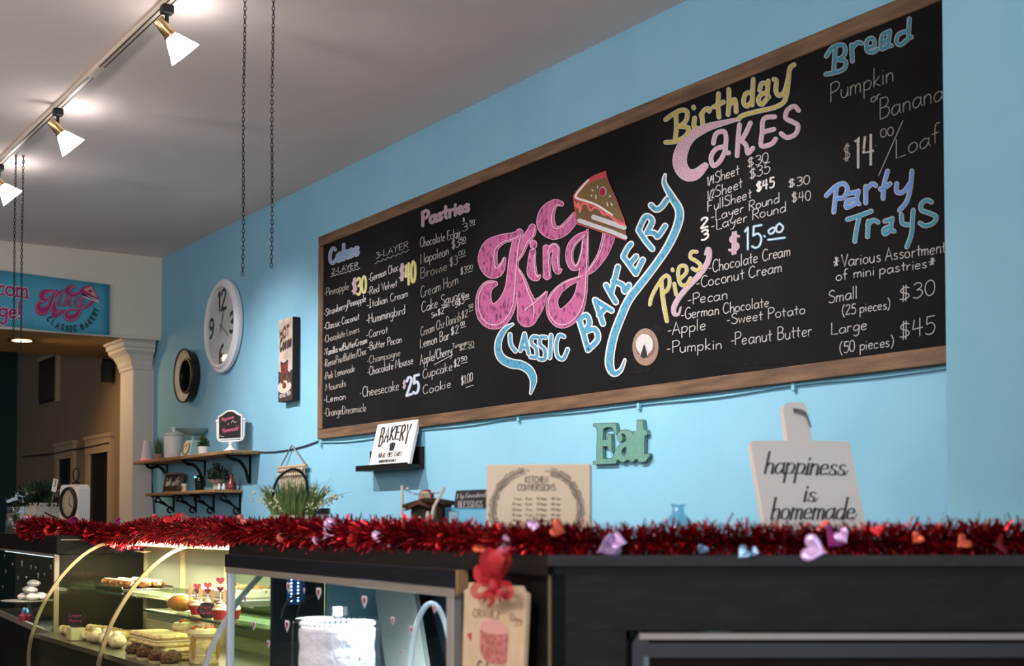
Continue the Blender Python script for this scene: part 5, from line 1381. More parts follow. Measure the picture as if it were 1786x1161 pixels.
d = Dec(tgd); d.poly(crom([(207,800),(203,950),(215,1040),(260,1110),(330,1140),(450,1135),(465,1000),(468,850),(400,860),(300,850)], 3)); d.build('cake_drawing', CAKEP, tg)
d = Dec(tgd); d.poly(crom([(207,800),(215,750),(270,722),(360,728),(430,760),(468,820),(466,850),(400,860),(300,850),(230,825),(207,800)], 3), .0012); d.build('cake_drawing_top', mat('tag_pink_top', 'd59a97', .8), tg)
d = Dec(tgd); d.poly([(75,850),(95,850),(108,842),(126,838),(122,925),(100,900)]); d.build('heart_drawing', mat('tag_red_heart', 'b8434a', .8), tg)
# sheer red bow
BOW = bpy.data.materials.new('sheer_red_ribbon'); BOW.use_nodes = True
nt = BOW.node_tree; b = nt.nodes['Principled BSDF']; b.inputs['Base Color'].default_value = (*lin('c51f2c'), 1); b.inputs['Roughness'].default_value = .5; b.inputs['Alpha'].default_value = .74
bw_ = root('red_bow', 'sheer red ribbon bow tied over the top of the cream tag', 'bow', fp_(862, 1024, .03))
def loop(pts, w, nm='ribbon_loop'):
    """pts = (px, py, offset out of the face)"""
    m_ = MB(); q_ = crom(pts, 5); vs = []
    for i, p in enumerate(q_):
        a = q_[max(0, i-1)]; c = q_[min(len(q_)-1, i+1)]
        dx, dy = c[0]-a[0], c[1]-a[1]; l_ = sqrt(dx*dx+dy*dy) or 1
        t = i/(len(q_)-1); ww = w*(.45+.55*sin(pi*t))/2
        nx, ny = -dy/l_*ww, dx/l_*ww
        vs += [fp_(p[0]+nx, p[1]+ny, p[2]+.004*sin(i*.9)), fp_(p[0]-nx, p[1]-ny, p[2]-.004*sin(i*.9))]
    m_.add(vs, [(2*i, 2*i+1, 2*i+3, 2*i+2) for i in range(len(q_)-1)])
    m_.build(nm, BOW, bw_, smooth=True, world=True)
loop([(862,1020,.02),(848,995,.03),(846,972,.04),(857,966,.05),(862,990,.055),(861,1018,.03)], 20)
loop([(862,1020,.02),(876,995,.03),(882,974,.04),(873,965,.05),(866,988,.055),(862,1018,.03)], 22)
loop([(860,1022,.03),(842,1005,.03),(835,990,.03),(832,1005,.04),(845,1020,.04)], 14)
loop([(860,1022,.03),(838,1018,.04),(826,1028,.04),(834,1040,.04),(858,1026,.05)], 13)
loop([(864,1022,.03),(882,1018,.04),(889,1030,.04),(884,1040,.04),(866,1028,.05)], 15)
for a_, b_ in (((861,1024),(834,1046)),((861,1024),(842,1050)),((862,1024),(852,1060)),((863,1024),(872,1050)),((863,1024),(884,1046)),((862,1022),(858,1055))):
    loop([(a_[0],a_[1],.035),((a_[0]+b_[0])/2+2,(a_[1]+b_[1])/2,.045),(b_[0],b_[1],.035)], 9, 'ribbon_tail')
m_ = MB(); kp = fp_(862, 1022, .045); m_.blob(kp, (.012, .012, .014), 12, 8, .1); m_.build('knot', mat('red_knot', 'a81822', .6), bw_, smooth=True, world=True)

# ---------------- curved glass pastry case
Z1c = 6.6
PT = P(240, 938, Z1c)                              # far end, back edge of the top
CB = Vector((PT.x, PT.y, 0))
lenC = (Z1c - Z1c/1.42)/cos(math.atan((W_PX/2+600)/F_PX))
NEAR = CB - DC*lenC                                # near end, back edge
MC = frame(NEAR, RZC)
TZ = PT.z
arc_px = [(47,1152),(49,1125),(56,1096),(70.6,1057),(97.5,1013),(124.5,982),(149,961.5),(176,947),(207.5,940),(225,938)]
prof_c = []
for x, y in arc_px:
    p = loc_in(MC, hit(x, y, CB, DC)); prof_c.append((p.y, p.z))
y0_ = prof_c[0][0]; z0_ = prof_c[0][1]
prof_c = [(y0_+.05, z0_-.30), (y0_+.012, z0_-.16)] + prof_c + [(-.03, TZ), (0.0, TZ)]
prof_s = crom(prof_c, 4)
cc_ = root('curved_pastry_case', 'large curved-glass refrigerated pastry case glowing warm yellow inside', 'display case', NEAR, RZC)
def sweep(prof, xa, xb, th=0.0):
    m_ = MB(); n = len(prof)
    m_.add([(xa, y, z) for y, z in prof] + [(xb, y, z) for y, z in prof], [(i, i+1, i+1+n, i+n) for i in range(n-1)])
    return m_
WG = thin_glass('warm_case_glass', 'f2f2e2', .035, 0, .16)
xs = [-lenC, -lenC/2, 0.0]
for i in (0, 1):
    sweep(prof_s, xs[i]+.004, xs[i+1]-.004).build('curved_glass', WG, cc_, smooth=True)
RIM = mat('case_rim_metal', 'a89c7c', .35, .5)
for i, x in enumerate(xs):
    m_ = MB(); off = .009
    outer = prof_s; inner = []
    for k, (y, z) in enumerate(prof_s):
        a = prof_s[max(0, k-1)]; b = prof_s[min(len(prof_s)-1, k+1)]; dy, dz = b[0]-a[0], b[1]-a[1]; l_ = sqrt(dy*dy+dz*dz) or 1
        inner.append((y+dz/l_*off*1.6, z-dy/l_*off*1.6))
    n = len(outer); w_ = .0075
    vs = [(x-w_, y, z) for y, z in outer]+[(x+w_, y, z) for y, z in outer]+[(x+w_, y, z) for y, z in inner]+[(x-w_, y, z) for y, z in inner]
    fs = []
    for k in range(n-1):
        for j in range(4):
            a, b = j*n+k, ((j+1) % 4)*n+k; fs.append((a, a+1, b+1, b))
    fs += [(0, n, 2*n, 3*n), (n-1, 2*n-1, 3*n-1, 4*n-1)]
    m_.add(vs, fs); recalc(m_.build('curved_rim', RIM if i < 2 else mat('case_rim_white', 'd7d6da', .3, .4), cc_, smooth=True))
DB = EYE-.50                                        # deck height inside
yb = .03
CREAMP = mat('case_cream_panel', 'cfc79e', .5)
for i in (0, 1):                                    # sliding back doors with cream frames
    xa, xb2 = xs[i], xs[i+1]
    m_ = MB()
    for a, b in ((xa+.0, xa+.05), (xb2-.05, xb2), ((xa+xb2)/2-.03, (xa+xb2)/2+.03)): m_.box((a, yb, DB), (b, yb+.02, TZ-.02))
    m_.box((xa, yb, TZ-.05), (xb2, yb+.02, TZ-.01)).box((xa, yb, DB), (xb2, yb+.02, DB+.05))
    m_.build('door_frame', CREAMP, cc_)
    MB().box((xa+.05, yb+.006, DB+.05), ((xa+xb2)/2-.03, yb+.012, TZ-.05)).box(((xa+xb2)/2+.03, yb+.006, DB+.05), (xb2-.05, yb+.012, TZ-.05)).build('door_pane', mat('case_mirror_pane', 'a9b0a0', .3, .2), cc_)
MB().box((-lenC-.01, prof_c[0][0], 0), (.01, .06, DB-.02)).build('base_cabinet', mat('case_base_black', '1a1613', .5), cc_)
MB().box((-lenC, y0_+.03, DB-.02), (0, yb, DB)).build('deck', mat('deck_steel', '9a9486', .3, .8), cc_)
MB().box((-lenC, -.10, TZ-.03), (0, -.06, TZ-.012)).build('light_tube', mat('warm_tube', 'fff6df', .4, emit='fff3d8', es=10), cc_)
MB().box((-lenC, -.06, TZ-.035), (0, .05, TZ-.002)).build('top_channel', mat('case_top_metal', 'b9ae90', .4, .4), cc_)
# end walls
m_ = MB(); pts = [(y, z) for y, z in prof_s if z > DB-.2]
for x in (-lenC-.006,):
    n = len(pts); vs = [(x, y, z) for y, z in pts] + [(x, yb, TZ), (x, yb, DB-.2)]
    tris = geometry.tessellate_polygon([[Vector((v[1], v[2], 0)) for v in vs]])
    m_.add(vs, [tuple(t) for t in tris])
m_.build('end_glass', WG, cc_)
m_ = MB(); n = len(pts); vs = [(.006, y, z) for y, z in pts] + [(.006, yb, TZ), (.006, yb, DB-.2)]
tris = geometry.tessellate_polygon([[Vector((v[1], v[2], 0)) for v in vs]]); m_.add(vs, [tuple(t) for t in tris]); m_.build('end_glass', WG, cc_)
# glass shelves
SG = thin_glass('green_shelf_glass', 'cfe0cc', .10, 0, .5)
def shelf_c(xa, xb2, yf, z):
    MB().box((xa, yf, z-.004), (xb2, yb-.002, z+.004)).build('glass_shelf', SG, cc_)
    MB().box((xa, yf-.002, z-.0045), (xb2, yf, z+.0045)).build('shelf_edge', mat('shelf_edge_green', '4d6a58', .2), cc_)
    MB().box((xa, -.03, z-.05), (xb2, yb, z-.006)).build('shelf_rail', CREAMP, cc_)
    MB().box((xa+.02, -.055, z-.03), (xb2-.02, -.035, z-.014)).build('shelf_light', mat('warm_tube', 'fff6df', .4, emit='fff3d8', es=10), cc_)
pA = loc_in(MC, hit(105, 1022, CB, DC)); SH1 = pA.z
MIDP = CB - DC*lenC/2
pB = loc_in(MC, hit(249, 1063, MIDP, DC)); SH2 = pB.z
shelf_c(-lenC+.015, -lenC/2-.015, pA.y+.02, SH1)
shelf_c(-lenC/2+.015, -.015, pB.y, SH2)
pS0 = loc_in(MC, hit(285, 1006, MIDP - DC*.1, DC)); SH0 = pS0.z
for i, xx in enumerate((-lenC*.88, -lenC*.62, -lenC*.38, -lenC*.1)):
    l = bpy.data.lights.new('case_tube_light', 'AREA'); l.shape = 'RECTANGLE'; l.size = .45; l.size_y = .04; l.energy = 7.5; l.color = (1, .89, .68)
    o = bpy.data.objects.new('case_tube_light', l); COL.objects.link(o)
    p = MC @ Vector((xx, -.11, TZ-.035)); o.location = p; t_ = MC @ Vector((xx, -.30, DB)); o.rotation_euler = (t_-p).to_track_quat('-Z', 'Y').to_euler()

# ---------------- far left display case
DL, RZL, NL = dirs(-360)
LO = P(97, 971, 6.7); LO = Vector((LO.x, LO.y, 0)); ML = frame(LO, RZL)
zlt = EYE - .161; zlb = EYE - .53
LL = 2.3
lc = root('far_display_case', 'far left lit glass case with black header holding powdered pastries', 'display case', LO, RZL)
MB().box((-LL, 0, zlt+.012), (0.02, .6, TOPZ), .003).build('header_board', BLACKWOOD, lc)
MB().box((-LL, -.006, zlt), (.0, .012, zlt+.0115)).box((-LL, -.006, zlb-.03), (.02, .012, zlb)).build('trim_strip', ALU, lc)
MB().box((-.004, -.008, zlb), (.022, .014, zlt+.008)).build('corner_post', mat('post_cream_metal', 'b7ab98', .35, .4), lc)
MB().box((-LL, 0, zlb), (-.004, .001, zlt)).build('front_glass', GL, lc)
MB().box((-LL, .55, zlb), (.0, .56, zlt)).box((-LL, .015, zlb-.03), (0, .55, zlb-.005)).build('back_board', mat('left_case_inside', '1b1e24', .5, noise=(5, '30343d', .4, .7)), lc)
MB().box((.002, .014, zlb), (.02, .6, zlt+.0115)).build('end_panel', BLACKWOOD, lc)
MB().box((.0205, .02, TOPZ-.024), (.0225, .22, TOPZ-.017)).build('edge_strip', mat('pale_edge', 'b9a98f', .5), lc)
MB().box((-LL, 0, 0), (0.02, .6, zlb-.032)).build('base_cabinet', BLACKPAINT, lc)
MB().box((-LL+.1, .05, zlt-.012), (-.05, .09, zlt-.002)).build('light_bar', mat('case_light', 'ffffff', .4, emit='dfe8ff', es=3.0), lc)
for x, y, s_ in [(40,235,8),(107,305,8),(185,300,15),(260,328,11),(302,333,7),(322,400,13),(428,327,11),(50,365,9),(152,420,10),(222,417,6),(375,390,6),(25,492,7)]:
    px, py = x/4.818, 920+y/4.818
    p = loc_in(ML, hit(px, py, LO, NL)); Zd = ((ML @ p) - CAM).dot(A_); sz = s_*.62*mpp(Zd)
    o = MB().prism(heart(p.x, p.z, sz*1.4, 1.1), -.002, -.0015).build('heart_sticker', STW, lc)
    if s_ > 8: MB().prism(heart(p.x, p.z, sz*.8, 1.0), -.003, -.0022).build('heart_centre', STR, o)
spot('far_case_beam', ML @ Vector((-.85, .07, zlt-.02)), ML @ Vector((-.88, .2, zlb)), 15, 150, (1, .9, .82), .04)
# tray with powdered pastries
SUG = mat('powdered_pastry', 'd8b59c', .8, noise=(45, 'f0e6e0', .4, .6), bump=(80, .4))
tc_ = flat(52, 1050, EYE-.43)
tcl = loc_in(ML, P(52, 1046, 7.75))
tzz = P(52, 1046, 7.75).z
ct = root('cake_stand', 'pale cake stand inside the far left case under the powdered pastries', 'cake stand', ML @ Vector((tcl.x, tcl.y, zlb)), RZL)
h_ = tzz - zlb
MB().lathe([(0, 0), (.05, 0), (.02, .02), (.015, h_-.02), (.05, h_-.01), (.15, h_-.006), (.155, h_), (0, h_)], 36).build('stand', mat('stand_cream', 'c9bca8', .5), ct, smooth=True)
rng = random.Random(3)
spots_ = [(-.085, 0, 0), (.0, -.03, 0), (.085, .0, 0), (-.04, .06, 0), (.05, .06, 0), (-.045, 0, 1), (.04, .0, 1), (0, .02, 2)]
for i, (x, y, lv) in enumerate(spots_):
    r = root('powdered_pastry', ['powdered bun at the left of the bottom layer on the stand', 'powdered bun at the front middle of the bottom layer', 'powdered bun at the right of the bottom layer on the stand', 'powdered bun at the back left of the bottom layer', 'powdered bun at the back right of the bottom layer', 'powdered bun at the left of the second layer', 'powdered bun at the right of the second layer', 'powdered bun topping the heap on the stand'][i], 'pastry', ML @ Vector((tcl.x+x, tcl.y+y, tzz+.001+lv*.036)), RZL+rng.uniform(-1, 1), 'powdered buns on the far left stand')
    MB().blob((0, 0, .019), (.055, .036, .019), 18, 10, .05, rng).build('bun', SUG, r, smooth=True)
    MB().blob((0, -.002, .031), (.036, .022, .009), 14, 8, .08, rng).build('sugar_cap', mat('sugar_white', 'eee6e4', .8), r, smooth=True)
bb = P(44, 1066, 7.6)
r = root('blue_ribbon', 'small blue ribbon bow low in the far left case', 'bow', (bb.x, bb.y, zlb-.004))
z_ = max(bb.z - zlb, .02)
m_ = MB(); 
for sg in (-1, 1):
    m_.tube(crom([(0, 0, z_), (sg*.03, 0, z_+.02), (sg*.05, 0, z_), (sg*.03, 0, z_-.015), (0, 0, z_)], 4), .007, 6)
m_.build('bow_loop', mat('blue_ribbon', '6d9fc4', .5), r, smooth=True)
MB().lathe([(0, 0), (.03, 0), (.035, z_*.6), (.01, z_), (0, z_)], 16).build('wrapped_bag', mat('bag_red', '8a2a34', .5), r, smooth=True)

# ================================================================== PASTRIES IN THE CURVED CASE
def cz(px, py, z): p = flat(px, py, z); return loc_in(MC, p)
def put(name, label, cat, p, rz=0.0, group=None): return root(name, label, cat, MC @ Vector(p), RZC+rz, group)
PASTRY = mat('pastry_golden', 'b98746', .6, noise=(40, 'dcb779', .4, .65), bump=(70, .4))
CHOC = mat('chocolate_nut', '3b2415', .55, noise=(90, '8a5a2e', .45, .62), bump=(90, .9))
CREAMF = mat('cream_filling', 'ecdfc0', .6, noise=(60, 'e2cfa6', .4, .6), bump=(60, .4))
FING = mat('sponge_finger', 'd9bd7d', .7, noise=(50, 'f0dfb4', .4, .6), bump=(90, .3))
CINN = mat('cinnamon_glaze', '5f3a1e', .3, noise=(50, 'b98a52', .45, .65), bump=(60, .6))
TRAY = mat('silver_tray', '9d9a90', .25, .9)
S1 = SH1 + .005; S2 = SH2 + .005; D0 = DB + .001
ORD = ['first', 'second', 'third', 'fourth', 'fifth', 'sixth', 'seventh']
# far bay shelf: silver tray of cinnamon pastries
pa = cz(165, 1019, S1)
pa = Vector((-lenC*.80, (pA.y+yb)/2, S1))
t = put('cinnamon_tray', 'silver tray on the far bay shelf of the curved case', 'tray', pa)
MB().box((-.22, -.10, 0), (.22, .12, .006), .002).box((-.22, -.104, .006), (.22, -.098, .016)).box((-.22, .116, .006), (.22, .12, .016)).build('tray', TRAY, t)
rng = random.Random(5); k = 0
for i in range(7):
    for j in range(3):
        r = put('cinnamon_pastry', 'cinnamon pastry on the silver tray, %s from the far end, %s row' % (ORD[i], ['front', 'middle', 'back'][j]), 'pastry', (pa.x-.18+.06*i+rng.uniform(-.008, .008), pa.y-.06+.065*j, S1+.0065), rng.uniform(-.4, .4), 'cinnamon pastries on the silver tray')
        MB().blob((0, 0, .016), (.030, .030, .017), 16, 9, .08, rng).build('bun', CINN, r, smooth=True)
        MB().tube([(.018*cos(a)*a/9, .018*sin(a)*a/9, .032) for a in [q_*.8 for q_ in range(10)]], .003, 5).build('icing_swirl', CREAMF, r, smooth=True)
# near bay upper shelf, shallower, with a white crumb cake slab
pf = cz(292, 1038, SH1)
yf2 = max(min(pf.y, -.12), -.24)
MB().box((-lenC/2+.015, yf2, SH1-.004), (-.28, yb-.002, SH1+.004)).build('glass_shelf', SG, cc_)
MB().box((-lenC/2+.015, yf2-.002, SH1-.0045), (-.28, yf2, SH1+.0045)).build('shelf_edge', mat('shelf_edge_green', '4d6a58', .2), cc_)
MB().box((-lenC/2+.015, yb-.03, SH1-.05), (-.28, yb-.002, SH1-.006)).build('shelf_rail', CREAMP, cc_)
sl = put('crumb_cake', 'white slab cake with brown crumb topping on the upper shelf of the near bay', 'cake', (-lenC*.34, yf2+.11, S1))
MB().box((-.24, -.10, 0), (.22, .12, .005)).build('cake_board', mat('cake_board_white', 'dcdce0', .5), sl)
MB().box((-.21, -.085, .005), (.20, .10, .042), .008).build('cake_slab', mat('frosting_warm', 'e8e2d2', .55, bump=(60, .5)), sl)
m_ = MB(); rng = random.Random(8)
for i in range(260): m_.blob((rng.uniform(-.2, .19), rng.uniform(-.075, .09), .044), rng.uniform(.003, .008), 6, 4)
m_.build('crumbs', mat('crumb_brown', 'a8713f', .8, noise=(60, 'd3a673', .4, .6)), sl, kind='stuff')
# near bay lower shelf: caramel tub, three cupcakes, black tag
pt = cz(317, 1058, S2)
def shx(px, yy, z):                      # local point on surface z with local depth yy, seen at pixel column px
    lo, hi = -lenC*1.2, .3
    for _ in range(50):
        m = (lo+hi)/2; q = MC @ Vector((m, yy, z)) - CAM
        X = W_PX/2 + F_PX*q.dot(R_)/q.dot(FWD)
        if X < px: lo = m
        else: hi = m
    return Vector((lo, yy, z))
yv = pB.y + .06
tp_ = shx(316, yv, S2)
t = put('caramel_bun', 'golden caramel bun in a clear tub on the lower glass shelf', 'pastry', tp_)
MB().blob((0, 0, .035), (.052, .05, .034), 24, 14, .01).build('bun', mat('caramel_glaze', 'a8642a', .2, noise=(14, 'd79a55', .4, .65)), t, smooth=True)
MB().lathe([(.045, .0), (.058, .05), (.060, .052)], 32).build('clear_tub', thin_glass('tub_plastic', 'f6f2e8', .12, .05, .5), t, smooth=True)
CUPR = mat('cupcake_case_red', 'a32a1e', .6); SWIRL = mat('swirl_cream', 'e6dcc4', .5); 
HP = mat('pick_pink', 'd2566c', .5); HD2 = mat('pick_maroon', '7c1d33', .5)
def cupcake(p, label, tall, k):
    r = put('heart_cupcake', label, 'cupcake', p, 0, 'cupcakes with heart picks on the lower glass shelf')
    m_ = MB(); n = 28; vs = []
    for h, rr in ((0, .021), (.032, .030)):
        for i in range(n): a = 2*pi*i/n; q = rr*(1+.04*(i % 2)); vs.append((q*cos(a), q*sin(a), h))
    m_.add(vs, [(i, (i+1) % n, n+(i+1) % n, n+i) for i in range(n)]+[tuple(range(n))]); m_.build('paper_case', CUPR, r)
    pts = [(.021*(1-t)*cos(t*16), .021*(1-t)*sin(t*16), .036+.032*t) for t in [i/36 for i in range(37)]]
    m_ = MB().tube(pts, [.0105*(1-i/36*.65) for i in range(37)], 8).blob((0, 0, .036), (.029, .029, .01), 18, 8); m_.build('cream_swirl', SWIRL, r, smooth=True)
    m_ = MB(); rg = random.Random(k)
    for i in range(14):
        a = rg.uniform(0, 6.28); q = rg.uniform(.004, .02); m_.blob((q*cos(a), q*sin(a), .072-q*1.3), .0028, 6, 4)
    m_.build('chocolate_bits', mat('choc_bits', '2d1a10', .5), r, kind='stuff')
    h0 = .068; M_ = Matrix.Rotation(-RZC+RZI, 4, 'Z') @ Matrix.Translation((0, 0, 0))
    MB(M_).tube([(0, 0, h0-.01), (0, 0, h0+tall)], .0016, 6).build('pick_stick', WHITE, r)
    MB(M_).prism(heart(0, h0+tall*.55, .024), -.002, .002).build('small_heart', HD2, r)
    MB(M_).prism(heart(0, h0+tall, .030), -.002, .002).build('large_heart', HP, r)
    MB(M_).prism([(-.034, h0-.01), (-.026, h0-.012), (-.018, h0+.02), (-.024, h0+.045), (-.032, h0+.03)], -.001, .001).build('pretzel_piece', mat('pick_cream', 'd9b68e', .6), r)
cupcake(shx(344, yv, S2), 'cream-topped cupcake with heart pick, left of the three', .035, 1)
cupcake(shx(362, yv-.012, S2), 'cream-topped cupcake with heart pick, middle of the three', .045, 2)
cupcake(shx(384, yv-.02, S2), 'cream-topped cupcake with tallest heart pick, right of the three', .068, 3)
cupcake(shx(405, yv+.02, S2), 'cream-topped cupcake with heart pick, behind the white corner post', .05, 4)
def tag_oval(p, label, lines, w=.062, h=.042):
    r = put('flavour_tag', label, 'price tag', p, RZI-RZC, 'black oval flavour tags')
    pts = [(w/2*cos(a)*(1+.05*cos(6*a)), h*.5+h/2*sin(a)*(1+.05*cos(6*a))) for a in [2*pi*i/36 for i in range(36)]]
    MB().prism(pts, -.002, .002).build('tag_board', BLACK, r)
    MB().prism([(-.016, 0), (.016, 0), (.012, .012), (-.012, .012)], .002, .016).build('tag_foot', WHITE, r)
    d = Dec(lambda u, v, l: Vector((u, -.0022-l, v)))
    for i, tx in enumerate(lines): d.text(tx, (-w*.34, h*(.58-.3*i)), (w*.30, h*(.60-.3*i)), h*.2, .0012, jit=.1, updir=1)
    d.build('pink_writing', mat('pink_pen', 'd2417f', .6), r, world=False)
tag_oval(shx(362, pB.y+.022, S2), 'black oval tag with pink writing in front of the cupcakes', ['Party', 'Cup Cakes'], .072, .058)
# deck
def deck(px, yy): return shx(px, yy, D0)
ydf = pA.y
lo_ = deck(98, -.30)
tag_oval(shx(132, prof_c[2][0]+.09, D0+.055), 'black oval tag with pink writing low in the far bay', ['Cream', 'Horns'], .085, .075)
rs_ = put('tag_riser', 'small cream riser block under the low black oval tag', 'riser', shx(132, prof_c[2][0]+.09, D0))
MB().box((-.04, -.03, 0), (.04, .03, .054), .003).build('riser_block', CREAMP, rs_)
HORN = mat('horn_pastry', 'a9884a', .5, noise=(40, 'd2b774', .4, .6), bump=(60, .5))
rng = random.Random(11)
for i in range(12):
    xx = -lenC*.93 + (i % 6)*.095; yy = -.34 + .12*(i//6)
    r = put('cream_horn', 'golden cream horn on the far bay deck, %s from the far end, %s row' % (ORD[i % 6], ['back', 'front'][1-i//6]), 'pastry', (xx, yy, D0), rng.uniform(-.25, .25), 'cream horns on the far bay deck')
    m_ = MB(); pts = [(0, -.055+.012*k_, .02) for k_ in range(10)]
    m_.tube([(0, -.05+.011*k_, .022) for k_ in range(10)], [.021-.0016*k_+.002*(k_ % 2) for k_ in range(10)], 14).build('horn', HORN, r, smooth=True)
    MB().blob((0, -.052, .023), (.02, .012, .019), 14, 8, .06, rng).build('cream_plug', CREAMF, r, smooth=True)
for i in range(5):
    p = (-lenC*.70 + i*.075, prof_c[2][0]+.13+.02*(i % 2), D0)
    r = put('white_pastry', 'white frosted pastry at the deck front, %s from the far bay end' % ORD[i], 'pastry', p, rng.uniform(-.5, .5), 'white frosted pastries at the front of the deck')
    MB().blob((0, 0, .028), (.042, .034, .028), 18, 10, .05, rng).build('frosted_body', CREAMF, r, smooth=True)
    MB().blob((0, 0, .052), (.02, .018, .013), 12, 8, .08, rng).build('cream_peak', SWIRL, r, smooth=True)
for i in range(9):
    lv = i//5; p = (-lenC*.46 + (i % 5)*.085 + lv*.04, prof_c[2][0]+.17, D0+lv*.046)
    r = put('sponge_finger', 'pale sponge finger in the near bay, %s from the left, %s layer' % (ORD[i % 5], ['bottom', 'top'][i//5]), 'pastry', p, .15+rng.uniform(-.1, .1), 'stacked sponge fingers in the near bay')
    MB().box((-.038, -.07, 0), (.038, .07, .018), .008).build('lower_sponge', FING, r, smooth=False)
    MB().box((-.035, -.066, .018), (.035, .066, .026), .003).build('cream_layer', CREAMF, r)
    MB().box((-.038, -.07, .026), (.038, .07, .045), .008).build('upper_sponge', FING, r)
for i in range(7):
    p = (-lenC*.40 + i*.07, prof_c[2][0]+.085+.03*(i % 2), D0)
    r = put('nut_cluster', 'round chocolate nut cluster in the near bay, %s from the left' % ORD[i], 'pastry', p, 0, 'chocolate nut clusters at the front of the near bay')
    MB().blob((0, 0, .026), (.034, .034, .026), 18, 12, .09, rng).build('cluster', CHOC, r, smooth=True)
    MB().lathe([(0, 0), (.03, 0), (.036, .012), (.03, .002)], 20).build('paper_cup', mat('cup_cream', 'd9ccb0', .7), r)
for i, (px, yy, hh) in enumerate(((328, -.20, .118), (356, -.25, .115), (345, -.10, .122))):
    p = deck(px, yy-.02)
    r = put('tall_cake', ['tall layered cake with cream and red topping, front left of the trio', 'tall layered cake with cream and red topping, nearest the white corner post', 'tall layered cake with cream and red topping, behind the other two'][i], 'cake', p, .3*i)
    m_ = MB().lathe([(0, 0), (.052, 0), (.053, .03), (.05, .034), (.053, .04), (.053, .08), (.05, .084), (.053, .09), (.052, hh-.02), (.048, hh-.015), (0, hh-.015)], 32); m_.build('cake_layers', FING, r, smooth=True)
    MB().lathe([(.0, hh-.018), (.058, hh-.02), (.062, hh-.008), (.055, hh+.004), (.03, hh+.01), (0, hh+.01)], 32).build('cream_top', CREAMF, r, smooth=True)
    m_ = MB()
    for k_ in range(9):
        a = rng.uniform(0, 6.28); q = rng.uniform(.01, .045); m_.blob((q*cos(a), q*sin(a), hh+.01), (.009, .009, .006), 8, 5, .15, rng)
    m_.build('red_pieces', mat('red_fruit', 'cf4a35', .4), r, smooth=True, kind='stuff')
    m_ = MB()
    for k_ in range(4):
        a = k_*1.5+.4; m_.tube([(.054*cos(a), .054*sin(a), hh-.015), (.056*cos(a), .056*sin(a), hh-.05), (.055*cos(a), .055*sin(a), hh-.10)], [.008, .009, .004], 8)
    m_.build('caramel_drips', mat('caramel_drip', 'b98a58', .3), r, smooth=True)

# ================================================================== THINGS STANDING ON THE COUNTERS
# paddle board sign
th = radians(25.7); ph_ = radians(20)
pb = P(1418, 920, 2.98)
zt_ = TOPZ + .0005
kx = mpp(2.98)
Mpb = Matrix.Translation((pb.x, pb.y, zt_)) @ Matrix.Rotation(RZI+th, 4, 'Z') @ Matrix.Rotation(-ph_, 4, 'X')
pw = root('paddle_board_sign', 'cream paddle-shaped board reading happiness is homemade, leaning at the right', 'sign', M=Mpb)
nrm = Mpb.to_3x3() @ Vector((0, -1, 0)); org = Mpb.translation
def pbl(px, py, off=0.0): return Mpb.inverted() @ hit(px, py, org + nrm*off, nrm)
outl = [(1333,925),(1310,775),(1312,769),(1318,768),(1373,768),(1372,755),(1366,715),(1368,705),(1376,701),(1398,701),(1405,705),(1408,715),(1413,745),(1416,768),(1476,769),(1482,772),(1484,780),(1506,915)]
pl = [pbl(*p) for p in outl]; pl2 = [(p.x, max(p.z, .0)) for p in pl]
sc_b = .0
pl2[0] = (pl2[0][0]+.0, 0.001); pl2[-1] = (pl2[-1][0], 0.001)
MB().prism([(pl2[0][0]+.002, .001)] + pl2[1:-1] + [(pl2[-1][0]+.002, .001)], 0, .014).build('board', mat('paddle_cream', 'e8dcd3', .6), pw)
pfn = lambda u, v, l: (Mpb @ (lambda q: Vector((q.x, -.0004-l, q.z)))(pbl(u, v)))
d = Dec(pfn); IK = mat('soft_black_ink', '332f33', .8)
for tx, a, b, cp_ in (('happiness', (1332,825), (1474,829), 33), ('is', (1400,874), (1422,875), 30), ('homemade', (1343,905), (1490,905), 33)):
    d.script(tx, a, b, cp_*1.12, 3.6, .22)
d.build('lettering', IK, pw)
hl_ = pbl(1387, 716)
MB().lathe([(0, -.002), (.0055, -.002), (.0055, .0)], 16, axis='y', cx=hl_.x, cz=hl_.z).build('hole', mat('hole_dark', '5a6a78', .8), pw)
d1 = pbl(1382, 714); d2 = pbl(1400, 722); d3 = pbl(1412, 745)
for dz_ in (0, .006): MB().tube(crom([(d1.x, -.004, d1.z-dz_), (d2.x, -.009, d2.z-dz_), (d3.x, -.004, d3.z-dz_*.3)], 5), .0022, 6).build('cord', mat('cord_grey', '6d6870', .8), pw, smooth=True)

# kitchen conversions canvas
kz = 3.02
kl = P(848, 905, kz); kr_ = P(1029, 905, kz)
Mk = Matrix.Translation((kl.x, kl.y, zt_)) @ Matrix.Rotation(RZI-radians(8), 4, 'Z')
kcv = root('conversions_sign', 'cream canvas sign of kitchen conversions inside a leafy wreath', 'sign', M=Mk)
KW = 181*mpp(kz)/cos(radians(8)); KH = P(848, 810, kz).z - zt_
MB().box((0, 0, 0), (KW, .03, KH), .002).build('canvas', mat('canvas_cream', 'dccab1', .8, bump=(300, .1)), kcv)
kf = lambda u, v, l: Vector((u*KW, -.0005-l, KH - v*KW))          # v down, same unit as u
LINK = mat('faded_ink', '6a5d58', .8); LINK2 = mat('dark_wreath_ink', '4a423f', .8)
kx_ = lambda x, y: ((x-70)/1590, (y-95)/1590)
d = Dec(kf)
for tx, a, b in (('KITCHEN', kx_(665,372), kx_(1015,372)), ('CONVERSIONS', kx_(550,490), kx_(1130,490))): d.text(tx, a, b, 95/1590, .008, jit=0)
d.build('heading', LINK, kcv, world=False)
d = Dec(kf)
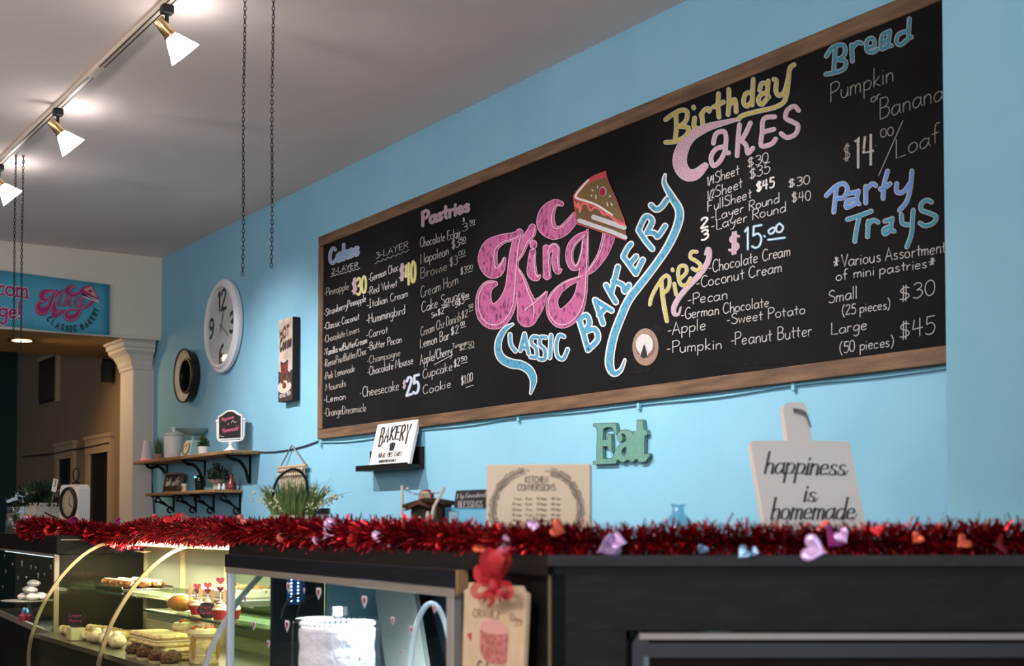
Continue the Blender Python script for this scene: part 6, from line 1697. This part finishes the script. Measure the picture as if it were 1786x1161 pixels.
for row in range(6):
    y = 628+82*row
    for tx, xa, xb3 in (('1 cup', 490, 610), ('8 oz', 675, 770), ('16 tbsp', 840, 990), ('48 tsp', 1060, 1200)):
        tx2 = [tx, tx.replace('1 ', '34 ').replace('8', '6').replace('16', '12').replace('48', '36'), tx.replace('1 ', '23 ').replace('8', '5').replace('16', '11').replace('48', '32'), tx.replace('1 ', '12 ').replace('8', '4').replace('16', '8').replace('48', '24'), tx.replace('1 ', '13 ').replace('8', '3').replace('16', '5').replace('48', '16'), tx.replace('1 ', '14 ').replace('8', '2').replace('16', '4').replace('48', '12')][row]
        d.text(tx2, kx_(xa-(20 if row and xa == 490 else 0), y), kx_(xb3, y), 36/1590, .006, jit=0)
d.build('table_lettering', mat('faded_ink_light', '8b7a6e', .8), kcv, world=False)
d = Dec(kf); dl = Dec(kf)
wl = crom([kx_(*p) for p in [(650,195),(520,235),(400,310),(310,400),(250,490),(200,600),(172,720),(170,850),(205,970),(250,1030)]], 5)
wr = crom([kx_(*p) for p in [(1060,205),(1180,250),(1290,320),(1370,400),(1420,490),(1470,580),(1500,700),(1510,820),(1480,930),(1430,1020)]], 5)
rng = random.Random(4)
for W__ in (wl, wr):
    d.strip(W__, .009)
    for i in range(1, len(W__)-1):
        a, b = W__[i-1], W__[i+1]; dx, dy = b[0]-a[0], b[1]-a[1]; l_ = sqrt(dx*dx+dy*dy)
        for sg in (-1, 1):
            L_ = rng.uniform(.02, .036); ex, ey = W__[i][0]+(-dx*.3+sg*dy)/l_*L_, W__[i][1]+(-dy*.3-sg*dx)/l_*L_
            d.strip([W__[i], (ex, ey)], .0035)
            if rng.random() < .75: dl.disc((ex, ey), .008, .011, .0004, 10, r0=.6)
    for e_ in (W__[0],): dl.disc((e_[0]+(.03 if W__ is wl else -.03), e_[1]-.004), .024, .009, .0004, 14, r0=.7)
d.build('wreath_stems', LINK2, kcv, world=False); dl.build('wreath_leaves', LINK, kcv, world=False)

# blue glass bottle
bp_ = P(1183, 900, 2.95)
r = root('blue_glass_bottle', 'small blue glass bottle with flared neck behind the tinsel', 'bottle', (bp_.x, bp_.y, TOPZ))
hN = P(1183, 879, 2.95).z - TOPZ
BG = thin_glass('blue_glass', 'c4e6f0', .10, .02, .6)
R2 = 27*mpp(2.95)
MB().lathe([(0, .001), (R2*.7, .001), (R2, .02), (R2, hN-.055), (R2*.8, hN-.034), (.013, hN-.020), (.0115, hN-.006), (.0165, hN-.002), (.0165, hN), (.0115, hN)], 36).build('bottle_glass', BG, r, smooth=True)

# black blessings sign on a clear riser
rz_ = 3.42
ra = P(778, 886, rz_)
Mr = Matrix.Translation((ra.x, ra.y, TOPZ)) @ Matrix.Rotation(RZI-radians(6), 4, 'Z')
rs2 = root('acrylic_riser', 'clear blue-tinted acrylic riser box carrying the black blessings sign', 'riser', M=Mr)
RH = ra.z - TOPZ; RW = 88*mpp(rz_)
AC = thin_glass('acrylic_blue', 'e2eff4', .03, .0, .3)
for lo, hi in (((0, 0, 0), (RW, .003, RH-.003)), ((0, 0, 0.0), (.003, .14, RH-.003)), ((0, 0, RH-.003), (RW, .14, RH))): MB().box(lo, hi).build('acrylic_panel', AC, rs2)
m_ = MB().tube([(0, 0, RH), (RW, 0, RH)], .0016, 5).tube([(0, 0, 0), (0, 0, RH)], .0012, 5); m_.build('bright_edge', mat('acrylic_edge', '3f7f9d', .3), rs2)
MB().box((.008, -.003, RH-.038), (.03, -.0005, RH-.008)).build('label_card', mat('card_pale_blue', 'a9cbe0', .6), rs2)
m_ = MB()
for lo, hi in (((.007, -.004, RH-.039), (.031, -.003, RH-.0375)), ((.007, -.004, RH-.0085), (.031, -.003, RH-.007)), ((.0297, -.004, RH-.039), (.031, -.003, RH-.007))): m_.box(lo, hi)
for i in range(2): m_.box((.011, -.004, RH-.020-.008*i), (.026, -.003, RH-.0188-.008*i))
m_.build('card_border', mat('card_blue_ink', '2a5f8a', .6), rs2)
pbz = P(800, 885, rz_)
Ms = Matrix.Translation((0, 0, .0006)) @ Mr @ Matrix.Translation((.017+.0, .03, RH)) @ Matrix.Rotation(radians(-6), 4, 'X')
sg_ = root('blessings_sign', 'black sign with white script My Greatest Blessings beside the cream canvas', 'sign', M=Ms)
SW2 = 80*mpp(rz_); SH2_ = 31*mpp(rz_)
MB().prism([(-.002, 0), (SW2, 0), (SW2, SH2_*1.1), (.003, SH2_)], 0, .012).build('panel', BLACK, sg_)
wi = mat('sign_white_ink', 'd8d4d2', .8)
d = Dec(lambda u, v, l: Vector((u*SW2, -.0004-l, v*SH2_))); d.text('My Greatest', (.05, .58), (.70, .66), .34, .0, jit=0, updir=1) if False else None
d = Dec(lambda u, v, l: Vector((u, -.0004-l, v)))
d.script('My Greatest', (.005, SH2_*.55), (.078, SH2_*.66), SH2_*.27, .0014, .15, 1)
d.text('BLESSINGS', (.009, SH2_*.03), (.070, SH2_*.05), SH2_*.36, .0015, jit=0, updir=1)
d.build('lettering', wi, sg_, world=False)

# little cottage ornament with washing line
hz_ = 3.5; hp_ = P(750, 905, hz_); u_ = mpp(hz_)
Mh = Matrix.Translation((hp_.x, hp_.y, TOPZ)) @ Matrix.Rotation(RZI-radians(20), 4, 'Z')
ho = root('cottage_ornament', 'tiny rustic cottage ornament with washing line posts and a round red sign', 'ornament', M=Mh)
zO = lambda py: (913-py)*u_ + HD
WB = mat('cottage_brown', '4a3418', .8, noise=(60, '2a1c0e', .4, .65), bump=(80, .6))
MB().box((-.045, -.02, 0), (.04, .05, zO(876)), .003).build('cottage_walls', WB, ho)
MB().prism([(-.062, zO(880)), (.0, zO(868)), (.052, zO(874)), (.058, zO(881)), (.0, zO(874)), (-.06, zO(886))], -.035, .06).build('roof', mat('thatch_dark', '3a2314', .9, bump=(90, .9)), ho)
MB().prism([(-.055, zO(890)), (-.012, zO(872)), (.02, zO(886)), (-.012, zO(879))], -.045, -.018).build('porch_gable', mat('gable_brown', '5a3626', .8), ho)
MB().box((-.028, -.0225, 0), (-.004, -.0195, zO(892))).build('cottage_door', mat('door_dark_olive', '1c160c', .7), ho)
MB().box((.01, -.0225, zO(905)), (.026, -.0195, zO(890))).build('cottage_window', mat('window_olive', '6d6a3a', .5), ho)
m_ = MB().lathe([(0, -.006), (.019, -.006), (.0205, -.002), (.0205, .004), (0, .004)], 28, axis='y', cx=-.011, cz=zO(866), sy=.95); m_.M = None
m_.build('round_sign', mat('round_sign_red', '7d1730', .5), ho)
MB().lathe([(0, -.008), (.0165, -.008), (.0165, -.0055)], 28, axis='y', cx=-.012, cz=zO(865.5), sy=.85).build('sign_face', mat('round_sign_cream', 'cbb79c', .6), ho)
d = Dec(lambda u, v, l: Vector((u, -.0085-l, v))); d.strip([(-.024, zO(868.5)), (0, zO(868.5))], .0012); d.strip([(-.020+.003*k, zO(865)+.001*(k % 2)) for k in range(7)], .0009); d.build('sign_marks', mat('sign_mark_red', '8a2b34', .7), ho, world=False)
MB().blob((.003, -.028, zO(872.5)), .0052, 12, 8).build('yellow_flower', mat('yellow_dot', 'c9ae1e', .5), ho, smooth=True)
PW_ = mat('post_cream_paint', 'd3cbc0', .6)
MB().tube([(-.062, -.03, 0), (-.064, -.03, zO(846))], .0042, 8).build('line_post', PW_, ho, smooth=True)
MB().tube([(.012, -.05, 0), (.030, -.045, zO(885)), (.052, -.03, zO(850))], [.0055, .0045, .004], 8).build('line_post', PW_, ho, smooth=True)
MB().tube(crom([(-.062, -.03, zO(849)), (-.045, -.025, zO(858)), (-.02, -.02, zO(862)), (.03, -.02, zO(860)), (.05, -.028, zO(855))], 4), .0012, 5).build('washing_line', mat('line_dark_teal', '35606c', .6), ho)
for x_, y_ in ((-.052, 852), (-.037, 860), (.017, 858), (.04, 861)):
    MB().blob((x_, -.024, zO(y_)), (.005, .0035, .0035), 8, 6).build('washing', mat('washing_white', 'd9d0d6', .6), ho, smooth=True)
leafy(MB(), 160, .03, .055, .012, z0=.0).build('ivy', mat('ivy_dark', '14291f', .7, noise=(60, '2d4a38', .4, .7)), ho, kind='stuff').location = (.05, .03, .01)
m_ = MB().blob((-.012, -.035, zO(906)), (.007, .007, .009), 10, 8).blob((.012, -.042, zO(902)), (.006, .006, .016), 10, 8); m_.build('figurine', PW_, ho, smooth=True)
MB().box((-.075, -.06, 0), (.065, .06, .003), .001).build('ornament_base', mat('base_grey', '6f6a5c', .8), ho)
MB().blob((-.07, -.03, .022), (.012, .012, .02), 12, 8, .1).build('bush', mat('bush_red_brown', '3b1a18', .8), ho, smooth=True)

# flower basket
fz = 4.15; fp2 = P(512, 905, fz); uf = mpp(fz)
fb = root('flower_basket', 'wire basket of white lily of the valley and grass with arched black handle', 'flower basket', (fp2.x, fp2.y, TOPZ), RZI)
zF = lambda py: (913-py)*uf + HD
rng = random.Random(21)
WR = mat('wire_black', '15140f', .5, .5)
m_ = MB()
for zz, rr in ((.004, .07), (zF(925), .085), (zF(906), .092)): m_.tube([(rr*cos(a), rr*.62*sin(a), zz) for a in [2*pi*k/32 for k in range(32)]], .0022, 6, closed=True)
for k in range(16):
    a = 2*pi*k/16; m_.tube([(.07*cos(a), .07*.62*sin(a), .004), (.092*cos(a), .092*.62*sin(a), zF(906))], .0014, 5)
m_.build('wire_frame', WR, fb, smooth=True)
MB().tube(crom([(-.055, 0, zF(906)), (-.062, -.01, zF(870)), (-.045, -.015, zF(835)), (-.0, -.015, zF(818)), (.035, -.012, zF(832)), (.045, -.008, zF(868)), (.042, 0, zF(906))], 6), .0042, 8).build('handle', WR, fb, smooth=True)
for k, x_ in enumerate((-.045, 0, .045)):
    MB().lathe([(0, .004), (.02, .004), (.026, zF(914)), (.028, zF(900)), (.026, zF(900)), (.02, .01), (0, .008)], 24, cx=x_).build('glass_pot', mat('pot_grey_glass', '8f948c', .2), fb, smooth=True)
    MB().lathe([(.026, zF(912)), (.031, zF(900)), (.03, zF(898)), (.025, zF(910))], 24, cx=x_).build('pale_band', mat('pot_pale_band', 'b5b5a4', .5), fb, smooth=True)
m_ = MB()
for i in range(420):
    x_ = rng.uniform(-.06, .062); t = rng.uniform(-1, 1)
    a = x_*10 + rng.uniform(-.25, .25); hh = rng.uniform(.07, .125)*(1.0-.15*abs(a)); w_ = rng.uniform(.003, .0065)
    y0 = rng.uniform(-.03, .03); sd = rng.uniform(-.5, .5); vs = []
    for s_ in range(5):
        q = s_/4; cx = x_ + a*hh*.75*q**1.5; cy_ = y0+sd*.05*q; czz = zF(905)+hh*(q-.12*abs(a)*q*q); ww = w_*(1-.92*q**1.5)/2
        vs += [(cx-ww, cy_, czz), (cx+ww, cy_+ww*.6, czz)]
    m_.add(vs, [(2*k_, 2*k_+1, 2*k_+3, 2*k_+2) for k_ in range(4)])
m_.build('leaf_blades', mat('blade_green', '3f5a26', .6, noise=(30, '7c9150', .35, .7)), fb, kind='stuff')
m_ = MB()
for i in range(90):
    a = rng.choice((-1, 1))*rng.uniform(.25, 1.5) + .2; x_ = rng.uniform(-.05, .06); hh = rng.uniform(.10, .15)
    pts = [(x_+a*hh*.55*q**1.7, rng.uniform(-.01, .01), zF(905)+hh*(q-.22*abs(a)*q*q)) for q in (0, .25, .5, .75, 1)]
    m_.tube(pts, [.0011, .001, .0009, .0007, .0004], 4)
m_.build('thin_stems', mat('stem_green', '57724a', .6), fb, kind='stuff')
m_ = MB(); 
for i in range(30):
    sgn = -1 if i < 11 else 1
    x0_ = sgn*rng.uniform(.03, .062); a = sgn*rng.uniform(.25, 1.35); hh = rng.uniform(.07, .115)
    for k_ in range(6):
        q = .35+.65*k_/5; cx = x0_ + a*hh*.75*q**1.6; czz = zF(905)+hh*(q-.28*abs(a)*q*q)
        m_.blob((cx+rng.uniform(-.004, .004), rng.uniform(-.035, .02), czz+rng.uniform(-.004, .004)), rng.uniform(.0028, .0048), 8, 6)
m_.build('white_bells', mat('lily_white', 'd6d5b0', .6), fb, smooth=True, kind='stuff')
# jar with black lid
jp = P(556, 905, 4.42)
r = root('black_lid_jar', 'clear plastic tub with a black lid behind the flower basket', 'jar', (jp.x, jp.y, TOPZ))
uj = mpp(4.42); zJ = lambda py: (913-py)*uj + HD
MB().lathe([(0, .001), (.028, .001), (.033, zJ(896)), (.031, zJ(896)), (.026, .004), (0, .004)], 28).build('tub', mat('tub_frosted', 'b7cbd2', .4), r, smooth=True)
MB().lathe([(0, zJ(896)), (.036, zJ(896)), (.036, zJ(887)), (.033, zJ(886)), (0, zJ(886))], 28).build('lid', mat('lid_black', '1b1f22', .4), r, smooth=True)

# things on the far left case: clock, planter, jar, bow, card
def onL(px, Z): p = P(px, 900, Z); return Vector((p.x, p.y, TOPZ+.0005))
o_ = onL(130, 7.15)
uq = mpp(7.15)
mcx = root('mantel_clock', 'white square retro clock with black oval-looking rim on the far left counter', 'clock', o_, RZI-radians(44))
CWd, CHt, CD = .20, .258, .06
rnd = [(-CWd/2+.02, 0), (CWd/2-.02, 0), (CWd/2, .015), (CWd/2, CHt-.025), (CWd/2-.008, CHt-.008), (CWd/2-.025, CHt), (-CWd/2+.025, CHt), (-CWd/2+.008, CHt-.008), (-CWd/2, CHt-.025), (-CWd/2, .015)]
MB().prism(rnd, -CD/2, CD/2).build('clock_case', mat('clock_case_white', 'd8ccc2', .45), mcx)
Rk = .085
MB().lathe([(Rk*.8, -CD/2-.002), (Rk*.82, -CD/2-.014), (Rk*.93, -CD/2-.016), (Rk, -CD/2-.004), (Rk, -CD/2+.0)], 40, axis='y', cz=CHt*.63).build('black_rim', BLACK, mcx, smooth=True)
MB().lathe([(0, -CD/2-.003), (Rk*.82, -CD/2-.003), (Rk*.82, -CD/2)], 40, axis='y', cz=CHt*.63).build('dial', mat('dial_old_cream', 'a8997d', .6), mcx)
d = Dec(lambda u, v, l: Vector((u, -CD/2-.0034-l, v+CHt*.63)))
for k in range(12): a = k*pi/6; d.strip([(sin(a)*.05, cos(a)*.05), (sin(a)*.06, cos(a)*.06)], .004)
d.strip([(0, 0), (.03, -.02)], .006).strip([(0, 0), (.012, .035)], .005); d.build('dial_marks', mat('dial_ink', '2c2621', .7), mcx, world=False)
MB().lathe([(0, -CD/2-.012), (Rk*.82, -CD/2-.012)], 40, axis='y', cz=CHt*.63).build('glass', thin_glass('clear_glass', 'fbfdfd', .03, 0, .35), mcx)
o_ = onL(72, 7.75)
pn = root('herb_planter', 'rectangular weathered white planter full of dark green leaves at far left', 'planter', o_, RZI-radians(46))
PWm = mat('planter_white', 'b9b0a3', .7, noise=(12, 'a69c8e', .4, .65), bump=(50, .3))
ww, dd, hh = .20, .16, .172
m_ = MB().box((-ww/2, -dd/2, 0), (ww/2, -dd/2+.012, hh)).box((-ww/2, dd/2-.012, 0), (ww/2, dd/2, hh)).box((-ww/2, -dd/2+.012, 0), (-ww/2+.012, dd/2-.012, hh)).box((ww/2-.012, -dd/2+.012, 0), (ww/2, dd/2-.012, hh)).box((-ww/2+.012, -dd/2+.012, .0), (ww/2-.012, dd/2-.012, .13))
m_.build('planter_box', PWm, pn)
m_ = leafy(MB(), 900, .17, .14, .034, rng=random.Random(5), z0=hh-.02)
m_.build('leaves', mat('herb_leaf', '0f1d0c', .55, noise=(14, '4a6b26', .5, .82)), pn, kind='stuff')
MB().tube([(ww/2+.001, -.03, .12), (ww/2+.006, .0, .105), (ww/2+.004, .04, .09)], .0035, 6).build('wire_handle', BLACKIRON, pn)
cdp = P(88, 845, 7.55)
r = root('numbered_card', 'small tilted white card with the number 3 among the planter leaves', 'card', M=Matrix.Translation((cdp.x, cdp.y, TOPZ+.135)) @ Matrix.Rotation(RZI-.5, 4, 'Z') @ Matrix.Rotation(radians(14), 4, 'Y'))
zc_ = cdp.z - TOPZ - .135
MB().box((-.018, -.001, zc_-.036), (.018, .001, zc_+.036)).build('card', mat('card_white', 'c9c2bb', .7), r)
MB().tube([(0, .002, 0), (0, .002, zc_)], .002, 6).build('card_stick', mat('small_wood_pot', '8f7763', .6), r)
d = Dec(lambda u, v, l: Vector((u, -.0013-l, v))); d.text('3', (-.008, zc_-.004), (.008, zc_-.004), .032, .004, jit=0, updir=1); d.build('number', BINK, r, world=False)
gj = onL(22, 7.9)
r = root('glass_jar', 'clear glass jar with a pinched neck at the far left end', 'jar', gj)
uj = mpp(7.9); tj = (913-884)*uj+HD
MB().lathe([(0, .001), (.036, .001), (.042, .01), (.043, tj-.06), (.036, tj-.045), (.03, tj-.038), (.034, tj-.03), (.034, tj)], 32).build('jar_glass', thin_glass('jar_glass', 'dfe6e4', .10, .03, .6), r, smooth=True)
MB().tube([(.032*cos(a), .032*sin(a), tj-.042) for a in [2*pi*k/24 for k in range(24)]], .0035, 6, closed=True).build('gold_band', BRASS, r, smooth=True)
tb = P(42, 868, 7.7)
r = root('tulle_bow', 'pale blue tulle bow tied over the glass jar at far left', 'bow', (tb.x, tb.y, tb.z-.05))
TU = thin_glass('tulle_blue', 'b9cfe0', .0, .9, .1)
TUL = mat('tulle_cloth', 'a9bfd2', .8)
for nm, pts, w0 in (('bow_loop', [(0, 0, .05), (.03, 0, .09), (.06, 0, .085), (.03, 0, .06)], .03), ('bow_loop', [(0, 0, .05), (-.03, .0, .07), (-.05, 0, .05), (-.02, 0, .03)], .025), ('bow_tail', [(0, 0, .05), (-.05, -.01, .045), (-.09, -.01, .03), (-.1, 0, .05)], .02), ('bow_skirt', [(0, 0, .055), (.005, 0, .02), (.0, 0, -.02), (-.01, 0, -.035)], .07)):
    m_ = MB(); q_ = crom(pts, 5); vs = []
    for i, p in enumerate(q_):
        t = i/(len(q_)-1); w_ = w0*(.35+.65*sin(pi*min(t*1.2, 1)))/2 if nm != 'bow_skirt' else w0*(.2+.8*t)/2
        dirr = R_ if nm == 'bow_skirt' else Vector((0, 0, 1))
        b0 = R_*p[0] + A_*p[1] + Vector((0, 0, p[2]))
        vs += [b0+dirr*w_+A_*.004*sin(i*2), b0-dirr*w_]
    m_.add(vs, [(2*i, 2*i+1, 2*i+3, 2*i+2) for i in range(len(q_)-1)]); m_.build(nm, TUL, r, smooth=True)
MB().tube([(0, 0, -.04), (0, 0, .055)], .006, 8).build('bow_knot', TUL, r, smooth=True)
sc_ = P(133, 830, 7.45)
r = root('iron_scroll_stand', 'black wrought iron loop finial rising behind the white clock', 'ornament', (sc_.x, sc_.y, TOPZ))
hS = P(133, 816, 7.45).z - TOPZ
MB().tube([(0, 0, 0), (0, 0, hS-.07)], .004, 8).build('rod', BLACKIRON, r)
M_ = Matrix.Rotation(RZI, 4, 'Z')
MB(M_).tube([(.016*sin(a), 0, hS-.035+.035*cos(a)) for a in [2*pi*k/20 for k in range(20)]], .0035, 6, closed=True).tube([(-.02, 0, hS-.085), (0, 0, hS-.07), (.02, 0, hS-.085)], .005, 6).build('loop', BLACKIRON, r, smooth=True)

# ================================================================== TINSEL GARLAND
TIN = mat('red_tinsel', 'a80a1c', .3, .78); TIN2 = mat('dark_red_tinsel', '4e0412', .35, .75)
def Zmid(px): return 1.389/(.530 + (W_PX/2-px)/F_PX*-1.0 + 0.0) if False else (.0643+.530*2.5)/(.530-(W_PX/2-px)/F_PX)
path = [(1840,943,2.55,31),(1700,942,2.55,31),(1550,945,2.54,29),(1400,945,2.54,29),(1250,943,2.54,30),(1100,945,2.54,29),(970,943,2.55,30)]
for px, py, rr in ((900,941,31),(800,936,31),(700,932,32),(600,930,30),(520,927,29),(450,924,28),(405,922,27)): path.append((px, py, Zmid(px)+.06, rr))
for px, py, rr, Z in ((360,924,27,5.1),(300,922,26,5.7),(262,921,25,6.1),(225,929,26,6.35),(195,930,23,6.55),(150,922,22,6.75),(100,921,23,7.0),(60,918,24,7.3),(42,917,17,7.5)): path.append((px, py, Z, rr))
gp = []
for px, py, Z, rr in path:
    k_ = 1.0 if px > 900 else .86
    p = P(px, py+(1-k_)*rr, Z); gp.append((p.x, p.y, p.z, rr*k_*mpp(Z)))
gs = crom(gp, 10)
segl = [ (Vector(gs[i+1][:3])-Vector(gs[i][:3])).length for i in range(len(gs)-1)]; tot = sum(segl)
ga = root('tinsel_garland', 'long red tinsel garland with foil hearts draped along all the counter tops', 'garland', P(955, 943, 2.55))
rng = random.Random(77)
wsg = [s_/gs[i][3] for i, s_ in enumerate(segl)]; wtot = sum(wsg)
def gpos(t):
    d_ = t*wtot
    for i, s_ in enumerate(wsg):
        if d_ <= s_ or i == len(segl)-1:
            f_ = d_/s_ if s_ else 0; a, b = gs[i], gs[i+1]
            return Vector([a[k]+(b[k]-a[k])*f_ for k in range(3)]), (Vector(b[:3])-Vector(a[:3])).normalized(), a[3]+(b[3]-a[3])*f_
        d_ -= s_
MB().tube([g[:3] for g in gs], [.006]*len(gs), 6).build('wire_core', TIN2, ga, world=True)
MBS = [MB(), MB()]
N_ = 30000
for i in range(N_):
    t = (i+rng.random())/N_
    p, tg_, R0 = gpos(t)
    u = tg_.cross(Vector((0, 0, 1))).normalized(); v = u.cross(tg_).normalized()
    an = rng.uniform(0, 2*pi); dr = (u*cos(an) + v*sin(an)*(1 if sin(an) > 0 else .75) + tg_*rng.uniform(-.55, .55)).normalized()
    L_ = R0*rng.uniform(.75, 1.12)*((1.28 if R0 < .04 else 1.1) if sin(an) > .5 and rng.random() < .35 else 1)*(1.08 if R0 < .04 else 1)
    w_ = R0*rng.uniform(.05, .12)*(1.15 if R0 < .04 else 1)
    sd = dr.cross(Vector((rng.uniform(-1, 1), rng.uniform(-1, 1), rng.uniform(-1, 1)))).normalized()*w_/2
    bend = Vector((rng.uniform(-1, 1), rng.uniform(-1, 1), rng.uniform(-1.2, .4)))*L_*.16
    a0 = p + dr*R0*.08 + u*rng.uniform(-.2, .2)*R0; a1 = a0 + dr*L_*.5; a2 = a0 + dr*L_ + bend
    MBS[0 if rng.random() < .68 else 1].add([a0-sd*.6, a0+sd*.6, a1-sd, a1+sd, a2-sd*.9, a2+sd*.9], [(0, 1, 3, 2), (2, 3, 5, 4)])
MBS[0].build('tinsel_strands', TIN, ga, world=True, kind='stuff'); MBS[1].build('tinsel_strands', TIN2, ga, world=True, kind='stuff')
FO = {'l': mat('foil_lilac', 'dfb6e6', .3, .45), 'r': mat('foil_red', 'd8262c', .35, .4), 's': mat('foil_salmon', 'e0706a', .35, .4), 'm': mat('foil_magenta', 'b2307e', .35, .4), 'd': mat('foil_dark_red', '8e1622', .35, .4), 'b': mat('foil_bluish_reflection', '7fa6c4', .3, .5), 'o': mat('foil_orange', 'd2593a', .35, .4)}  # the blue entry puts a bluish reflection into the foil colour
hl = [(50,907,19,'l'),(46,919,15,'s'),(92,930,27,'r'),(104,927,16,'s'),(62,934,14,'m'),(127,908,18,'m'),(152,931,16,'r'),(205,908,11,'m'),(212,938,18,'r'),(273,906,20,'s'),(302,908,28,'r'),(321,903,16,'s'),(306,931,28,'s'),(346,937,21,'l'),(381,932,22,'r'),(389,906,16,'m'),(421,908,19,'s'),(470,930,34,'d'),(500,935,28,'s'),(561,944,30,'l'),(580,926,38,'l'),(622,931,38,'r'),(668,937,32,'l'),(685,948,17,'l'),(715,915,30,'d'),(845,951,34,'o'),(770,945,26,'r'),(884,951,30,'l'),(931,917,20,'l'),(972,922,28,'o'),(1062,951,40,'l'),(1078,944,26,'l'),(1298,964,24,'b'),(1316,962,16,'b'),(1225,957,18,'b'),(1418,957,42,'l'),(1452,938,40,'m'),(1468,934,26,'l'),(1530,925,20,'r'),(1680,945,24,'o'),(1745,950,30,'d'),(1600,938,20,'o')]
def Zat(px):
    best = None
    for a, b in zip(path[:-1], path[1:]):
        if b[0] <= px <= a[0]: f_ = (a[0]-px)/(a[0]-b[0]); return a[2]+(b[2]-a[2])*f_, a[3]+(b[3]-a[3])*f_
    return path[-1][2], 20
for px, py, s_, c_ in hl:
    Z, rr = Zat(px); Zf = Z - rr*mpp(Z)*1.4
    c = P(px, py, Zf); sz = s_*mpp(Zf)*1.2
    M_ = Matrix.Translation(c) @ Matrix.Rotation(RZI+rng.uniform(-.7, .7), 4, 'Z') @ Matrix.Rotation(rng.uniform(-.5, .5), 4, 'X') @ Matrix.Rotation(rng.uniform(-1.5, 1.5), 4, 'Y')
    m_ = MB(M_); hp2 = heart(0, 0, sz)
    rings = [0, .5, 1.0]; vs = [(0, 0, 0)]
    for f_ in (.5, 1.0):
        for x_, z_ in hp2: vs.append((x_*f_, -abs(x_*f_)**1.5/sz**.5*.45, z_*f_))
    n = len(hp2); fs = [(0, 1+i, 1+(i+1) % n) for i in range(n)] + [(1+i, 1+n+i, 1+n+(i+1) % n, 1+(i+1) % n) for i in range(n)]
    m_.add(vs, fs); o = m_.build('foil_heart', FO[c_], ga, smooth=True, world=True)
    o.modifiers.new('t', 'SOLIDIFY').thickness = .0006
